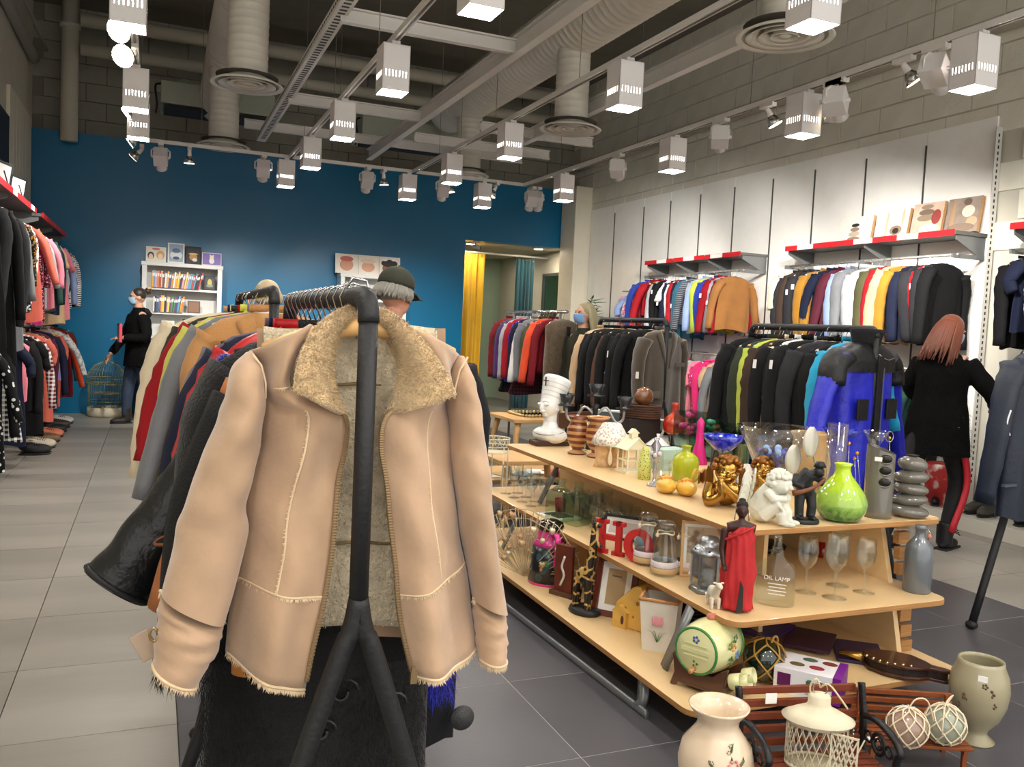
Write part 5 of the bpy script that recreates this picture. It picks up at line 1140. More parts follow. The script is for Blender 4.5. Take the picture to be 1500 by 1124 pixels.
# ================================================================== FIGURES AND THE LOWER SHELVES
gold = M((176, 134, 66), .25, metal=1, noise=.1, nscale=30); bronze = M((140, 92, 44), .35, metal=.9, noise=.2, nscale=40)
def cherub(px, py, hpx, label, dy=0, parts=True):
    p = P1(px, py)+Vector((.03*dy, .1*dy, 0)); s = sz(hpx, p)/.13
    t = thing('gold_cherub', label, 'figurine', p, facecam(p)+.1, scale=s)
    b = MB()                                                     # bust with crossed forearms and hands at the chin
    b.ell((0, .015, .03), (.038, .025, .03), 20); b.ell((-.002, 0, .082), (.027, .027, .03), 20)
    b.ell((-.014, -.024, .074), (.009, .007, .008), 10); b.ell((.01, -.024, .074), (.009, .007, .008), 10); b.ell((-.002, -.03, .076), (.005, .006, .006), 8); b.ell((-.002, -.026, .066), (.008, .005, .003), 8)
    for sx in (-1, 1): b.tube(bez([(sx*.036, .01, .046), (sx*.04, -.015, .012), (sx*.014, -.03, .03), (-.016, -.03, .056)], 12), [.013, .014, .015, .014, .013, .012, .011, .0105, .01, .009, .009, .009, .009][:13], 10)
    b.ell((-.016, -.03, .06), (.009, .008, .01), 10)
    for k in range(4): b.tube([(-.022+k*.004, -.033, .06), (-.023+k*.004, -.034, .073)], .0022, 6)
    b.build('body', gold, t, voxel=.0016, smooth_it=2)
    b = MB(); rs = random.Random(px)
    for k in range(60):
        a = rs.uniform(0, 2*pi); e = rs.uniform(-.1, 1.5)
        d = Vector((cos(a)*cos(e), sin(a)*cos(e), sin(e)))
        if d.y < -.45 and d.z < .55: continue
        b.ell(Vector((-.002, 0, .086))+d*.029, (.009, .009, .007), 8)
    b.build('curly_hair', bronze, t)
    for sx in (-1, 1):
        def wing(u, v, sx=sx): return Vector((sx*(.03+.032*u), .03+.01*sin(u*3), .045+.045*v*(1-.6*u)+.004*sin(u*24+v*6)))
        MB().grid(10, 16, wing).build('wing', bronze, t, solid=.004)
    return t
cherub(1063, 742, 84, 'gilded cherub bust resting its chin on its hands, at the shelf edge')
cherub(1116, 725, 62, 'second gilded cherub bust, half hidden behind the white angel')
# white angel hugging its knees
wst = M((214, 214, 200), .7, noise=.08, nscale=20, bump=.1)
p = P1(1126, 766); s = sz(84, p)/.14
t = thing('white_angel', 'white stone angel seated hugging its knees with head on arms', 'figurine', p, facecam(p)+1.25, scale=s)
b = MB()
b.ell((0, .018, .035), (.03, .034, .036), 20); b.tube([(0, .02, .03), (0, .01, .06), (0, -.004, .088)], [.032, .03, .022], 16)
for sx in (-1, 1):
    b.tube([(sx*.018, .01, .02), (sx*.02, -.03, .058), (sx*.018, -.036, .03), (sx*.016, -.04, .006)], [.02, .017, .014, .011], 12); b.ell((sx*.016, -.052, .007), (.01, .02, .007), 10)
    b.tube([(sx*.03, .0, .082), (sx*.034, -.02, .066), (sx*.01, -.04, .066)], [.012, .011, .009], 10)
b.ell((0, -.022, .1), (.027, .028, .025), 18); b.ell((0, -.048, .092), (.006, .007, .006), 8); b.ell((.012, -.04, .09), (.008, .007, .007), 8); b.ell((-.012, -.04, .09), (.008, .007, .007), 8)
b.build('body', wst, t, voxel=.0018, smooth_it=2)
b = MB(); rs = random.Random(8)
for k in range(70):
    a = rs.uniform(0, 2*pi); e = rs.uniform(-.3, 1.5); d = Vector((cos(a)*cos(e), sin(a)*cos(e), sin(e)))
    if d.y < -.5 and d.z < .4: continue
    b.ell(Vector((0, -.02, .103))+d*.028, (.009, .008, .007), 8)
b.build('curly_hair', wst, t)
for sx in (-1, 1):
    def wing(u, v, sx=sx): return Vector((sx*(.012+.03*u), .045+.012*v+.01*u, .105-.085*v+.02*sin(u*pi)+.003*sin(v*30)))
    MB().grid(8, 24, wing).build('wing', wst, t, solid=.005)
# black musician
blm = M((26, 28, 28), .5, bump=.2, bscale=60)
p = P1(1178, 766); s = sz(88, p)/.19
t = thing('black_musician', 'black resin figure of a man bending over a long brown instrument', 'figurine', p, facecam(p)+.35, scale=s)
MB().lathe([(.045, 0), (.047, .006), (.044, .014), (0, .014)], 28, sy=.7).build('base', blm, t)
b = MB()
for sx in (-1, 1):
    b.tube([(sx*.018, 0, .018), (sx*.02, .0, .055), (sx*.016, .008, .095)], [.014, .015, .018], 12); b.ell((sx*.02, -.012, .02), (.012, .022, .008), 10)
b.ell((0, .008, .1), (.03, .022, .022), 16); b.tube([(0, .008, .1), (-.012, .004, .135), (.005, -.008, .162)], [.026, .03, .024], 14)
b.ell((.03, -.014, .166), (.017, .018, .02), 14); b.ell((.036, -.032, .16), (.005, .006, .005), 8); b.tube([(.005, -.008, .158), (.026, -.012, .166)], [.012, .011], 10)
b.tube([(-.03, .0, .15), (-.044, -.016, .125), (-.02, -.034, .118)], [.014, .012, .009], 10); b.tube([(.02, -.006, .15), (.042, -.02, .138), (.03, -.036, .132)], [.013, .011, .009], 10)
b.build('body', blm, t, voxel=.0022, smooth_it=2)
MB().tube(bez([(-.055, -.03, .098), (-.02, -.04, .108), (.02, -.04, .128), (.042, -.036, .15)], 10), [.009, .009, .008, .007, .006, .005, .005, .005, .005, .005, .005][:10], 10).build('instrument', M((112, 66, 38), .5), t)
MB().lathe([(.0, 0), (.02, .004), (.012, .02), (0, .022)], 14, (.032, -.014, .178)).build('cap', blm, t)
# lady in red (middle shelf)
p = P2(1078, 893); s = sz(158, p)/.36
redc = M((178, 36, 40), .75, noise=.12, nscale=20, bump=.25, bscale=30); skn = M((58, 32, 26), .45)
t = thing('red_robed_figurine', 'tall figurine of a dark-skinned woman in a draped red robe', 'figurine', p, facecam(p)+.1, scale=s)
b = MB()
b.ell((0, 0, .335), (.019, .023, .026), 18); b.tube([(0, 0, .28), (0, 0, .32)], [.013, .009], 12); b.ell((0, -.022, .332), (.004, .006, .006), 8); b.ell((0, -.02, .322), (.008, .005, .003), 8)
b.tube([(-.045, 0, .275), (0, 0, .285), (.045, 0, .275)], [.016, .022, .016], 12); b.tube([(0, 0, .28), (0, 0, .1)], [.024, .02], 14)
b.tube([(-.05, 0, .27), (-.058, -.004, .2), (-.05, -.02, .15)], [.014, .011, .008], 10)
for k in range(4): b.tube([(-.053+k*.004, -.022, .15), (-.053+k*.004, -.026, .132)], .0026, 6)
for sx in (-1, 1): b.ell((sx*.019, .002, .332), (.003, .005, .007), 8); b.ell((sx*.018, -.015, .006), (.012, .024, .006), 10)
b.build('body', skn, t, voxel=.0028, smooth_it=2)
MB().ell((0, .006, .35), (.02, .022, .018), 16).ell((0, .014, .366), (.012, .012, .008), 12).build('hair', M((24, 18, 16), .7, bump=.5, bscale=200), t)
for sx in (-1, 1): MB().tube([(sx*.021, -.003, .33), (sx*.023, -.004, .302)], .002, 6).build('earring', STEEL, t)
def robe(u, v):
    a = u*2*pi; z = .283-v*.275; sh = .05-.012*sin(min(1, v*1.8)*pi)+.006*v+.006*sin(v*5)
    x = sh*cos(a)-.006*(v < .1); y = (.036+.012*v)*sin(a)
    n = .004*sin(7*a+v*7)*(.3+v)+.003*sin(13*a-v*4)
    if v < .14 and cos(a) < -.1: z -= .05*(1-v/.14)*abs(cos(a))
    return Vector((x+cos(a)*n, y+sin(a)*n, z))
MB().grid(48, 26, robe, cu=True, cap0=True, cap1=True).build('robe', redc, t)
MB().tube(bez([(.04, -.026, .288), (.0, -.042, .268), (-.05, -.026, .238)], 10), .0035, 6).build('robe_edge', redc, t)
MB().prism([(-.006, .008), (.016, .008), (.014, .09), (.005, .11)], .02, Matrix.Translation((0, -.045, 0))).build('underskirt', M((40, 38, 36), .8, noise=.2, nscale=60), t)
p = P2(1047, 893); s = sz(46, p)/.08
t = thing('white_goat', 'small white goat figurine at the feet of the red robed woman', 'figurine', p, facecam(p)+.3, scale=s)
b = MB(); b.ell((0, .02, .038), (.014, .032, .018), 16); b.tube([(0, -.002, .044), (0, -.018, .066)], [.011, .008], 10); b.ell((0, -.028, .068), (.008, .015, .009), 12)
for sx in (-1, 1):
    b.tube([(sx*.009, 0, .03), (sx*.009, -.002, 0)], [.006, .004], 8); b.tube([(sx*.009, .04, .03), (sx*.009, .044, .014), (sx*.009, .04, 0)], [.007, .004, .004], 8); b.ell((sx*.01, -.018, .074), (.006, .003, .003), 8)
b.build('body', M((214, 204, 184), .7, noise=.15, nscale=30), t, voxel=.0018, smooth_it=2)
# lantern
sil2 = M((150, 154, 158), .3, metal=.85)
p = P2(1036, 866); s = sz(90, p)/.17
t = thing('metal_lantern', 'silver six-sided candle lantern with a vented domed lid', 'lantern', p, facecam(p), scale=s)
MB().lathe([(0, 0), (.05, 0), (.052, .004), (.048, .014), (0, .014)], 6).build('base', sil2, t)
MB().lathe([(.052, .105), (.05, .114), (.034, .128), (.03, .13), (.03, .14), (.02, .152), (0, .157)], 24).build('lid', sil2, t)
for k in range(6):
    a = k*pi/3; MB().box((.046*cos(a), .046*sin(a), .06), (.006, .006, .094), a).build('post', sil2, t)
    a += pi/6; MB().box((.04*cos(a), .04*sin(a), .06), (.001, .044, .09), a).build('pane', glass((225, 228, 232)), t)
    MB().ell((.044*cos(a), .044*sin(a), .12), .003, 8).build('vent_hole', BLACK, t)
MB().lathe([(0, .014), (.014, .014), (.014, .06), (0, .06)], 16).build('candle', M((230, 226, 210), .5), t)
MB().tube(bez([(.03, 0, .138), (.06, -.02, .12), (.04, -.03, .1), (.0, -.045, .112), (-.03, -.02, .138)], 14), .0015, 5).build('wire_handle', STEEL, t)
def frame(name, label, c, w_, h_, rot, fm, mat_m, pic, bw=.02, mw=.03, tilt=-.25, prop=True, txt=None, dep=.015):
    t = thing(name, label, 'frame', c, rot); T = Matrix.Rotation(tilt, 4, 'X')
    def bx(b, x, z, sx, sz_, y=0, d=dep): b.box(T @ Vector((x, y, z)), (sx, d, sz_), T.to_3x3())
    for nm, x, z, sx, sz_ in (('rail', 0, bw/2, w_, bw), ('rail', 0, h_-bw/2, w_, bw), ('stile', -w_/2+bw/2, h_/2, bw, h_-2*bw), ('stile', w_/2-bw/2, h_/2, bw, h_-2*bw)):
        b = MB(); bx(b, x, z, sx, sz_); b.build(nm, fm, t, bevel=.0015)
    b = MB(); bx(b, 0, h_/2, w_-2*bw, h_-2*bw, .002, .004); b.build('mount', mat_m, t)
    b = MB(); bx(b, 0, h_/2, w_-2*bw-2*mw, h_-2*bw-2*mw, -.001, .003); b.build('picture', pic, t)
    if prop:
        b = MB(); b.tube([T @ Vector((0, dep/2, h_*.7)), Vector((0, h_*.33, 0.004))], .006, 4); b.build('easel_back', BLACK, t)
    if txt:
        o = text(txt[0], txt[1], t, T @ Vector((0, -.004, h_*.68)), (pi/2+tilt, 0, 0), BLACK)
    return t
p = P2(1030, 852)+Vector((.04, .03, 0)); frame('picture_frame', 'pale wood picture frame behind the silver lantern', p, sz(80, p), sz(82, p), facecam(p)+.1, PALEW, PAPER, M((196, 176, 150), .5, pat='blotch', rgb2=(120, 96, 80), pscale=12), .012, .012, -.15)
# letters
redp = M((190, 42, 40), .5)
for ch, px, py, lb in (('H', 893, 812, 'red painted wooden letter H, the first letter on the middle shelf'), ('O', 934, 825, 'red painted wooden letter O, partly hidden behind the lace jars')):
    p = P2(px, py); hh = sz(50, p)
    t = thing('wooden_letter', lb, 'letter', p, -pi/2+.55, 'red wooden letters on the middle shelf')
    if ch == 'H':
        w_ = hh*.95; b = MB(); T0 = Matrix.Identity(4)
        for sx in (-1, 1): b.box((sx*w_*.29, 0, hh/2), (w_*.17, .022, hh)); [b.box((sx*w_*.29, 0, z), (w_*.4, .022, hh*.12)) for z in (hh*.06, hh*.94)]
        b.box((0, 0, hh*.5), (w_*.5, .022, hh*.15)); b.build('letter_body', redp, t)
    else:
        k_ = 36; b = MB()
        vs = [Vector((hh*.46*q*cos(a)*(1 if q == 1 else .82), y, hh*.5+hh*.5*q*sin(a))) for y in (-.011, .011) for q in (1, .62) for a in [i*2*pi/k_ for i in range(k_)]]
        fs = []
        for i in range(k_):
            j = (i+1) % k_; fs += [(i, j, k_+j, k_+i), (2*k_+i, 3*k_+i, 3*k_+j, 2*k_+j), (i, 2*k_+i, 2*k_+j, j), (k_+i, k_+j, 3*k_+j, 3*k_+i)]
        b.add(vs, fs, 0, False); b.build('letter_body', redp, t)
one(MB().box((0, 0, .03), (.1, .004, .06), Matrix.Rotation(-.3, 3, 'X')), 'blue_card', M((60, 130, 160), .5, pat='blotch', rgb2=(150, 190, 200), pscale=14), 'blue printed picture card behind the red letters', 'card', P2(925, 792)+Vector((.05, .12, .0)), -1)
one(MB().ell((0, 0, .035), .035, 18), 'blue_ball', M((90, 150, 170), .4), 'pale blue ball ornament behind the letter O', 'ornament', P2(934, 812)+Vector((.05, .05, 0)))
# lace jars
jarp = [(0, 0), (.33, 0), (.36, .03), (.34, .3), (.27, .62), (.22, .75), (.21, .8), (.27, .84), (.27, .9), (.2, .9), (.18, .8), (.3, .3), (.32, .05), (0, .05)]
for k, (px, py, hp, lb) in enumerate(((946, 826, 78, 'clear glass jar with a lace band, the leftmost of three'), (972, 842, 82, 'clear glass jar with a lace band, in front of the other lace jars'), (1000, 846, 74, 'clear glass jar with a lace band, half behind the pale wood frame'))):
    p = P2(px, py)+(Vector((.04, .05, 0)) if k == 2 else Vector()); h = sz(hp, p)
    t = thing('lace_jar', lb, 'jar', p, facecam(p), 'lace trimmed glass jars on the middle shelf')
    MB().lathe([(r*h, q*h) for r, q in jarp], 28).build('glass', G, t); t.scale = (.66, .66, 1)
    MB().lathe([(.37*h, .06*h), (.365*h, .16*h)], 28, cap=False).build('jute_band', M((196, 164, 120), .8), t, solid=.0015)
    MB().lathe([(.37*h, .17*h), (.355*h, .26*h), (.352*h, .27*h)], 40, cap=False, wob=lambda a, z: 1+.01*sin(a*12)).build('lace_band', M((232, 222, 228), .8, bump=.4), t, solid=.0015)
    MB().tube([Vector((.225*h*cos(a), .225*h*sin(a), .76*h+.004*sin(3*a))) for a in [q*pi/10 for q in range(21)]], .003, 6, cap=False).ell((-.22*h, -.1*h, .72*h), (.012, .008, .01), 10).build('twine_bow', M((222, 208, 176), .8), t)
    MB().lathe([(.24*h, .9*h), (.26*h, .93*h), (.2*h, .97*h), (0, .99*h)], 24).build('glass_lid', G, t)
# glass bottle with words
p = P2(1134, 885); h = sz(100, p)
t = thing('oil_lamp_bottle', 'flask-shaped clear glass oil lamp bottle with etched words', 'bottle', p, facecam(p)-.05)
MB().lathe([(r*h, q*h) for r, q in [(0, 0), (.26, 0), (.28, .03), (.28, .5), (.24, .6), (.12, .68), (.09, .72), (.09, .8), (0, .8)]], 32, sx=1, sy=.55).build('flask', glass((242, 246, 243)), t)
MB().lathe([(.07*h, .8*h), (.075*h, .84*h), (.06*h, .86*h), (.055*h, 1.0*h), (0, 1.0*h)], 16).build('chimney', glass(), t)
etch = M((225, 228, 226), .6)
text('OIL LAMP', h*.085, t, (h*.02, -h*.158, h*.42), (pi/2, 0, 0), etch)
for k in range(4): MB().box((h*.03, -h*.158, h*(.34-.05*k)), (h*(.26-.03*(k % 2)), .0006, h*.012)).build('etched_line', etch, t)
# wine glasses
wgp = [(0, 0), (.19, 0), (.19, .01), (.03, .03), (.018, .08), (.02, .42), (.08, .47), (.155, .58), (.18, .74), (.16, 1), (.152, 1), (.17, .75), (.145, .6), (.07, .5), (0, .46)]
def wine(p, h, label, group): return one(MB().lathe([(r*h, q*h) for r, q in wgp], 24), 'wine_glass', G, label, 'glass', p, 0, group)
for (px, py, hp, lb) in ((1180, 868, 82, 'leftmost of four clear wine glasses on the middle shelf'), (1222, 876, 92, 'front wine glass of the four, with the tallest bowl'), (1227, 858, 84, 'wine glass directly behind the front one'), (1265, 868, 80, 'rightmost of four clear wine glasses, nearest the grey bottle')):
    p = P2(px, py); wine(p, sz(hp, p), lb, 'stemmed wine glasses at the near end of the middle shelf')
# grey swing-top bottle
p = P2(1342, 866); h = sz(98, p)
t = thing('swing_top_bottle', 'grey stoneware bottle with a swing-top stopper', 'bottle', p, facecam(p))
MB().lathe([(r*h, q*h) for r, q in [(0, 0), (.19, 0), (.2, .02), (.2, .62), (.18, .7), (.1, .8), (.07, .84), (.065, .93), (.08, .94), (.08, 1), (0, 1)]], 32).build('body', M((104, 110, 116), .25, coat=.5, metal=.2), t)
MB().tube([Vector((.08*h, 0, .95*h)), Vector((.13*h, 0, .9*h)), Vector((.1*h, 0, .78*h))], .002, 6).build('wire_clasp', STEEL, t); MB().ell((.12*h, -.02*h, .85*h), (.03*h, .03*h, .035*h), 12).build('stopper', M((206, 120, 100), .5), t)
# objects deeper on the middle shelf
for k in range(3):
    p = P2(1185+k*24, 812+(k % 2)*4)+Vector((-.02, .0, 0)); p.z = ZT2
    one(MB().lathe([(0, 0), (.026, 0), (.028, .01), (.034, .075), (.032, .075), (.026, .01), (0, .01)], 20), 'tea_glass', glass((240, 120, 110)) if k == 1 else G, ('small clear tumbler at the far left of three in back', 'small red patterned tumbler between two clear tumblers', 'small clear tumbler at the right of three in back')[k], 'glass', p, 0, 'tumblers under the top shelf')
one(MB().lathe([(0, 0), (.11, 0), (.12, .02), (.1, .03), (0, .03)], 36), 'dark_bowl', M((24, 24, 26), .3), 'shallow black round dish under the top shelf behind the figurine', 'dish', Vector((2.62, 3.15, ZT2)))
one(MB().tube(bez([(-.07, 0, .01), (-.07, 0, .035), (-.03, -.01, .038), (0, 0, .03), (.03, -.01, .038), (.07, 0, .035), (.07, .0, .01)], 18), .0025, 5).box((-.036, 0, .024), (.05, .004, .028)).box((.036, 0, .024), (.05, .004, .028)), 'sunglasses', M((60, 54, 50), .3), 'folded dark sunglasses lying behind the lace jars', 'glasses', P2(1030, 790)+Vector((.12, .12, 0)), .5)
# crystal glasses row behind on the middle shelf
rs = random.Random(9)
cpos = [(2.0+.085*(k % 3)+rs.uniform(-.01, .01), 3.55+.1*(k//3)) for k in range(15)]
for k, (x, y) in enumerate(cpos):
    hgt = rs.choice((.12, .14, .15)); col_ = ['front', 'middle', 'back'][k % 3]
    one(MB().lathe([(0, 0), (.03, 0), (.032, .01), (.012 if k % 2 else .03, .03), (.014 if k % 2 else .032, .05), (.034, .08), (.036, hgt), (.033, hgt), (.03, .085), (0, .06)], 16, wob=lambda a, z: 1+.04*abs(sin(a*6))), 'crystal_glass', G, f'cut crystal glass, {ORD[k//3]} from the camera in the {col_} row', 'glass', Vector((x+.02, y, ZT2)), 0, 'cut crystal glasses under the top shelf')
for k in range(8):
    p = Vector((1.92+.075*(k % 2), 4.2+.12*(k//2), ZT2)); wine(p, .17, f'tall stemmed glass at the far end, {ORD[k//2]} of the {"left" if k % 2 == 0 else "right"} row', 'stemmed glasses at the far end of the middle shelf')
p = P2(845, 768); h = sz(62, p)
for k, (dx, dy, lb) in enumerate(((0, 0, 'square clear bottle with green glass base, front of two'), (-.05, .1, 'square clear bottle with green glass base, back of two'))):
    t = thing('square_bottle', lb, 'bottle', p+Vector((dx, dy, 0)), .3, 'square glass bottles on the middle shelf')
    MB().box((0, 0, h*.36), (h*.5, h*.5, h*.72)).lathe([(.25*h, .72*h), (.12*h, .82*h), (.1*h, .9*h), (.13*h, .92*h), (.13*h, h), (0, h)], 20).build('glass', glass((228, 240, 228)), t, bevel=.006)
for k, (x, y) in enumerate(((2.0, 4.0), (2.1, 3.92))): one(MB().lathe([(0, 0), (.026, 0), (.03, .08), (.028, .08), (.024, .01), (0, .01)], 18), 'red_glass', M((190, 50, 60), .2, trans=.4), ('red printed tumbler left of the square bottles', 'red printed tumbler right of the square bottles')[k], 'glass', Vector((x, y, ZT2)), 0)
p = P2(818, 758)
t = thing('flat_frame', 'cream frame with a dark picture lying flat on the middle shelf', 'frame', p, .2)
MB().box((0, 0, .006), (.15, .19, .012)).build('frame_board', PAPER, t, bevel=.002); MB().box((0, 0, .0125), (.1, .13, .002)).build('picture', M((80, 76, 66), .4, noise=.4, nscale=30), t)
p = P2(900, 800)+Vector((.1, .06, 0)); frame('picture_frame', 'black picture frame leaning behind the red letter H', p, .26, .12, facecam(p)-.3, BLACK, PAPER, M((200, 190, 186), .5), .012, .02, -.5, prop=False)
# ------------------------------------------------------------------ bottom shelf
p = P3(1036, 1008); s = sz(112, p)
t = thing('ceramic_barrel', 'cream ceramic barrel with painted flowers lying on a brown stand', 'barrel', p, facecam(p)-.5)
cer = M((216, 214, 160), .2, coat=.7)
bwd = M((84, 52, 36), .3, coat=.4)
RY = Matrix.Rotation(pi/2, 3, 'X')
cz = s*.58
MB().lathe([(s*r, s*q) for r, q in [(0, -.36), (.27, -.36), (.29, -.34), (.33, -.2), (.35, 0), (.33, .2), (.29, .34), (.27, .36), (0, .36)]], 36, (0, 0, cz), rot=RY).build('barrel_body', cer, t)
for y in (-.345, .345): MB().tube([Vector((s*.292*cos(a), s*y, cz+s*.292*sin(a))) for a in [q*pi/16 for q in range(33)]], s*.018, 8, cap=False).build('green_band', M((60, 130, 60), .25, coat=.5), t)
def blossom(c, r, mt, par, nrm='y', n=5, nm='flower_petal'):
    for k in range(n):
        a = k*2*pi/n; d = Vector((cos(a)*r, 0, sin(a)*r)) if nrm == 'y' else Vector((0, cos(a)*r, sin(a)*r))
        MB().ell(Vector(c)+d, (r*.55, r*.12, r*.55) if nrm == 'y' else (r*.12, r*.55, r*.55), 8).build(nm, mt, par)
leafg = M((50, 120, 56), .3)
blossom((0, -s*.365, cz+s*.15), s*.035, M((70, 100, 160), .3), t); blossom((0, -s*.365, cz-s*.16), s*.03, leafg, t, n=3, nm='painted_leaf')
MB().box((0, -s*.365, cz), (s*.4, .004, s*.05)).box((0, -s*.365, cz+s*.08), (s*.34, .003, s*.012)).box((0, -s*.365, cz-s*.07), (s*.34, .003, s*.012)).build('moulding', cer, t)
for (dx, dz, c_) in ((0, .05, (214, 130, 60)), (.1, -.06, (100, 130, 180)), (-.09, .1, (120, 140, 60)), (.02, .17, (60, 110, 60)), (-.06, -.1, (60, 110, 60))): blossom((s*.345, s*dx, cz+s*dz), s*.04, M(c_, .3), t, 'x')
MB().tube([(0, -s*.36, cz-s*.22), (0, -s*.47, cz-s*.24)], s*.03, 10).build('tap', M((190, 140, 90), .4), t); MB().ell((0, 0, cz+s*.37), (s*.07, s*.07, s*.05), 12).ell((s*.04, 0, cz+s*.4), (s*.03, s*.03, s*.03), 8).build('rose_stopper', M((190, 110, 90), .4), t)
for y in (-.22, .22):
    MB().prism([(-s*.42, 0), (-s*.34, 0), (-s*.26, s*.1), (s*.26, s*.1), (s*.34, 0), (s*.42, 0), (s*.36, s*.18), (s*.4, s*.42), (s*.3, s*.36), (s*.18, s*.26), (-s*.18, s*.26), (-s*.3, s*.36), (-s*.4, s*.42), (-s*.36, s*.18)], s*.06, Matrix.Translation((0, s*y, 0))).build('stand_end', bwd, t, bevel=.003)
MB().box((0, 0, s*.08), (s*.6, s*.5, s*.05)).build('stand_base', bwd, t, bevel=.003)
for k, (dx, dy, dz) in enumerate(((.42, -.2, .3), (.46, -.05, .26), (.44, .1, .3), (-.42, .0, .34))):
    g = thing('ceramic_mug', ('cream mug hooked on the barrel stand, nearest of the right three', 'cream mug hooked on the barrel stand, middle of the right three', 'cream mug hooked on the barrel stand, farthest of the right three', 'cream mug hooked on the left of the barrel stand')[k], 'mug', p+Matrix.Rotation(t.rotation_euler.z, 3, 'Z') @ Vector((s*dx, s*dy, s*(dz-.12))), t.rotation_euler.z+.2, 'mugs on the barrel stand')
    q_ = Matrix.Rotation(pi/2*.8, 3, 'Y')
    MB().lathe([(0, 0), (s*.09, 0), (s*.1, s*.02), (s*.1, s*.15), (s*.09, s*.15), (s*.088, s*.02), (0, s*.015)], 20, (0, 0, s*.09), rot=q_).build('cup', cer, g)
    MB().tube([q_ @ Vector((s*.1*0+s*(.1+.05*sin(a)), 0, s*.075+s*.05*cos(a)))+Vector((0, 0, s*.09)) for a in [q*pi/6 for q in range(7)]], s*.014, 6).build('handle', cer, g)
# net float
p = P3(1117, 998); r = sz(32, p)
t = thing('glass_float', 'dark green glass fishing float in a knotted yellow rope net', 'float', p, .4)
MB().ell((0, 0, r), r*.96, 28).build('glass_ball', M((16, 34, 26), .08, coat=1), t)
rope = M((176, 132, 60), .8, bump=.4, bscale=300)
def net(t, r, c, mt, th, rows=((60, 0), (25, 36), (-10, 0), (-45, 36)), n=5):
    pts = [[Vector((cos(R(la))*cos(R(off+k*360/n)), cos(R(la))*sin(R(off+k*360/n)), sin(R(la))))*r*1.0 for k in range(n)] for la, off in rows]
    def arc(a, b_, m=5): return [c+(a.lerp(b_, i/m)).normalized()*r*1.005 for i in range(m+1)]
    b = MB(); tp = Vector((0, 0, r)); bt = Vector((0, 0, -r))
    for k in range(n): b.tube(arc(tp, pts[0][k]), th, 5); b.tube(arc(bt, pts[-1][k]), th, 5)
    for i in range(len(rows)):
        for k in range(n):
            if i+1 < len(rows):
                b.tube(arc(pts[i][k], pts[i+1][k]), th, 5)
                o = (1 if rows[i+1][1] < rows[i][1] else -1); b.tube(arc(pts[i][k], pts[i+1][(k+o) % n]), th, 5)
            b.ell(c+pts[i][k], th*1.8, 6)
    return b
net(t, r, Vector((0, 0, r)), rope, r*.045).tube([Vector((r*.3*cos(a)+r*.3, -r*.3, r*1.85+r*.26*sin(a))) for a in [q*pi/6 for q in range(13)]], r*.06, 6, cap=False).build('rope_net', rope, t)
# box of desserts
p = P3(1186, 1012); s = sz(92, p)
t = thing('gift_box', 'white printed box with purple ends and dessert pictures', 'box', p, facecam(p)-.15)
h = s*.42
MB().box((0, 0, h/2), (s, s*.75, h)).build('carton', M((222, 220, 224), .4), t, bevel=.002)
pur = M((110, 24, 130), .4); MB().box((s*.44, 0, h/2), (s*.125, s*.757, h*1.008)).build('purple_end', pur, t)
MB().box((-s*.34, -s*.377, h*.55), (s*.2, .002, h*.5)).build('purple_square', M((90, 20, 80), .4), t); MB().lathe([(.0, 0), (s*.03, 0), (s*.045, s*.09), (0, s*.09)], 12, (-s*.34, -s*.377, h*.42), sy=.1).build('cup_logo', PAPER, t)
for (x, z, c_) in ((.05, .5, (60, 110, 90)), (.22, .5, (170, 50, 50))):
    MB().box((s*x, -s*.377, h*z-h*.15), (s*.12, .002, h*.36)).build('printed_glass', M((190, 170, 150), .4), t); MB().ell((s*x, -s*.378, h*z+h*.12), (s*.06, .002, h*.13), 10).build('printed_dessert', M(c_, .5), t)
for (x, y, c_) in ((-.2, -.1, (100, 90, 60)), (.1, -.1, (150, 50, 60)), (-.05, .2, (80, 100, 80)), (.25, .2, (120, 60, 40))): MB().ell((s*x, s*y, h+.0005), (s*.12, s*.09, .001), 12).build('printed_dessert', M(c_, .5), t)
# bellows
p = P3(1310, 985); s = sz(150, p)
t = thing('fire_bellows', 'carved dark wood fireplace bellows with brass studs and nozzle', 'bellows', p, facecam(p)-.15)
wn = M((66, 36, 24), .35, noise=.3, nscale=12, coat=.4)
out = [(-.3, 0), (-.22, .13), (-.05, .2), (.12, .2), (.25, .12), (.32, .05), (.44, .045), (.5, .02)]
poly = [(x*s, z*s) for x, z in out]+[(x*s, -z*s) for x, z in out[::-1]]
for z in (.012, .05): MB().prism(poly, .012, Matrix.Translation((0, 0, z)) @ TXY).build('bellows_board', wn, t, bevel=.003)
MB().prism([(x*.93, z*.93) for x, z in poly[:]], .03, Matrix.Translation((0, 0, .031)) @ TXY).build('leather_side', M((36, 24, 20), .6, bump=.5, bscale=40), t)
MB().tube([(-s*.28, 0, .03), (-s*.42, 0, .028), (-s*.52, 0, .026)], [.02, .013, .01], 12).build('nozzle', M((190, 150, 80), .25, metal=.9), t)
for k in range(7): 
    a = k/6; x = -.24+.4*a; MB().ell((x*s, -(.13+.07*sin(pi*min(1, a*1.1)))*s*.96, .055), .0065, 8).build('stud', M((210, 190, 140), .25, metal=1), t)
# purple folders, glass tray
for k in range(3): one(MB().box((0, 0, .006), (.24, .18, .012)), 'purple_folder', M([(56, 30, 96), (66, 38, 60), (44, 28, 70)][k], .3), ('flat deep violet box behind the dessert box', 'flat plum box nearest the bellows', 'flat dark purple box half under the others')[k], 'box', Vector((2.38+.12*k, 2.8-.14*k, ZT3+.001+.013*(2-k))), .5+.2*k, 'flat purple boxes', bevel=.001)
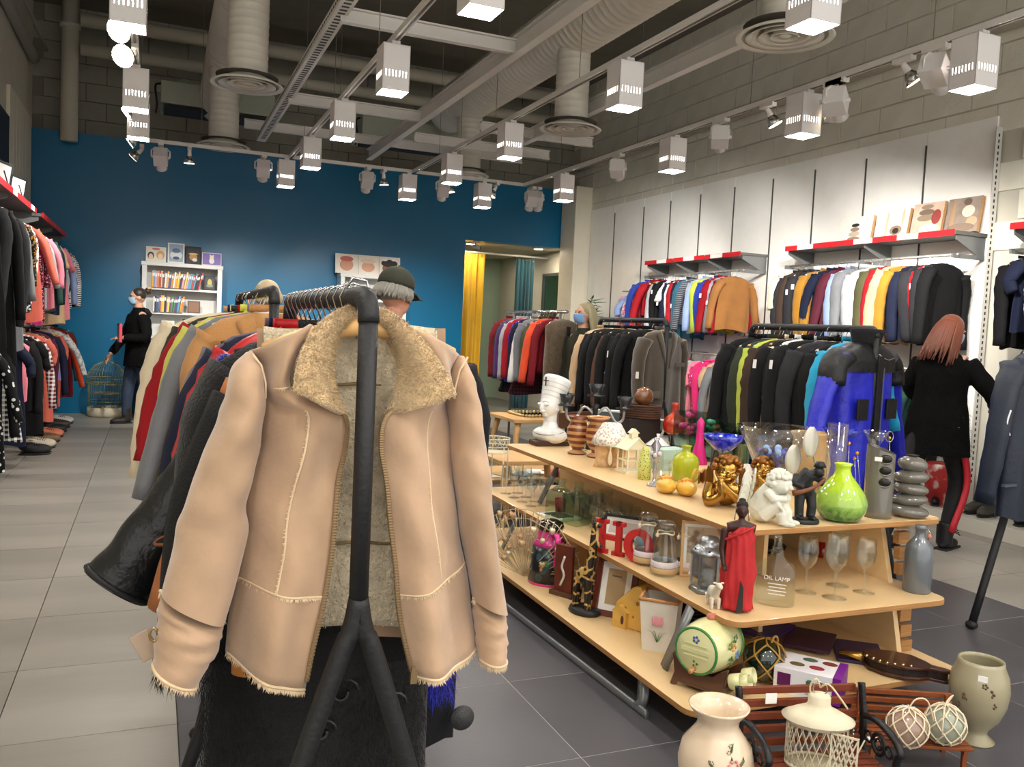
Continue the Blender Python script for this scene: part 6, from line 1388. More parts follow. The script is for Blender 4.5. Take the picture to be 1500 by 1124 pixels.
# planter
p = P3(966, 948); s = sz(76, p)
t = thing('flower_planter', 'white square planter painted with a pink lily, bamboo rim', 'planter', p, -.75)
w_ = s*.72
b = MB()
for k in range(4):
    Q = Matrix.Rotation(k*pi/2, 3, 'Z')
    b.add([Q @ Vector(v) for v in ((-w_*.4, -w_*.4, 0), (w_*.4, -w_*.4, 0), (w_*.5, -w_*.5, s), (-w_*.5, -w_*.5, s), (-w_*.36, -w_*.36, 0), (w_*.36, -w_*.36, 0), (w_*.46, -w_*.46, s), (-w_*.46, -w_*.46, s))], [(0, 1, 2, 3), (5, 4, 7, 6), (3, 2, 6, 7)], 0, False)
b.box((0, 0, .004), (w_*.78, w_*.78, .008)); b.build('planter_body', M((218, 212, 200), .5, noise=.06), t)
for k in range(4):
    Q = Matrix.Rotation(k*pi/2, 3, 'Z'); MB().tube([Q @ Vector((-w_*.5, -w_*.5, s)), Q @ Vector((w_*.5, -w_*.5, s))], s*.035, 8).build('bamboo_rim', M((186, 130, 80), .4), t)
for sd in (-1,):
    T_ = Matrix.Rotation(-.12, 4, 'X')
    yy = -w_*.455
    for k, (a, c_) in enumerate(((-.5, 1), (-.2, 1), (.2, 1), (.5, 1))):
        MB().tube(bez([(0, yy, s*.2), (a*s*.2, yy-.003, s*.38), (a*s*.36, yy-.012, s*.42)], 8), [s*.02, s*.018, s*.016, s*.013, s*.01, s*.008, s*.006, s*.004, .001][:9], 6, flat=.3).build('painted_leaf', leafg, t)
    for k, a in enumerate((-.6, -.2, .2, .6)): MB().ell((a*s*.12, yy-.012, s*.62), (s*.035, .002, s*.1), 10, rot=None).build('painted_petal', M((222, 150, 160), .5), t)
# cheese house
chs = M((216, 172, 84), .5, noise=.1)
p = P3(936, 920); s = sz(66, p)
t = thing('cheese_house', 'yellow ceramic cheese wedge shaped like a little village house', 'ornament', p, facecam(p)-.6)
MB().prism([(-s*.55, 0), (s*.55, 0), (s*.5, s*.55), (s*.15, s), (-s*.05, s*.95), (-s*.5, s*.5)], s*.5, None).build('cheese_wedge', chs, t, bevel=.006)
for x, z, r in ((.1, .62, .05), (-.22, .45, .04), (.3, .35, .045), (.0, .3, .03)): MB().ell((s*x, -s*.25, s*z), (s*r, s*.02, s*r), 10).build('cheese_hole', M((150, 104, 40), .6), t)
MB().box((-s*.3, -s*.3, s*.18), (s*.35, s*.12, s*.36)).prism([(-s*.5, s*.36), (-s*.1, s*.36), (-s*.3, s*.52)], s*.14, Matrix.Translation((0, -s*.3, 0))).build('little_house', chs, t)
MB().ell((-s*.2, -s*.38, s*.2), (s*.04, s*.03, s*.1), 10).build('mouse', M((90, 50, 40), .6), t)
# red-brown frame
p = P3(896, 905); frame('photo_frame', 'red-brown wooden photo frame leaning with an empty cream mount', p, sz(64, p), sz(88, p), facecam(p)-.3, M((92, 36, 22), .3, coat=.5), PAPER, M((176, 150, 112), .3), sz(9, p), sz(9, p), -.3, txt=('Famous', .014))
# giraffes
gir = M((30, 22, 18), .4, pat='crackle', rgb2=(190, 150, 80), pscale=26, coat=.3)
p = P3(856, 898)
t = thing('giraffe_pair', 'tall carved wooden pair of giraffes, dark patches on gold lines', 'figurine', p, facecam(p)+.9, scale=sz(145, p)/.33)
MB().lathe([(.05, 0), (.055, .006), (.05, .02), (0, .022)], 24, sx=.8, sy=1.1).build('base', M((34, 32, 34), .5), t)
for sx, hgt, yo in ((-.018, .33, 0), (.018, .25, .02)):
    b = MB(); k_ = hgt/.33
    b.ell((sx, yo+.0, .13*k_), (.017, .03, .03*k_), 16)
    for ly in (-.022, .022):
        for lx in (-.006, .006): b.tube([(sx+lx, yo+ly, .12*k_), (sx+lx*1.4, yo+ly*1.2, .02)], [.009, .006], 8)
    b.tube([(sx, yo-.02, .14*k_), (sx, yo-.032, .22*k_), (sx, yo-.036, .3*k_)], [.018, .011, .008], 12); b.ell((sx, yo-.048, .308*k_), (.0085, .02, .01), 12)
    for ex in (-1, 1): b.tube([(sx+ex*.004, yo-.038, .31*k_), (sx+ex*.005, yo-.036, .325*k_)], .0022, 6); b.ell((sx+ex*.013, yo-.034, .31*k_), (.007, .003, .004), 8)
    b.build('giraffe', gir, t, voxel=.0022, smooth_it=2)
p = P3(836, 885)+Vector((.02, .12, 0))
t = thing('carved_panel', 'red-brown carved wood panel standing behind the giraffes', 'panel', p, -1.1)
MB().box((0, 0, .12), (.1, .02, .24)).build('panel', M((96, 40, 22), .5, noise=.3, nscale=16), t, bevel=.003); MB().tube(bez([(-.01, -.014, .05), (.01, -.014, .1), (-.005, -.014, .14), (.01, -.014, .19)], 12), .006, 6).build('white_relief', M((220, 214, 204), .5), t); MB().box((0, 0, .01), (.13, .05, .02)).build('foot', M((90, 60, 40), .5), t)
# thermos
p = P3(803, 852); h = sz(92, p)
pk = M((220, 50, 140), .3, coat=.4); blt = M((22, 20, 26), .3, pat='cells', rgb2=(40, 70, 80), pscale=22, coat=.3)
t = thing('thermos_jug', 'black thermos jug with hot pink handle, collar and base', 'thermos', p, facecam(p)+.2)
MB().lathe([(0, 0), (h*.33, 0), (h*.33, h*.04)], 32, cap=False).build('base_ring', pk, t); MB().lathe([(h*.33, h*.04), (h*.3, h*.35), (h*.27, h*.6), (0, h*.6)], 32).build('body', blt, t)
MB().lathe([(h*.27, h*.6), (h*.25, h*.66), (h*.2, h*.7), (h*.2, h*.84), (0, h*.84)], 32).build('collar', pk, t); MB().lathe([(h*.21, h*.84), (h*.22, h*.88), (h*.19, h*.96), (h*.1, h), (0, h)], 28).build('lid', M((20, 18, 20), .15, coat=.6), t)
MB().tube(bez([(h*.02, -h*.2, h*.82), (h*.04, -h*.4, h*.8), (h*.04, -h*.42, h*.6), (h*.03, -h*.38, h*.34)], 12), h*.05, 8, flat=.5).build('handle', pk, t)
MB().box((-h*.12, -h*.29, h*.36), (h*.12, .003, h*.09)).build('green_patch', M((20, 130, 80), .4), t)
# dried fan basket
p = P3(766, 850); s = sz(110, p)
t = thing('dried_fan', 'woven pale twig fan decorated with dried flowers and shells', 'ornament', p, facecam(p)-.6)
tw = M((186, 166, 130), .8, noise=.2, nscale=40); rs = random.Random(2)
b = MB()
for k in range(46):
    a = R(18+k*3.1); d = Vector((cos(a), rs.uniform(-.12, .12), sin(a)))
    b.tube(bez([(0, 0, .02), d*s*.5+Vector((0, rs.uniform(-.02, .02), 0)), d*s*rs.uniform(.85, 1)], 6), .0022, 4)
for q in (.4, .6, .8, .92): b.tube([Vector((cos(R(a))*s*q, .01*sin(a), sin(R(a))*s*q+.01)) for a in range(18, 162, 8)], .003, 4)
b.build('twigs', tw, t)
for k in range(16):
    a = R(rs.uniform(30, 150)); q = rs.uniform(.3, .95)*s
    MB().ell((q*cos(a), -.03, q*sin(a)), (rs.uniform(.008, .018),)*3, 8, fn=lambda q_, d_: q_*(1+.3*sin(6*d_.x+5*d_.z))).build('dried_flower', M(rs.choice([(226, 210, 176), (206, 170, 130), (190, 150, 110)]), .8), t)
# stack of plates and lattice
for k in range(12):
    one(MB().lathe([(0, 0), (.06, 0), (.1, .008), (.12, .014), (.12, .016), (.098, .011), (0, .004)], 40), 'dark_plate', M((40, 38, 40), .25), f'dark grey plate, {ORD[k]} from the bottom of the plate stack', 'plate', Vector((2.17, 3.1, ZT3+.0165*k)), 0, 'stack of dark plates on the bottom shelf')
t = thing('lattice_panel', 'small dark lattice trivet leaning behind the giraffes', 'ornament', Vector((1.98, 3.38, ZT3)), -.5)
b = MB()
for k in range(-4, 9): b.tube([(-.06+max(0, k)*.0, 0, .02*k+.01 if k > 0 else .01), (.06, 0, .02*k+.13)], .002, 4) if False else b.box((0, 0, .07), (.004, .004, .15), Matrix.Rotation(.7, 3, 'Y')) if k == 0 else b.box((k*.012-.03, 0, .07), (.003, .004, .14), Matrix.Rotation(.5, 3, 'Y')).box((k*.012-.03, .003, .07), (.003, .004, .14), Matrix.Rotation(-.5, 3, 'Y'))
b.build('lattice', M((36, 24, 22), .6), t)
one(MB().box((0, 0, .1), (.004, .5, .16)).box((0, 0, .18), (.01, .5, .01)), 'clear_tray', glass((215, 225, 228)), 'clear acrylic panel standing under the middle shelf', 'tray', Vector((2.3, 2.66, ZT3)), 0) if False else None
# ------------------------------------------------------------------ on the floor in front
def slat_bench(name, label, c, rot, wd, hb, hs, dp, wm, arm, nb, ns, arms=True):
    t = thing(name, label, 'bench', c, rot)
    for k in range(nb): MB().box((0, dp*.5+.01*k, hs+.03+(hb-hs-.04)*k/(nb-1)), (wd*.96, .012, (hb-hs)/nb*.62)).build('back_slat', wm, t, bevel=.002)
    for k in range(ns): MB().box((0, -dp*.5+dp*(k+.3)/ns, hs), (wd*.96, dp/ns*.7, .011)).build('seat_slat', wm, t, bevel=.002)
    for sx in (-1, 1):
        x = sx*wd/2
        if arms:
            MB().tube(bez([(x, dp*.62, hb+.012), (x, dp*.56, hb-.03), (x, dp*.48, hs+.08), (x, dp*.5, hs), (x, dp*.6, .0)], 20), .014, 8, flat=.7).tube(bez([(x, dp*.5, hs+.1), (x, dp*.1, hs+.115), (x, -dp*.4, hs+.1), (x, -dp*.6, hs+.07), (x, -dp*.5, hs+.03), (x, -dp*.45, .0)], 24), .012, 8, flat=.8).tube([(x, dp*.5, hs-.012), (x, -dp*.5, hs-.012)], .009, 6).tube([(x+.02*0, .03*cos(a)*1.0, hs+.05+.03*sin(a)) for a in [q*pi/6 for q in range(13)]], .006, 6, cap=False).build('cast_arm', arm, t)
            for k in range(3): MB().tube([(x, -.05+.05*k+.016*cos(a), hs+.05+.016*sin(a)) for a in [q*pi/5 for q in range(11)]], .004, 5, cap=False).build('scroll', arm, t)
        else:
            MB().box((x*.82, dp*.54, hb*.5), (.012, .014, hb)).build('back_leg', wm, t); MB().box((x*.82, -dp*.42, hs*.5), (.014, .014, hs)).build('front_leg', wm, t); MB().box((x*.82, 0, hs-.012), (.012, dp, .012)).build('side_rail', wm, t)
    return t
bwood = M((112, 52, 30), .4, noise=.15, nscale=30); bwood2 = M((126, 66, 30), .4, noise=.15, nscale=30)
iron = M((18, 18, 20), .4, bump=.3)
ca = at(1165, 1230, z=0); 
b1 = slat_bench('toy_bench', 'miniature brown slatted park bench with black cast scroll arms', Vector((1.79, 1.85, 0)), facecam(Vector((1.79, 1.85, 0)))+.55, .40, .345, .165, .17, bwood, iron, 5, 5)
MB().box((-.11, .085-.01, .33), (.035, .003, .03)).build('price_tag', PAPER, b1)
c2 = Vector((2.36, 2.02, 0))
b2 = slat_bench('toy_bench', 'smaller miniature bench of orange-brown slats without arms', c2, facecam(c2)+.42, .36, .2, .085, .15, bwood2, iron, 4, 5, arms=False)
MB().box((-.15, -.07, .1), (.035, .02, .003)).build('price_tag', PAPER, b2)
# cream lantern on the bench
crl = M((214, 204, 176), .5, noise=.05)
lp = Vector((1.775, 1.835, .171))
t = thing('cream_lantern', 'cream oval metal lantern with lattice sides and open door on bench', 'lantern', lp, facecam(lp)+.2, scale=.92)
def band(z0, z1, r, nm): MB().lathe([(r, z0), (r, z1)], 32, cap=False, sy=.72).build(nm, crl, t, solid=.002)
band(0, .012, .092, 'bottom_band'); band(.135, .15, .092, 'top_band')
MB().lathe([(0, 0), (.092, 0), (.092, .003), (0, .003)], 32, sy=.72).build('floor_plate', crl, t)
b = MB()
for k in range(26):
    a = k*2*pi/26
    if 4.9 < a < 5.9: continue
    for dr in (-1, 1): b.tube([Vector((.092*cos(a+dr*.5*q), .066*sin(a+dr*.5*q), .012+.123*q)) for q in (0, .25, .5, .75, 1)], .0028, 4, flat=.5)
b.build('lattice', crl, t)
MB().lathe([(.108, .15), (.11, .154), (.07, .175), (.04, .19), (.034, .2), (.034, .222), (.028, .23), (0, .232)], 32, sy=.78).build('roof', crl, t)
b = MB().box((0, 0, .066), (.005, .004, .125)).box((.075, 0, .066), (.005, .004, .125)).box((.037, 0, .004), (.075, .004, .006)).box((.037, 0, .128), (.075, .004, .006))
for k in range(5):
    for dr in (-1, 1): b.box((.008+k*.015, 0, .066), (.004, .003, .14), Matrix.Rotation(dr*.35, 3, 'Y'))
b.build('door', crl, t, (.03, -.066, .01), -.35)
MB().tube([Vector((.022*cos(a), 0, .245+.022*sin(a))) for a in [q*pi/6 for q in range(13)]], .002, 5, cap=False).build('ring_handle', STEEL, t)
b = MB()
for k in range(12): b.ell((.1, -.03, .15-.012*k), (.003, .002, .005), 6)
b.build('chain', STEEL, t)['kind'] = 'stuff'
MB().tube(bez([(0, 0, .25), (.02, -.02, .27), (.05, -.03, .24), (.08, -.02, .2)], 10), .003, 5).tube(bez([(0, 0, .25), (-.015, -.01, .28), (-.03, .0, .25), (-.02, .01, .2)], 10), .003, 5).build('raffia_tie', M((216, 200, 160), .8), t)
# crochet balls
lace = M((222, 206, 178), .8); 
for k, (px, py, lb, c_) in enumerate(((1329, 1066, 'glass ball in cream crochet netting, the left of two on bench', (200, 170, 150)), (1384, 1062, 'glass ball in cream crochet netting, the right of two on bench', (190, 200, 180)))):
    p = at(px, py, z=.155); r = sz(29, p)
    t = thing('crochet_ball', lb, 'ball', Vector((p.x, p.y, .093)), .3*k, 'crochet covered balls on the small bench')
    MB().ell((0, 0, r), r*.95, 24).build('glass_ball', glass(c_) if 0 else M(c_, .1, trans=.5, coat=1), t)
    net(t, r, Vector((0, 0, r)), lace, r*.04, rows=((68, 0), (42, 22), (16, 0), (-10, 22), (-38, 0), (-62, 22)), n=8).build('crochet_net', lace, t)
    MB().tube(bez([(0, 0, 2*r), (.02, -.01, 2*r+.03), (.06*(1-2*k), -.02, 2*r+.02), (.09*(1-2*k), -.03, r)], 14), .0025, 5).build('ribbon', lace, t)
# floor vases
p = at(1428, 1085, z=0); h = sz(122, p)
t = lathed(p, 0, 0, 122, [(0, 0), (.2, 0), (.21, .02), (.12, .1), (.13, .16), (.24, .3), (.31, .48), (.33, .65), (.31, .82), (.255, .95), (.25, 1), (.23, 1), (.23, .95), (.28, .8), (.28, .6), (0, .3)], M((158, 150, 122), .3, noise=.06, coat=.3), 'stoneware_vase', 'tall grey-green stoneware vase with faint brown flowers, on a foot', 'vase', 40)
for (x, z, r) in ((-.12, .62, .03), (.12, .7, .028), (.16, .56, .02), (-.2, .5, .018), (.06, .78, .02)):
    y = -math.sqrt(max(0, .325**2-x*x))
    blossom((x*h, y*h*.985, z*h), r*h*1.2, M((96, 70, 52), .5), t, nm='painted_flower')
MB().box((.03*h, -.3*h, .86*h), (.1*h, .003, .07*h)).build('price_tag', PAPER, t)
p = Vector((at(1053, 1070, z=.2).x, at(1053, 1070, z=.2).y, 0)); 
p = at(1053, 1040, z=.33)*1.0; h = .345; p = Vector((p.x, p.y, 0))
t = lathed(p, 0, 0, h*F/depth(p), [(0, 0), (.17, 0), (.18, .03), (.23, .2), (.3, .4), (.31, .55), (.28, .68), (.2, .78), (.165, .84), (.175, .9), (.24, .98), (.25, 1), (.23, 1), (.15, .88), (.15, .8), (0, .5)], M((222, 200, 172), .2, coat=.7, noise=.04), 'floral_vase', 'cream ceramic vase with painted pink and blue flowers, front corner', 'vase', 48)
def onv(a, z, r_): return Vector((sin(a)*r_*h, -cos(a)*r_*h, z*h))
for a, z, rr, r, c_ in ((.5, .63, .302, .05, (224, 140, 136)), (.1, .56, .315, .05, (110, 140, 180)), (.75, .56, .315, .035, (214, 150, 130)), (.4, .72, .26, .02, (90, 100, 60)), (-.1, .64, .3, .02, (90, 110, 60)), (.5, .76, .23, .018, (80, 90, 60))):
    for k in range(6):
        q = k*pi/3; MB().ell(onv(a+cos(q)*r/rr*.8, z+sin(q)*r*.8, rr), (r*h*.5,)*3, 8, fn=lambda q_, d_: q_*.55).build('painted_petal', M(c_, .4), t)
for a0, a1, z0, z1 in ((.1, -.3, .57, .68), (.1, -.45, .54, .58), (.6, .95, .6, .7), (.45, .55, .66, .79), (.3, .1, .5, .42)):
    MB().tube([onv(a0+(a1-a0)*q, z0+(z1-z0)*q, (.318 if z0+(z1-z0)*q < .6 else (.3 if z0+(z1-z0)*q < .68 else .245))) for q in (0, .3, .6, 1)], [.003, .004, .003, .001], 5).build('painted_leaf', M((84, 96, 60), .5), t)
# ================================================================== BACK OF THE SHOP
shw = M((214, 214, 210), .4)
def bookshelf(x, label, w_=.98, hh=2.05, y=12.42):
    t = thing('bookshelf', label, 'bookshelf', (x, y, 0)); d = .28
    for sx in (-1, 1): MB().box((sx*(w_/2-.03), 0, hh/2), (.06, d, hh)).build('side_panel', shw, t, bevel=.003)
    MB().box((0, d/2-.005, hh/2), (w_-.1, .01, hh)).build('back_panel', M((200, 200, 196), .5), t)
    MB().box((0, 0, hh-.025), (w_+.02, d+.02, .05)).build('top_board', shw, t, bevel=.003)
    for z in (1.7-.0, 1.38, 1.06, .74, .42, .08): 
        if z < hh-.2: MB().box((0, 0, z), (w_-.12, d-.02, .03)).build('shelf_board', shw, t)
    return t
bookshelf(.35, 'white bookshelf behind the masked woman, filled with thin books', 1.0); bookshelf(2.95, 'white bookshelf behind the man in the cap', .98, 2.07)
rs = random.Random(21)
bcol = [(206, 120, 60), (190, 60, 50), (60, 90, 140), (220, 200, 90), (70, 130, 90), (230, 225, 215), (120, 60, 110), (90, 150, 180), (210, 150, 170), (50, 50, 60), (230, 160, 40)]
def books(x0, x1, z, grp, y=12.33, lean=.12):
    x = x0; k = 0
    while x < x1:
        th = rs.uniform(.016, .03); hh = rs.uniform(.19, .23); c_ = rs.choice(bcol)
        b = MB().box((0, 0, hh/2), (th*.9, .15, hh)).box((0, -.0755, hh*.75), (th*.7, .001, hh*.2), mi=1)
        o = one(b, 'book', [M(c_, .5), PAPER], f'{ {0:"slim",1:"thick",2:"tall"}[k%3]} book with {["orange","red","blue","yellow","green","white","purple","light blue","pink","dark","amber"][bcol.index(c_)]} spine, {ORD[min(k,27)]} from the left of {grp}', 'book', (x, y, z), 0, 'books on '+grp)
        o.rotation_euler = (0, lean*(k/12 if k > 6 else .2), 0); x += th; k += 1
books(-.02, .55, 1.716, 'the upper shelf'); books(0, .34, 1.396, 'the second shelf')
books(2.56, 2.8, 1.716, 'the capped man\'s bookshelf', lean=-.3)
def board_pic(name, label, x0, x1, z0, z1, y, pm, cat='picture', fr=None, tilt=-.12, blobs=(), X=None):
    """a flat canvas or box frame standing against the wall; blobs = printed shapes"""
    w_ = x1-x0; h_ = z1-z0
    t = thing(name, label, cat, ((x0+x1)/2, y, z0)); T = Matrix.Rotation(tilt, 4, 'X')
    b = MB(); b.box(T @ Vector((0, 0, h_/2)), (w_, .025, h_), T.to_3x3()); b.build('board', fr or PAPER, t, bevel=.001)
    b = MB(); e = .008 if fr is None else .018; b.box(T @ Vector((0, -.0135, h_/2)), (w_-2*e, .002, h_-2*e), T.to_3x3()); b.build('print', pm, t)
    for k, (bx, bz, rx, rz, c_) in enumerate(blobs):
        MB().ell(T @ Vector((bx*w_, -.0155-.0006*k, bz*h_)), (rx*w_, .001, rz*h_), 16, rot=T.to_3x3()).build('printed_shape', M(c_, .5), t)
    return t
tp = 2.055
board_pic('canvas', 'canvas with two cartoon-like girls faces on the left bookshelf', -.11, .14, tp, tp+.2, 12.4, M((226, 222, 200), .5), blobs=((-.25, .4, .16, .25, (60, 50, 50)), (.22, .45, .2, .3, (220, 160, 110)), (-.25, .32, .11, .2, (232, 200, 180)), (.22, .36, .13, .2, (240, 208, 180)), (0, .85, .2, .08, (214, 110, 100))))
board_pic('canvas', 'blue grey canvas with a white splash on the left bookshelf', .16, .37, tp, tp+.27, 12.42, M((150, 168, 190), .5), fr=PAPER, blobs=((0, .4, .38, .22, (226, 230, 236)), (0, .62, .25, .12, (90, 110, 140)), (0, .25, .2, .08, (60, 70, 100))))
board_pic('canvas', 'black canvas with a golden cup on the left bookshelf', .38, .58, tp, tp+.24, 12.42, M((26, 24, 26), .5), fr=BLACK, blobs=((0, .4, .26, .2, (196, 140, 70)), (0, .58, .3, .06, (226, 190, 130)), (.1, .25, .16, .1, (230, 226, 220))))
board_pic('canvas', 'lilac canvas with a pale teddy shape on the left bookshelf', .59, .84, tp, tp+.17, 12.38, M((128, 104, 176), .5), blobs=((0, .35, .14, .24, (232, 226, 214)), (0, .62, .11, .18, (236, 228, 210)), (-.08, .78, .04, .07, (236, 228, 210)), (.08, .78, .04, .07, (236, 228, 210))))
t3 = board_pic('canvas', 'long canvas of three portrait panels on the right bookshelf', 2.40, 3.36, 2.075, 2.36, 12.42, M((232, 222, 208), .5), blobs=((-.33, .45, .1, .32, (206, 150, 120)), (-.33, .75, .1, .14, (190, 100, 90)), (0, .4, .1, .26, (214, 160, 130)), (0, .7, .12, .12, (226, 200, 180)), (.33, .38, .11, .34, (150, 84, 52)), (.33, .66, .13, .2, (40, 28, 26)), (.26, .84, .04, .07, (240, 236, 230)), (.4, .86, .04, .07, (240, 236, 230)), (.3, .3, .018, .03, (30, 20, 18)), (.37, .3, .018, .03, (30, 20, 18))))
for x in (-.16, .16): MB().box((x*.96, -.04, .14), (.006, .003, .27), Matrix.Rotation(-.12, 3, 'X')).build('panel_gap', M((180, 170, 160), .6), t3)
board_pic('small_picture', 'dark picture of a golden trophy on the upper bookshelf shelf', .62, .77, 1.716, 1.91, 12.36, M((40, 40, 44), .5), fr=BLACK, blobs=((0, .5, .2, .3, (190, 170, 80)), (0, .3, .3, .1, (120, 140, 120))))
board_pic('small_picture', 'small brown framed picture on the second bookshelf shelf', .42, .58, 1.396, 1.56, 12.36, M((120, 80, 50), .5), fr=M((90, 56, 36), .5))
board_pic('small_picture', 'small pastel leaflet on the third bookshelf shelf', .1, .26, 1.076, 1.28, 12.36, M((190, 220, 190), .5), blobs=((0, .45, .25, .3, (220, 90, 70)),))
board_pic('picture_frame', 'empty light wood frame on the blue wall behind the racks', 1.22, 1.78, 1.35, 1.72, 12.58, M((12, 90, 130), .5), cat='frame', fr=M((206, 150, 90), .5), tilt=0)
one(MB().box((0, 0, .3), (.95, .3, .6)).box((0, -.16, .62), (1.0, .36, .03)), 'low_cabinet', shw, 'low white cabinet under the left bookshelf behind the woman', 'cabinet', (.35, 12.05, 0), 0, bevel=.004)
# bird cage
cgm = M((170, 170, 120), .4, metal=.6)
cp = at(156, 606, z=0); cp = Vector((-.55, 12.3, 0)); R0 = .235
t = thing('bird_cage', 'round domed wire bird cage with a white tray on the floor', 'cage', cp)
MB().lathe([(0, 0), (R0*.9, 0), (R0*.98, .03), (R0*.96, .12), (R0*.9, .12), (0, .1)], 32).build('tray', M((206, 196, 172), .5), t)
for k in range(36):
    a = k*pi/18; MB().tube([Vector((cos(a)*r, sin(a)*r, z)) for r, z in ((R0*.92, .1), (R0*.92, .42), (R0*1.02, .43), (R0*1.02, .5), (R0*.9, .58), (R0*.6, .67), (R0*.25, .71), (0, .72))], .0022, 4).build('wire', cgm, t)
for z, r in ((.12, .93), (.2, .925), (.3, .925), (.42, .93), (.43, 1.03), (.5, 1.03), (.6, .85)): MB().tube([Vector((cos(a)*r*R0, sin(a)*r*R0, z)) for a in [q*pi/16 for q in range(33)]], .004, 5, cap=False).build('hoop', cgm, t)
MB().tube([Vector((.03*cos(a), 0, .74+.03*sin(a))) for a in [q*pi/6 for q in range(13)]], .004, 5, cap=False).build('hanging_ring', cgm, t)
MB().tube([(-.15, 0, .3), (.15, 0, .3)], .008, 6).build('perch', WOOD, t)
# tall bamboo plant
p = Vector((5.75, 11.2, 0))
t = thing('potted_bamboo', 'tall leafy bamboo plant by the white wall behind the masked girl', 'plant', p)
MB().lathe([(0, 0), (.13, 0), (.17, .28), (.15, .28), (0, .25)], 24).build('pot', M((60, 50, 44), .6), t)
lm = M((70, 104, 50), .5, noise=.2, nscale=12); rs = random.Random(31); lb = MB()
for k in range(7):
    a = rs.uniform(0, 6.28); top = Vector((.22*cos(a), .22*sin(a), rs.uniform(1.4, 1.95))); st = bez([Vector((.03*cos(a), .03*sin(a), .2)), top*.5+Vector((0, 0, .15)), top], 10)
    MB().tube(st, .007, 5).build('stem', M((100, 120, 60), .6), t)
    for j in range(90):
        q = rs.uniform(.35, 1); i = min(len(st)-2, int(q*(len(st)-1))); b0 = st[i].lerp(st[i+1], rs.random()); an = rs.uniform(0, 6.28); d = Vector((cos(an), sin(an), rs.uniform(-.3, .7))).normalized(); L0 = rs.uniform(.16, .28); sd = d.cross(Vector((0, 0, 1))).normalized()*L0*.1
        lb.add([b0, b0+d*L0*.4+sd, b0+d*L0*.4-sd, b0+d*L0+Vector((0, 0, -.03))], [(0, 1, 3), (0, 3, 2)], 0, False)
o = lb.build('leaves', lm, t); o['kind'] = 'stuff'
# side tables
twd = M((206, 164, 108), .45, noise=.12, nscale=8, stretch=(1, .3, 4))
def side_table(label, c, wx, wy, zt, rot=0, gold_=False):
    t = thing('side_table', label, 'table', c, rot)
    p = rounded(-wx/2, wx/2, -wy/2, wy/2, .05); MB().prism(p, .03, Matrix.Translation((0, 0, zt-.015)) @ TXY).build('table_top', twd, t, bevel=.004)
    for sx in (-1, 1):
        for sy in (-1, 1):
            x, y = sx*(wx/2-.07), sy*(wy/2-.07); MB().tube(bez([(x, y, zt-.03), (x+sx*.03, y+sy*.03, zt*.6), (x-sx*.01, y, zt*.25), (x+sx*.05, y+sy*.04, .02)], 12), [.028, .028, .027, .026, .024, .022, .021, .02, .02, .021, .022, .023, .024][:13], 8).build('leg', twd, t)
    return t
side_table('pale wood side table with curved legs carrying a mirror tray', Vector((3.3, 6.9, 0)), .95, .6, .62)
t = thing('mirror_tray', 'ornate gilt mirror tray lying on the far side table', 'tray', Vector((3.25, 6.95, .621)))
MB().box((0, 0, .006), (.5, .32, .012)).build('mirror_plate', M((150, 150, 140), .1, metal=1), t)
b = MB()
for k in range(60):
    a = k*pi/30; x = .27*math.copysign(min(1, abs(1.3*cos(a))), cos(a)); y = .18*math.copysign(min(1, abs(1.3*sin(a))), sin(a)); b.ell((x, y, .014), (.016, .016, .012), 8)
b.build('beaded_rim', M((206, 184, 130), .3, metal=.7), t)['kind'] = 'stuff'
side_table('low pale nesting table beside the queen bust', Vector((2.45, 5.45, 0)), .6, .5, .5)
side_table('lowest pale table with papers behind the wine glasses', Vector((2.55, 5.9, 0)), .9, .6, .3)
for k in range(5): one(MB().box((0, 0, .002), (.2, .14, .004)), 'magazine', M([(220, 210, 190), (180, 150, 90), (90, 130, 160), (236, 236, 230), (200, 90, 70)][k], .5), ('cream magazine lying on the lowest table', 'ochre magazine lying on the lowest table', 'blue magazine lying on the lowest table', 'white magazine lying on the lowest table', 'red magazine lying on the lowest table')[k], 'magazine', Vector((2.3+.13*k, 5.75+.07*(k % 2), .301+.0045*k)), .4*k)
cw = M((214, 206, 178), .5)
p = at(745, 722, z=.42); p = Vector((2.0, 4.98, .0))
t = thing('wire_plant_stand', 'cream wire plant stand with a lattice rim beside the display table', 'stand', p)
for z in (.64, .69): MB().tube([Vector((.1*cos(a), .1*sin(a), z)) for a in [q*pi/12 for q in range(25)]], .004, 5, cap=False).build('hoop', cw, t)
b = MB()
for k in range(18): a = k*pi/9; b.tube([Vector((.1*cos(a), .1*sin(a), .64)), Vector((.1*cos(a+.3), .1*sin(a+.3), .69))], .0025, 4); b.tube([Vector((.1*cos(a), .1*sin(a), .64)), Vector((.1*cos(a-.3), .1*sin(a-.3), .69))], .0025, 4)
b.build('lattice_rim', cw, t)
for k in range(5): a = k*2*pi/5; MB().tube([Vector((.1*cos(a), .1*sin(a), .64)), Vector((.1*cos(a), .1*sin(a), .01))], .004, 5).build('leg', cw, t)
MB().lathe([(0, .6), (.09, .6), (.09, .604), (0, .604)], 20).build('disc', cw, t)
t = thing('brown_chair', 'brown wooden chair with a yellow seat behind the queen bust', 'chair', Vector((3.05, 5.55, 0)), .4)
for sx in (-1, 1):
    MB().tube([(sx*.2, .2, 0), (sx*.2, .22, .8)], .018, 8).build('back_leg', M((84, 56, 40), .5), t); MB().tube([(sx*.2, -.18, 0), (sx*.2, -.18, .44)], .018, 8).build('front_leg', M((84, 56, 40), .5), t)
MB().box((0, 0, .45), (.44, .42, .03)).build('seat', M((214, 160, 40), .6), t, bevel=.008); MB().box((0, .21, .72), (.42, .02, .12)).build('backrest', M((84, 56, 40), .5), t, bevel=.005)
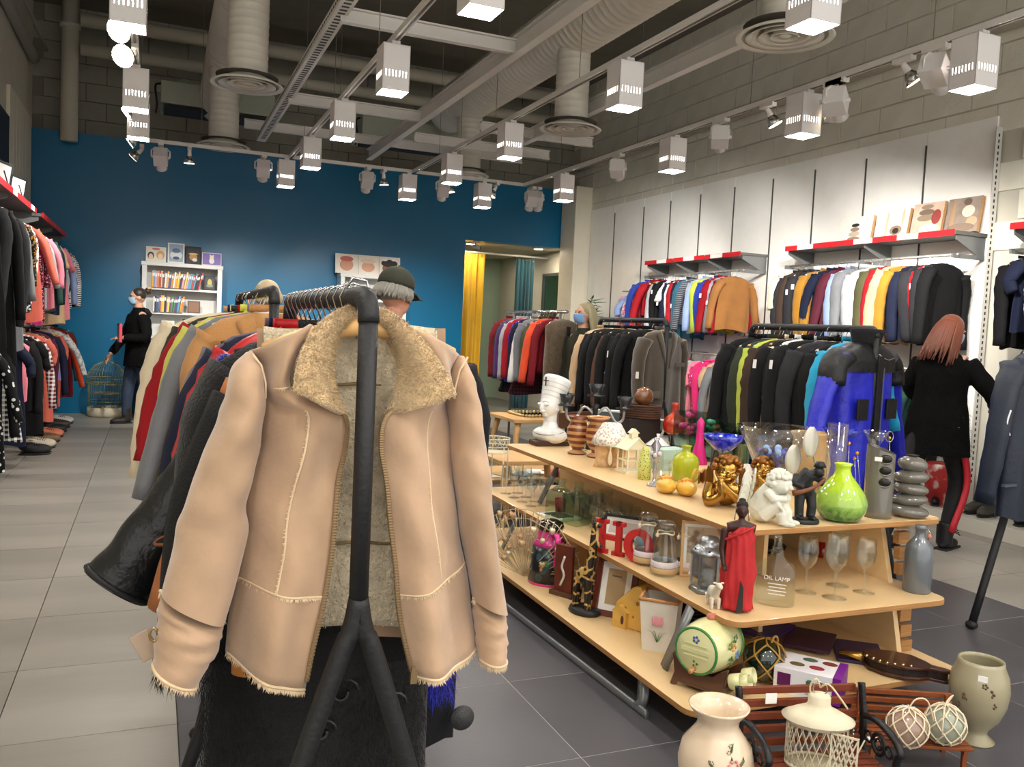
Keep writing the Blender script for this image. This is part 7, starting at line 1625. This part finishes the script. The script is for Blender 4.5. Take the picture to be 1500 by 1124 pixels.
# canvases on the right wall shelf
zs = 2.36
def wall_canvas(y0, y1, h_, label, blobs, pm):
    t = thing('canvas', label, 'picture', (6.22, (y0+y1)/2, zs), -pi/2); w_ = abs(y1-y0); T = Matrix.Rotation(-.16, 4, 'X')
    MB().box(T @ Vector((0, 0, h_/2)), (w_, .03, h_), T.to_3x3()).build('board', M((196, 150, 100), .6), t, bevel=.001)
    MB().box(T @ Vector((0, -.016, h_/2)), (w_, .002, h_), T.to_3x3()).build('print', pm, t)
    for k, (bx, bz, rx, rz, c_) in enumerate(blobs): MB().ell(T @ Vector((bx*w_, -.018-.0006*k, bz*h_)), (rx*w_, .001, rz*h_), 16, rot=T.to_3x3()).build('printed_shape', M(c_, .5), t)
peb = [(150, 130, 110), (190, 176, 158), (120, 104, 92)]
wc = M((232, 224, 210), .5, noise=.1)
wall_canvas(6.62, 6.2, .26, 'canvas of a pale pebble pile, leftmost on the right wall shelf', ((0, .15, .2, .1, peb[0]), (0, .35, .17, .1, peb[1]), (0, .52, .14, .08, peb[0]), (0, .68, .12, .07, (50, 46, 44))), M((240, 234, 222), .5))
wall_canvas(6.1, 5.78, .28, 'canvas of sticks and a single shell, second on the right shelf', ((.1, .3, .22, .16, peb[0]), (.1, .28, .12, .1, (60, 50, 44)), (-.25, .5, .04, .5, (206, 184, 150)), (.3, .7, .05, .3, (206, 184, 150))), wc)
wall_canvas(5.74, 5.42, .3, 'canvas of stacked stones with red branches, third on the right shelf', ((-.05, .72, .25, .09, peb[2]), (-.05, .88, .2, .07, peb[0]), (-.05, .55, .28, .1, peb[0]), (.1, .2, .34, .16, (222, 208, 190)), (.3, .55, .15, .22, (150, 70, 66))), M((206, 180, 160), .5, noise=.2))
wall_canvas(5.38, 5.06, .3, 'canvas of pebbles and driftwood, nearest on the right shelf', ((.15, .6, .2, .17, (214, 200, 184)), (.3, .3, .17, .14, (196, 160, 130)), (-.3, .5, .08, .5, (170, 140, 110)), (0, .15, .4, .12, (140, 120, 104)), (.1, .87, .12, .1, (110, 92, 80))), M((150, 134, 122), .5, noise=.2))
# black frames on the left wall shelf
for k, (y, lb) in enumerate(((8.3, 'nearest black framed print on the left wall shelf'), (9.15, 'second black framed print on the left wall shelf'))):
    frame('picture_frame', lb, Vector((-1.2, y, 2.335)), .32, .24, pi/2+pi-.25-pi/2+pi/2-.0, BLACK, PAPER, M((150, 160, 170), .5, pat='blotch', rgb2=(220, 220, 220), pscale=8), .02, .05, -.15)
# signage: small cards and shoes
def shoe(c, rot, mt, label, s=1, grp=None, boot=0):
    t = thing('shoe', label, 'shoe', c, rot, grp, s)
    def fn(q_, d_):
        z = max(q_.z, -.03); x = q_.x*(1-.25*max(0, d_.y)); return Vector((x, q_.y, z+(.022*max(0, d_.y)*1.6)))
    MB().ell((0, 0, .045), (.042, .135, .045), 20, fn=lambda q_, d_: fn(q_, d_)).build('upper', mt, t)
    MB().ell((0, 0, .012), (.044, .138, .014), 20).build('sole', M((30, 30, 30), .6), t)
    MB().tube([(0, .05, .05), (0, .06, .09+boot)], [.04, .036], 14).build('ankle', mt, t)
    MB().lathe([(.036, 0), (.04, .006), (.036, .012)], 14, (0, .06, .085+boot), cap=False).build('collar', mt, t)
    for j in range(4): MB().tube([(-.02, -.04+.02*j, .082+.004*j), (0, -.045+.02*j, .088+.004*j), (.02, -.04+.02*j, .082+.004*j)], .0035, 5).build('lace', M((60, 60, 60), .7), t)
    return t
bs_ = M((20, 20, 22), .35)
for k in range(9):
    y = 3.3+.42*k; zz = .11
    shoe(Vector((5.95, y, zz)), -pi/2+.2, bs_ if k % 3 else M((70, 66, 60), .6), f'dark shoe on the right plinth, {ORD[k]} pair from the near end, left one', 1, 'shoes on the right plinth')
    shoe(Vector((5.97, y+.12, zz)), -pi/2+.1, bs_ if k % 3 else M((70, 66, 60), .6), f'dark shoe on the right plinth, {ORD[k]} pair from the near end, right one', 1, 'shoes on the right plinth')
cl = [(24, 24, 26), (200, 190, 170), (120, 90, 60), (214, 120, 90), (24, 24, 26), (60, 50, 46), (200, 196, 190)]
cn = ['black', 'cream', 'brown', 'coral', 'matt black', 'dark brown', 'white']
for k in range(7):
    shoe(Vector((-1.0, 9.0+.4*k, 0)), pi/2+.1, M(cl[k], .5), f'{cn[k]} shoe on the floor under the left wall clothes', 1, 'shoes under the left wall clothes')
    shoe(Vector((-1.0, 9.13+.4*k, 0)), pi/2-.1, M(cl[k], .5), f'{cn[k]} shoe, the farther of its pair under the left wall clothes', 1, 'shoes under the left wall clothes')
one(MB().lathe([(0, 0), (.14, 0), (.16, .3), (.15, .34), (0, .34)], 28, wob=lambda a, z: 1+.05*sin(a*5+z*20)), 'red_bag', M((150, 30, 30), .6, pat='blotch', rgb2=(220, 214, 206), pscale=4), 'red bag with a white blotch standing on the right plinth', 'bag', Vector((6.0, 5.0, .11)))
# ================================================================== PEOPLE
def xf(mb, n0, A):
    for i in range(n0, len(mb.v)): mb.v[i] = tuple(A @ Vector(mb.v[i]))
def person(label, loc, th, Ht=1.68, skin=(196, 150, 124), yaw=0, pitch=0, arms=None, legs=None, lean=0, hair=None, haircol=(60, 44, 34), coat=(20, 20, 22), coat_len=.55, coat_mat=None, trousers=(40, 50, 80), shoes=(26, 24, 24), mask=None, extra=None, furry_=0, heels=False):
    s = Ht/1.70
    t = thing('person', label, 'person', loc, th, scale=s)
    sk = M(skin, .5, noise=.05, name='skin')
    A = arms or [((-.24, -.02, 1.12), (-.25, -.12, .88)), ((.24, -.02, 1.12), (.25, -.12, .88))]
    Lg = legs or [((-.1, 0, .5), (-.1, .02, .08)), ((.1, 0, .5), (.1, .02, .08))]
    LN = Matrix.Translation((0, 0, .9)) @ Matrix.Rotation(lean, 4, 'X') @ Matrix.Translation((0, 0, -.9))
    HD = LN @ Matrix.Translation((0, .0, 1.47)) @ Matrix.Rotation(yaw, 4, 'Z') @ Matrix.Rotation(pitch, 4, 'X') @ Matrix.Translation((0, 0, -1.47))
    b = MB()
    n0 = len(b.v)
    b.ell((0, .005, 1.6), (.074, .09, .095), 24); b.ell((0, -.02, 1.545), (.058, .068, .07), 20); b.ell((0, -.045, 1.505), (.03, .03, .022), 14)
    b.tube([(0, -.08, 1.605), (0, -.098, 1.572)], [.009, .015], 8); b.ell((0, -.082, 1.533), (.024, .01, .006), 10); b.ell((0, -.08, 1.524), (.02, .01, .006), 10)
    for sx in (-1, 1): b.ell((sx*.075, .008, 1.575), (.009, .02, .03), 10); b.ell((sx*.032, -.075, 1.622), (.024, .012, .007), 10)
    b.tube([(0, .01, 1.36), (0, .0, 1.5)], [.062, .052], 14)
    xf(b, n0, HD)
    n0 = len(b.v)
    b.ell((0, .0, 1.28), (.17, .1, .14), 18); b.ell((0, .0, 1.1), (.14, .095, .18), 18); b.tube([(-.15, 0, 1.355), (0, .01, 1.38), (.15, 0, 1.355)], [.05, .05, .05], 12)
    xf(b, n0, LN); b.ell((0, .01, .93), (.165, .115, .13), 18)
    def hand(b, w, e):
        d = (Vector(w)-Vector(e)).normalized(); sd = d.cross(Vector((0, 0, 1)) if abs(d.z) < .8 else Vector((0, 1, 0))).normalized(); up_ = d.cross(sd)
        w = Vector(w); b.ell(w+d*.05, (.03, .03, .036), 12); b.tube([w, w+d*.08], [.024, .036], 10, flat=.6, up=up_)
        for k, (o_, l_) in enumerate(((-.027, .062), (-.009, .074), (.009, .07), (.026, .055))):
            a0 = w+d*.08+sd*o_; b.tube([a0, a0+d*l_*.5+up_*.006, a0+d*l_*.9+up_*.022], [.0095, .009, .0075], 8)
        a0 = w+d*.03-sd*.028; b.tube([a0, a0+d*.03-sd*.02+up_*.008, a0+d*.055-sd*.022+up_*.018], [.012, .0105, .009], 8)
    sh = [LN @ Vector((-.175, 0, 1.355)), LN @ Vector((.175, 0, 1.355))]
    for i, (e, w_) in enumerate(A):
        b.tube(bez([sh[i], e, w_], 8), [.052, .05, .046, .043, .04, .038, .034, .03, .027][:9], 12); hand(b, w_, e)
    for i, (kn, an) in enumerate(Lg):
        hp = Vector(((-1, 1)[i]*.09, .01, .9)); b.tube(bez([hp, kn, an], 8), [.088, .082, .074, .066, .056, .055, .05, .042, .038][:9], 14)
        b.ell(Vector(an)+Vector((0, -.05, -.045)), (.042, .12, .035), 14)
    b.build('body', sk, t, voxel=.007, smooth_it=3)
    cm = coat_mat or M(coat, .9, bump=.6 if furry_ else .3, bscale=60 if furry_ else 120, spec=.2)
    # coat
    c = MB(); n0 = len(c.v)
    zb = 1.42-coat_len-.08
    def tor(u, v):
        a = u*2*pi; z = 1.43-v*(1.43-zb); q = (1.43-z)
        rx = .075+.125*min(1, q/.1)**.6-.02*sin(min(1, max(0, q-.1)/.35)*pi)+.1*max(0, q-.35); ry = .07+.06*min(1, q/.15)+.1*max(0, q-.35)+.01*sin(q*8)
        k = .008*sin(a*7+q*5)*min(1, q*2)
        return Vector(((rx+k)*cos(a), .005+(ry+k)*sin(a), z))
    c.grid(36, 22, tor, cu=True, cap0=True, cap1=True); c.tube([(0, .012, 1.38), (0, .01, 1.46)], [.085, .075], 16)
    for i in range(n0, len(c.v)):
        p_ = Vector(c.v[i]); c.v[i] = tuple(p_.lerp(LN @ p_, min(1, max(0, (p_.z-.8)/.3))))
    for i, (e, w_) in enumerate(A): 
        ww = Vector(w_)+(Vector(e)-Vector(w_))*.06; pts = bez([sh[i]+Vector(((1, -1)[i]*.02, 0, -.005)), e, ww], 10)
        c.tube(pts, [.078*(1+.05*sin(k*2.3)) - .003*k for k in range(len(pts))], 14)
    c.build('coat', cm, t, voxel=.011, smooth_it=3)
    if furry_:
        fb = MB(); fr = random.Random(3)
        for _ in range(furry_):
            u, v = fr.random(), fr.random(); p_ = tor(u, v); p_ = LN @ p_ if p_.z > .95 else p_; n_ = Vector((p_.x, p_.y, 0)).normalized(); d = (n_+Vector((fr.uniform(-.5, .5), fr.uniform(-.5, .5), -.7))).normalized()*.03; sd = n_.cross(Vector((0, 0, 1)))*.002
            fb.add([p_-sd, p_+sd, p_+d], [(0, 1, 2)])
        fb.build('coat_fur', cm, t)['kind'] = 'stuff'
    tm = M(trousers, .8, noise=.12, nscale=14, bump=.3, bscale=50)
    c = MB(); c.ell((0, .012, .9), (.165, .108, .12), 20)
    for i, (kn, an) in enumerate(Lg):
        hp = Vector(((-1, 1)[i]*.088, .01, .88)); pts = bez([hp, kn, Vector(an)+Vector((0, 0, .02))], 10); c.tube(pts, [.092, .094, .09, .086, .08, .072, .07, .068, .062, .056, .052][:len(pts)], 14)
    c.build('trousers', tm, t, voxel=.011, smooth_it=3)
    sm_ = M(shoes, .5)
    for i, (kn, an) in enumerate(Lg):
        an = Vector(an); c = MB(); c.ell(an+Vector((0, -.06, -.045)), (.05, .135, .04), 18, fn=lambda q_, d_: Vector((q_.x, q_.y, max(q_.z, -.032)))); c.tube([an+Vector((0, .01, -.04)), an+Vector((0, .01, .12))], [.055, .058], 14)
        c.build('boot', sm_, t, voxel=.009)
        MB().box((an.x, an.y-.055, .006 if an.z < .12 else an.z-.078), (.094, .25, .018)).build('sole', BLACK, t, bevel=.006)
    hm = M(haircol, .5, noise=.2, nscale=30, stretch=(30, 30, 2), sheen=.2)
    hr = random.Random(17)
    def hairset(lenz, spread=.0, n=90, front=False):
        h = MB(); n0 = len(h.v)
        h.ell((0, .022, 1.617), (.084, .094, .092), 24)
        for k in range(n):
            a = R(hr.uniform(-60, 240)); 
            if sin(a) < -.2 and not front: continue
            d = Vector((cos(a), sin(a), 0)); st = Vector((0, .015, 1.66))+d*.045+Vector((0, 0, .02)); p1 = Vector((d.x*.084, .02+d.y*.098, 1.6)); p2 = Vector((d.x*(.085+spread), .03+d.y*(.1+spread*.6), 1.6-lenz*.5)); p3 = Vector((d.x*(.08+spread*1.2)+hr.uniform(-.02, .02), .03+d.y*(.1+spread)+hr.uniform(-.015, .015), 1.6-lenz*hr.uniform(.85, 1.05)))
            h.tube(bez([st, p1, p2, p3], 9), [.012, .014, .015, .015, .014, .013, .012, .009, .005, .003][:10], 6)
        xf(h, n0, HD); return h
    if hair == 'long': hairset(.3, .03, 120).build('hair', hm, t)
    elif hair == 'wavy': hairset(.26, .035, 150).build('hair', hm, t)
    elif hair == 'bun':
        h = MB(); h.ell((0, .02, 1.62), (.081, .09, .088), 24); h.ell((0, .125, 1.655), (.045, .045, .042), 16, fn=lambda q_, d_: q_*(1+.12*sin(9*d_.x+7*d_.z))); xf(h, 0, HD); h.build('hair', hm, t)
        h = MB(); h.ell((0, .14, 1.69), (.03, .03, .025), 12, fn=lambda q_, d_: q_*(1+.2*sin(9*d_.x+7*d_.z))); xf(h, 0, HD); h.build('hair_end', M((190, 150, 90), .6), t)
    elif hair == 'short': hairset(.05, .004, 90, True).build('hair', hm, t)
    if mask:
        h = MB(); h.grid(14, 8, lambda u, v: Vector(((.072-.006*v)*sin((u-.5)*2.5), -.012-(.098-.022*v+.012*sin(v*pi))*cos((u-.5)*2.5), 1.59-.085*v+.002*sin(v*20)))); xf(h, 0, HD); h.build('face_mask', M(mask, .7), t, solid=.002)
        h = MB()
        for sx in (-1, 1): h.tube([HD @ Vector((sx*.07, -.04, 1.58)), HD @ Vector((sx*.082, .01, 1.585))], .0018, 4)
        h.build('mask_loop', PAPER, t)
    ey = M((30, 22, 18), .2)
    for sx in (-1, 1): MB().ell(HD @ Vector((sx*.03, -.082, 1.606)), (.013, .007, .006), 10).build('eye', ey, t)
    if extra: extra(t, HD, A, LN, s)
    return t
# woman in the left aisle
def ex_left(t, HD, A, LN, s):
    MB().tube([(.0, .06, 1.42), (.07, .07, 1.41), (.0, .12, 1.38), (-.07, .07, 1.41), (0, .06, 1.42)], .045, 10).build('hood', M((18, 18, 20), .9, bump=.5), t)
pos = Vector((-.17, 11.45, 0))
lw = person('woman in black fluffy coat, jeans and blue mask in the left aisle', pos, R(-70), 1.67, yaw=R(-12), pitch=R(6), hair='bun', haircol=(40, 28, 24), coat=(8, 8, 9), coat_len=.62, furry_=2500, trousers=(52, 66, 88), shoes=(44, 38, 34), mask=(150, 186, 214),
    arms=[((-.24, -.08, 1.1), (-.2, -.26, .86)), ((.25, .0, 1.1), (.12, -.22, 1.08))], legs=[((-.09, -.07, .5), (-.09, -.1, .08)), ((.1, .06, .5), (.1, .16, .08))], extra=ex_left)
one(MB().box((0, 0, .1), (.03, .16, .22)).box((-.0155, 0, .1), (.001, .13, .18), mi=1), 'pink_book', [M((206, 70, 90), .5), M((214, 170, 160), .5)], 'pink book held under the arm of the woman in the left aisle', 'book', Vector((-.37, 11.22, 1.02)), .2)
t = thing('shoulder_bag', 'small striped dark shoulder bag hanging behind the woman at left', 'bag', Vector((.06, 11.3, .62)), .4)
MB().ell((0, 0, .1), (.12, .05, .12), 18).build('pouch', M((60, 40, 60), .6, pat='stripe_x', rgb2=(20, 20, 24), pscale=18), t); MB().tube(bez([(-.09, 0, .16), (-.06, 0, .35), (-.02, 0, .42), (.06, 0, .2)], 12), .006, 5).build('chain_strap', M((60, 60, 60), .3, metal=.8), t)
# man in a cap behind the front rack
def ex_cap(t, HD, A, LN, s):
    cm = M((44, 46, 34), .85, bump=.3)
    h = MB(); h.ell((0, .012, 1.64), (.093, .105, .095), 24, fn=lambda q_, d_: Vector((q_.x, q_.y, max(q_.z, -.015)))); xf(h, 0, HD); h.build('cap_crown', cm, t)
    h = MB(); h.grid(14, 6, lambda u, v: Vector(((.085-.012*v)*sin((u-.5)*2.2), -.06-(.1*v+.02)*cos((u-.5)*2.2)*1.0, 1.625-.025*v-.02*abs(u-.5)*2))); xf(h, 0, HD); h.build('cap_brim', cm, t, solid=.004)
    h = MB().ell((0, .012, 1.735), .008, 8); xf(h, 0, HD); h.build('cap_button', cm, t)
    for sx in (-1, 1):
        h = MB(); h.tube([(sx*.078, .01, 1.603), (sx*.07, -.085, 1.605), (sx*.01, -.1, 1.605)], .0022, 5); xf(h, 0, HD); h.build('glasses_arm', M((90, 60, 50), .3), t)
person('grey-haired man in a dark olive cap, behind the shearling jacket', Vector((1.12, 4.25, 0)), R(118), 1.64, skin=(196, 140, 116), pitch=R(10), hair='short', haircol=(120, 116, 108), coat=(60, 62, 66), trousers=(50, 50, 56), extra=ex_cap)
# light-haired head behind the racks
person('person with tousled light hair, mostly hidden behind the coats', Vector((.68, 5.75, 0)), R(170), 1.62, hair='short', haircol=(176, 156, 120), coat=(70, 66, 70), trousers=(40, 40, 46))
# young woman with mask between the racks
person('young woman with wavy ash-blond hair and blue mask by the bamboo', Vector((3.71, 7.12, 0)), R(-78), 1.66, yaw=R(-6), hair='wavy', haircol=(130, 122, 92), coat=(44, 44, 34), coat_len=.6, trousers=(30, 32, 40), mask=(110, 150, 196), arms=[((-.24, -.02, 1.12), (-.22, -.1, .88)), ((.24, -.02, 1.12), (.22, -.1, .88))])
# red-haired woman at the right wall
def ex_red(t, HD, A, LN, s):
    st = M((176, 22, 40), .5)
    MB().tube(bez([(-.18, .075, .9), (-.212, -.08, .5), (-.185, .06, .14)], 12), [.028]*13, 6, flat=.5, up=(-1, .7, .1)).build('red_stripe', st, t)
    MB().tube([HD @ Vector((-.07, -.04, 1.575)), HD @ Vector((-.085, .01, 1.59))], .003, 5).build('mask_loop', PAPER, t)
    MB().box((-.19, .02, .96), (.02, .05, .02)).build('blue_clip', M((40, 50, 200), .4), t)
    for k in range(5): MB().tube([(-.19, .01+.02*k-.1, .1+.02*k), (-.15, -.06+.015*k, .13+.012*k), (-.11, -.1+.02*k, .1+.02*k)], .004, 5).build('boot_lace', M((50, 50, 54), .6), t)
person('red-haired woman in black fluffy jacket and red-striped leggings at right', Vector((5.06, 4.32, 0)), R(108), 1.63, skin=(206, 160, 136), yaw=R(-18), pitch=R(16), lean=R(7), hair='long', haircol=(104, 50, 27), coat=(7, 7, 8), coat_len=.66, furry_=5000, trousers=(18, 18, 20), shoes=(18, 18, 20), mask=(190, 200, 210),
    arms=[((-.3, -.16, 1.14), (-.24, -.42, 1.03)), ((.26, -.12, 1.14), (.14, -.38, 1.0))], legs=[((-.13, -.14, .5), (-.13, .02, .08)), ((.12, .16, .5), (.14, .4, .09))], extra=ex_red)
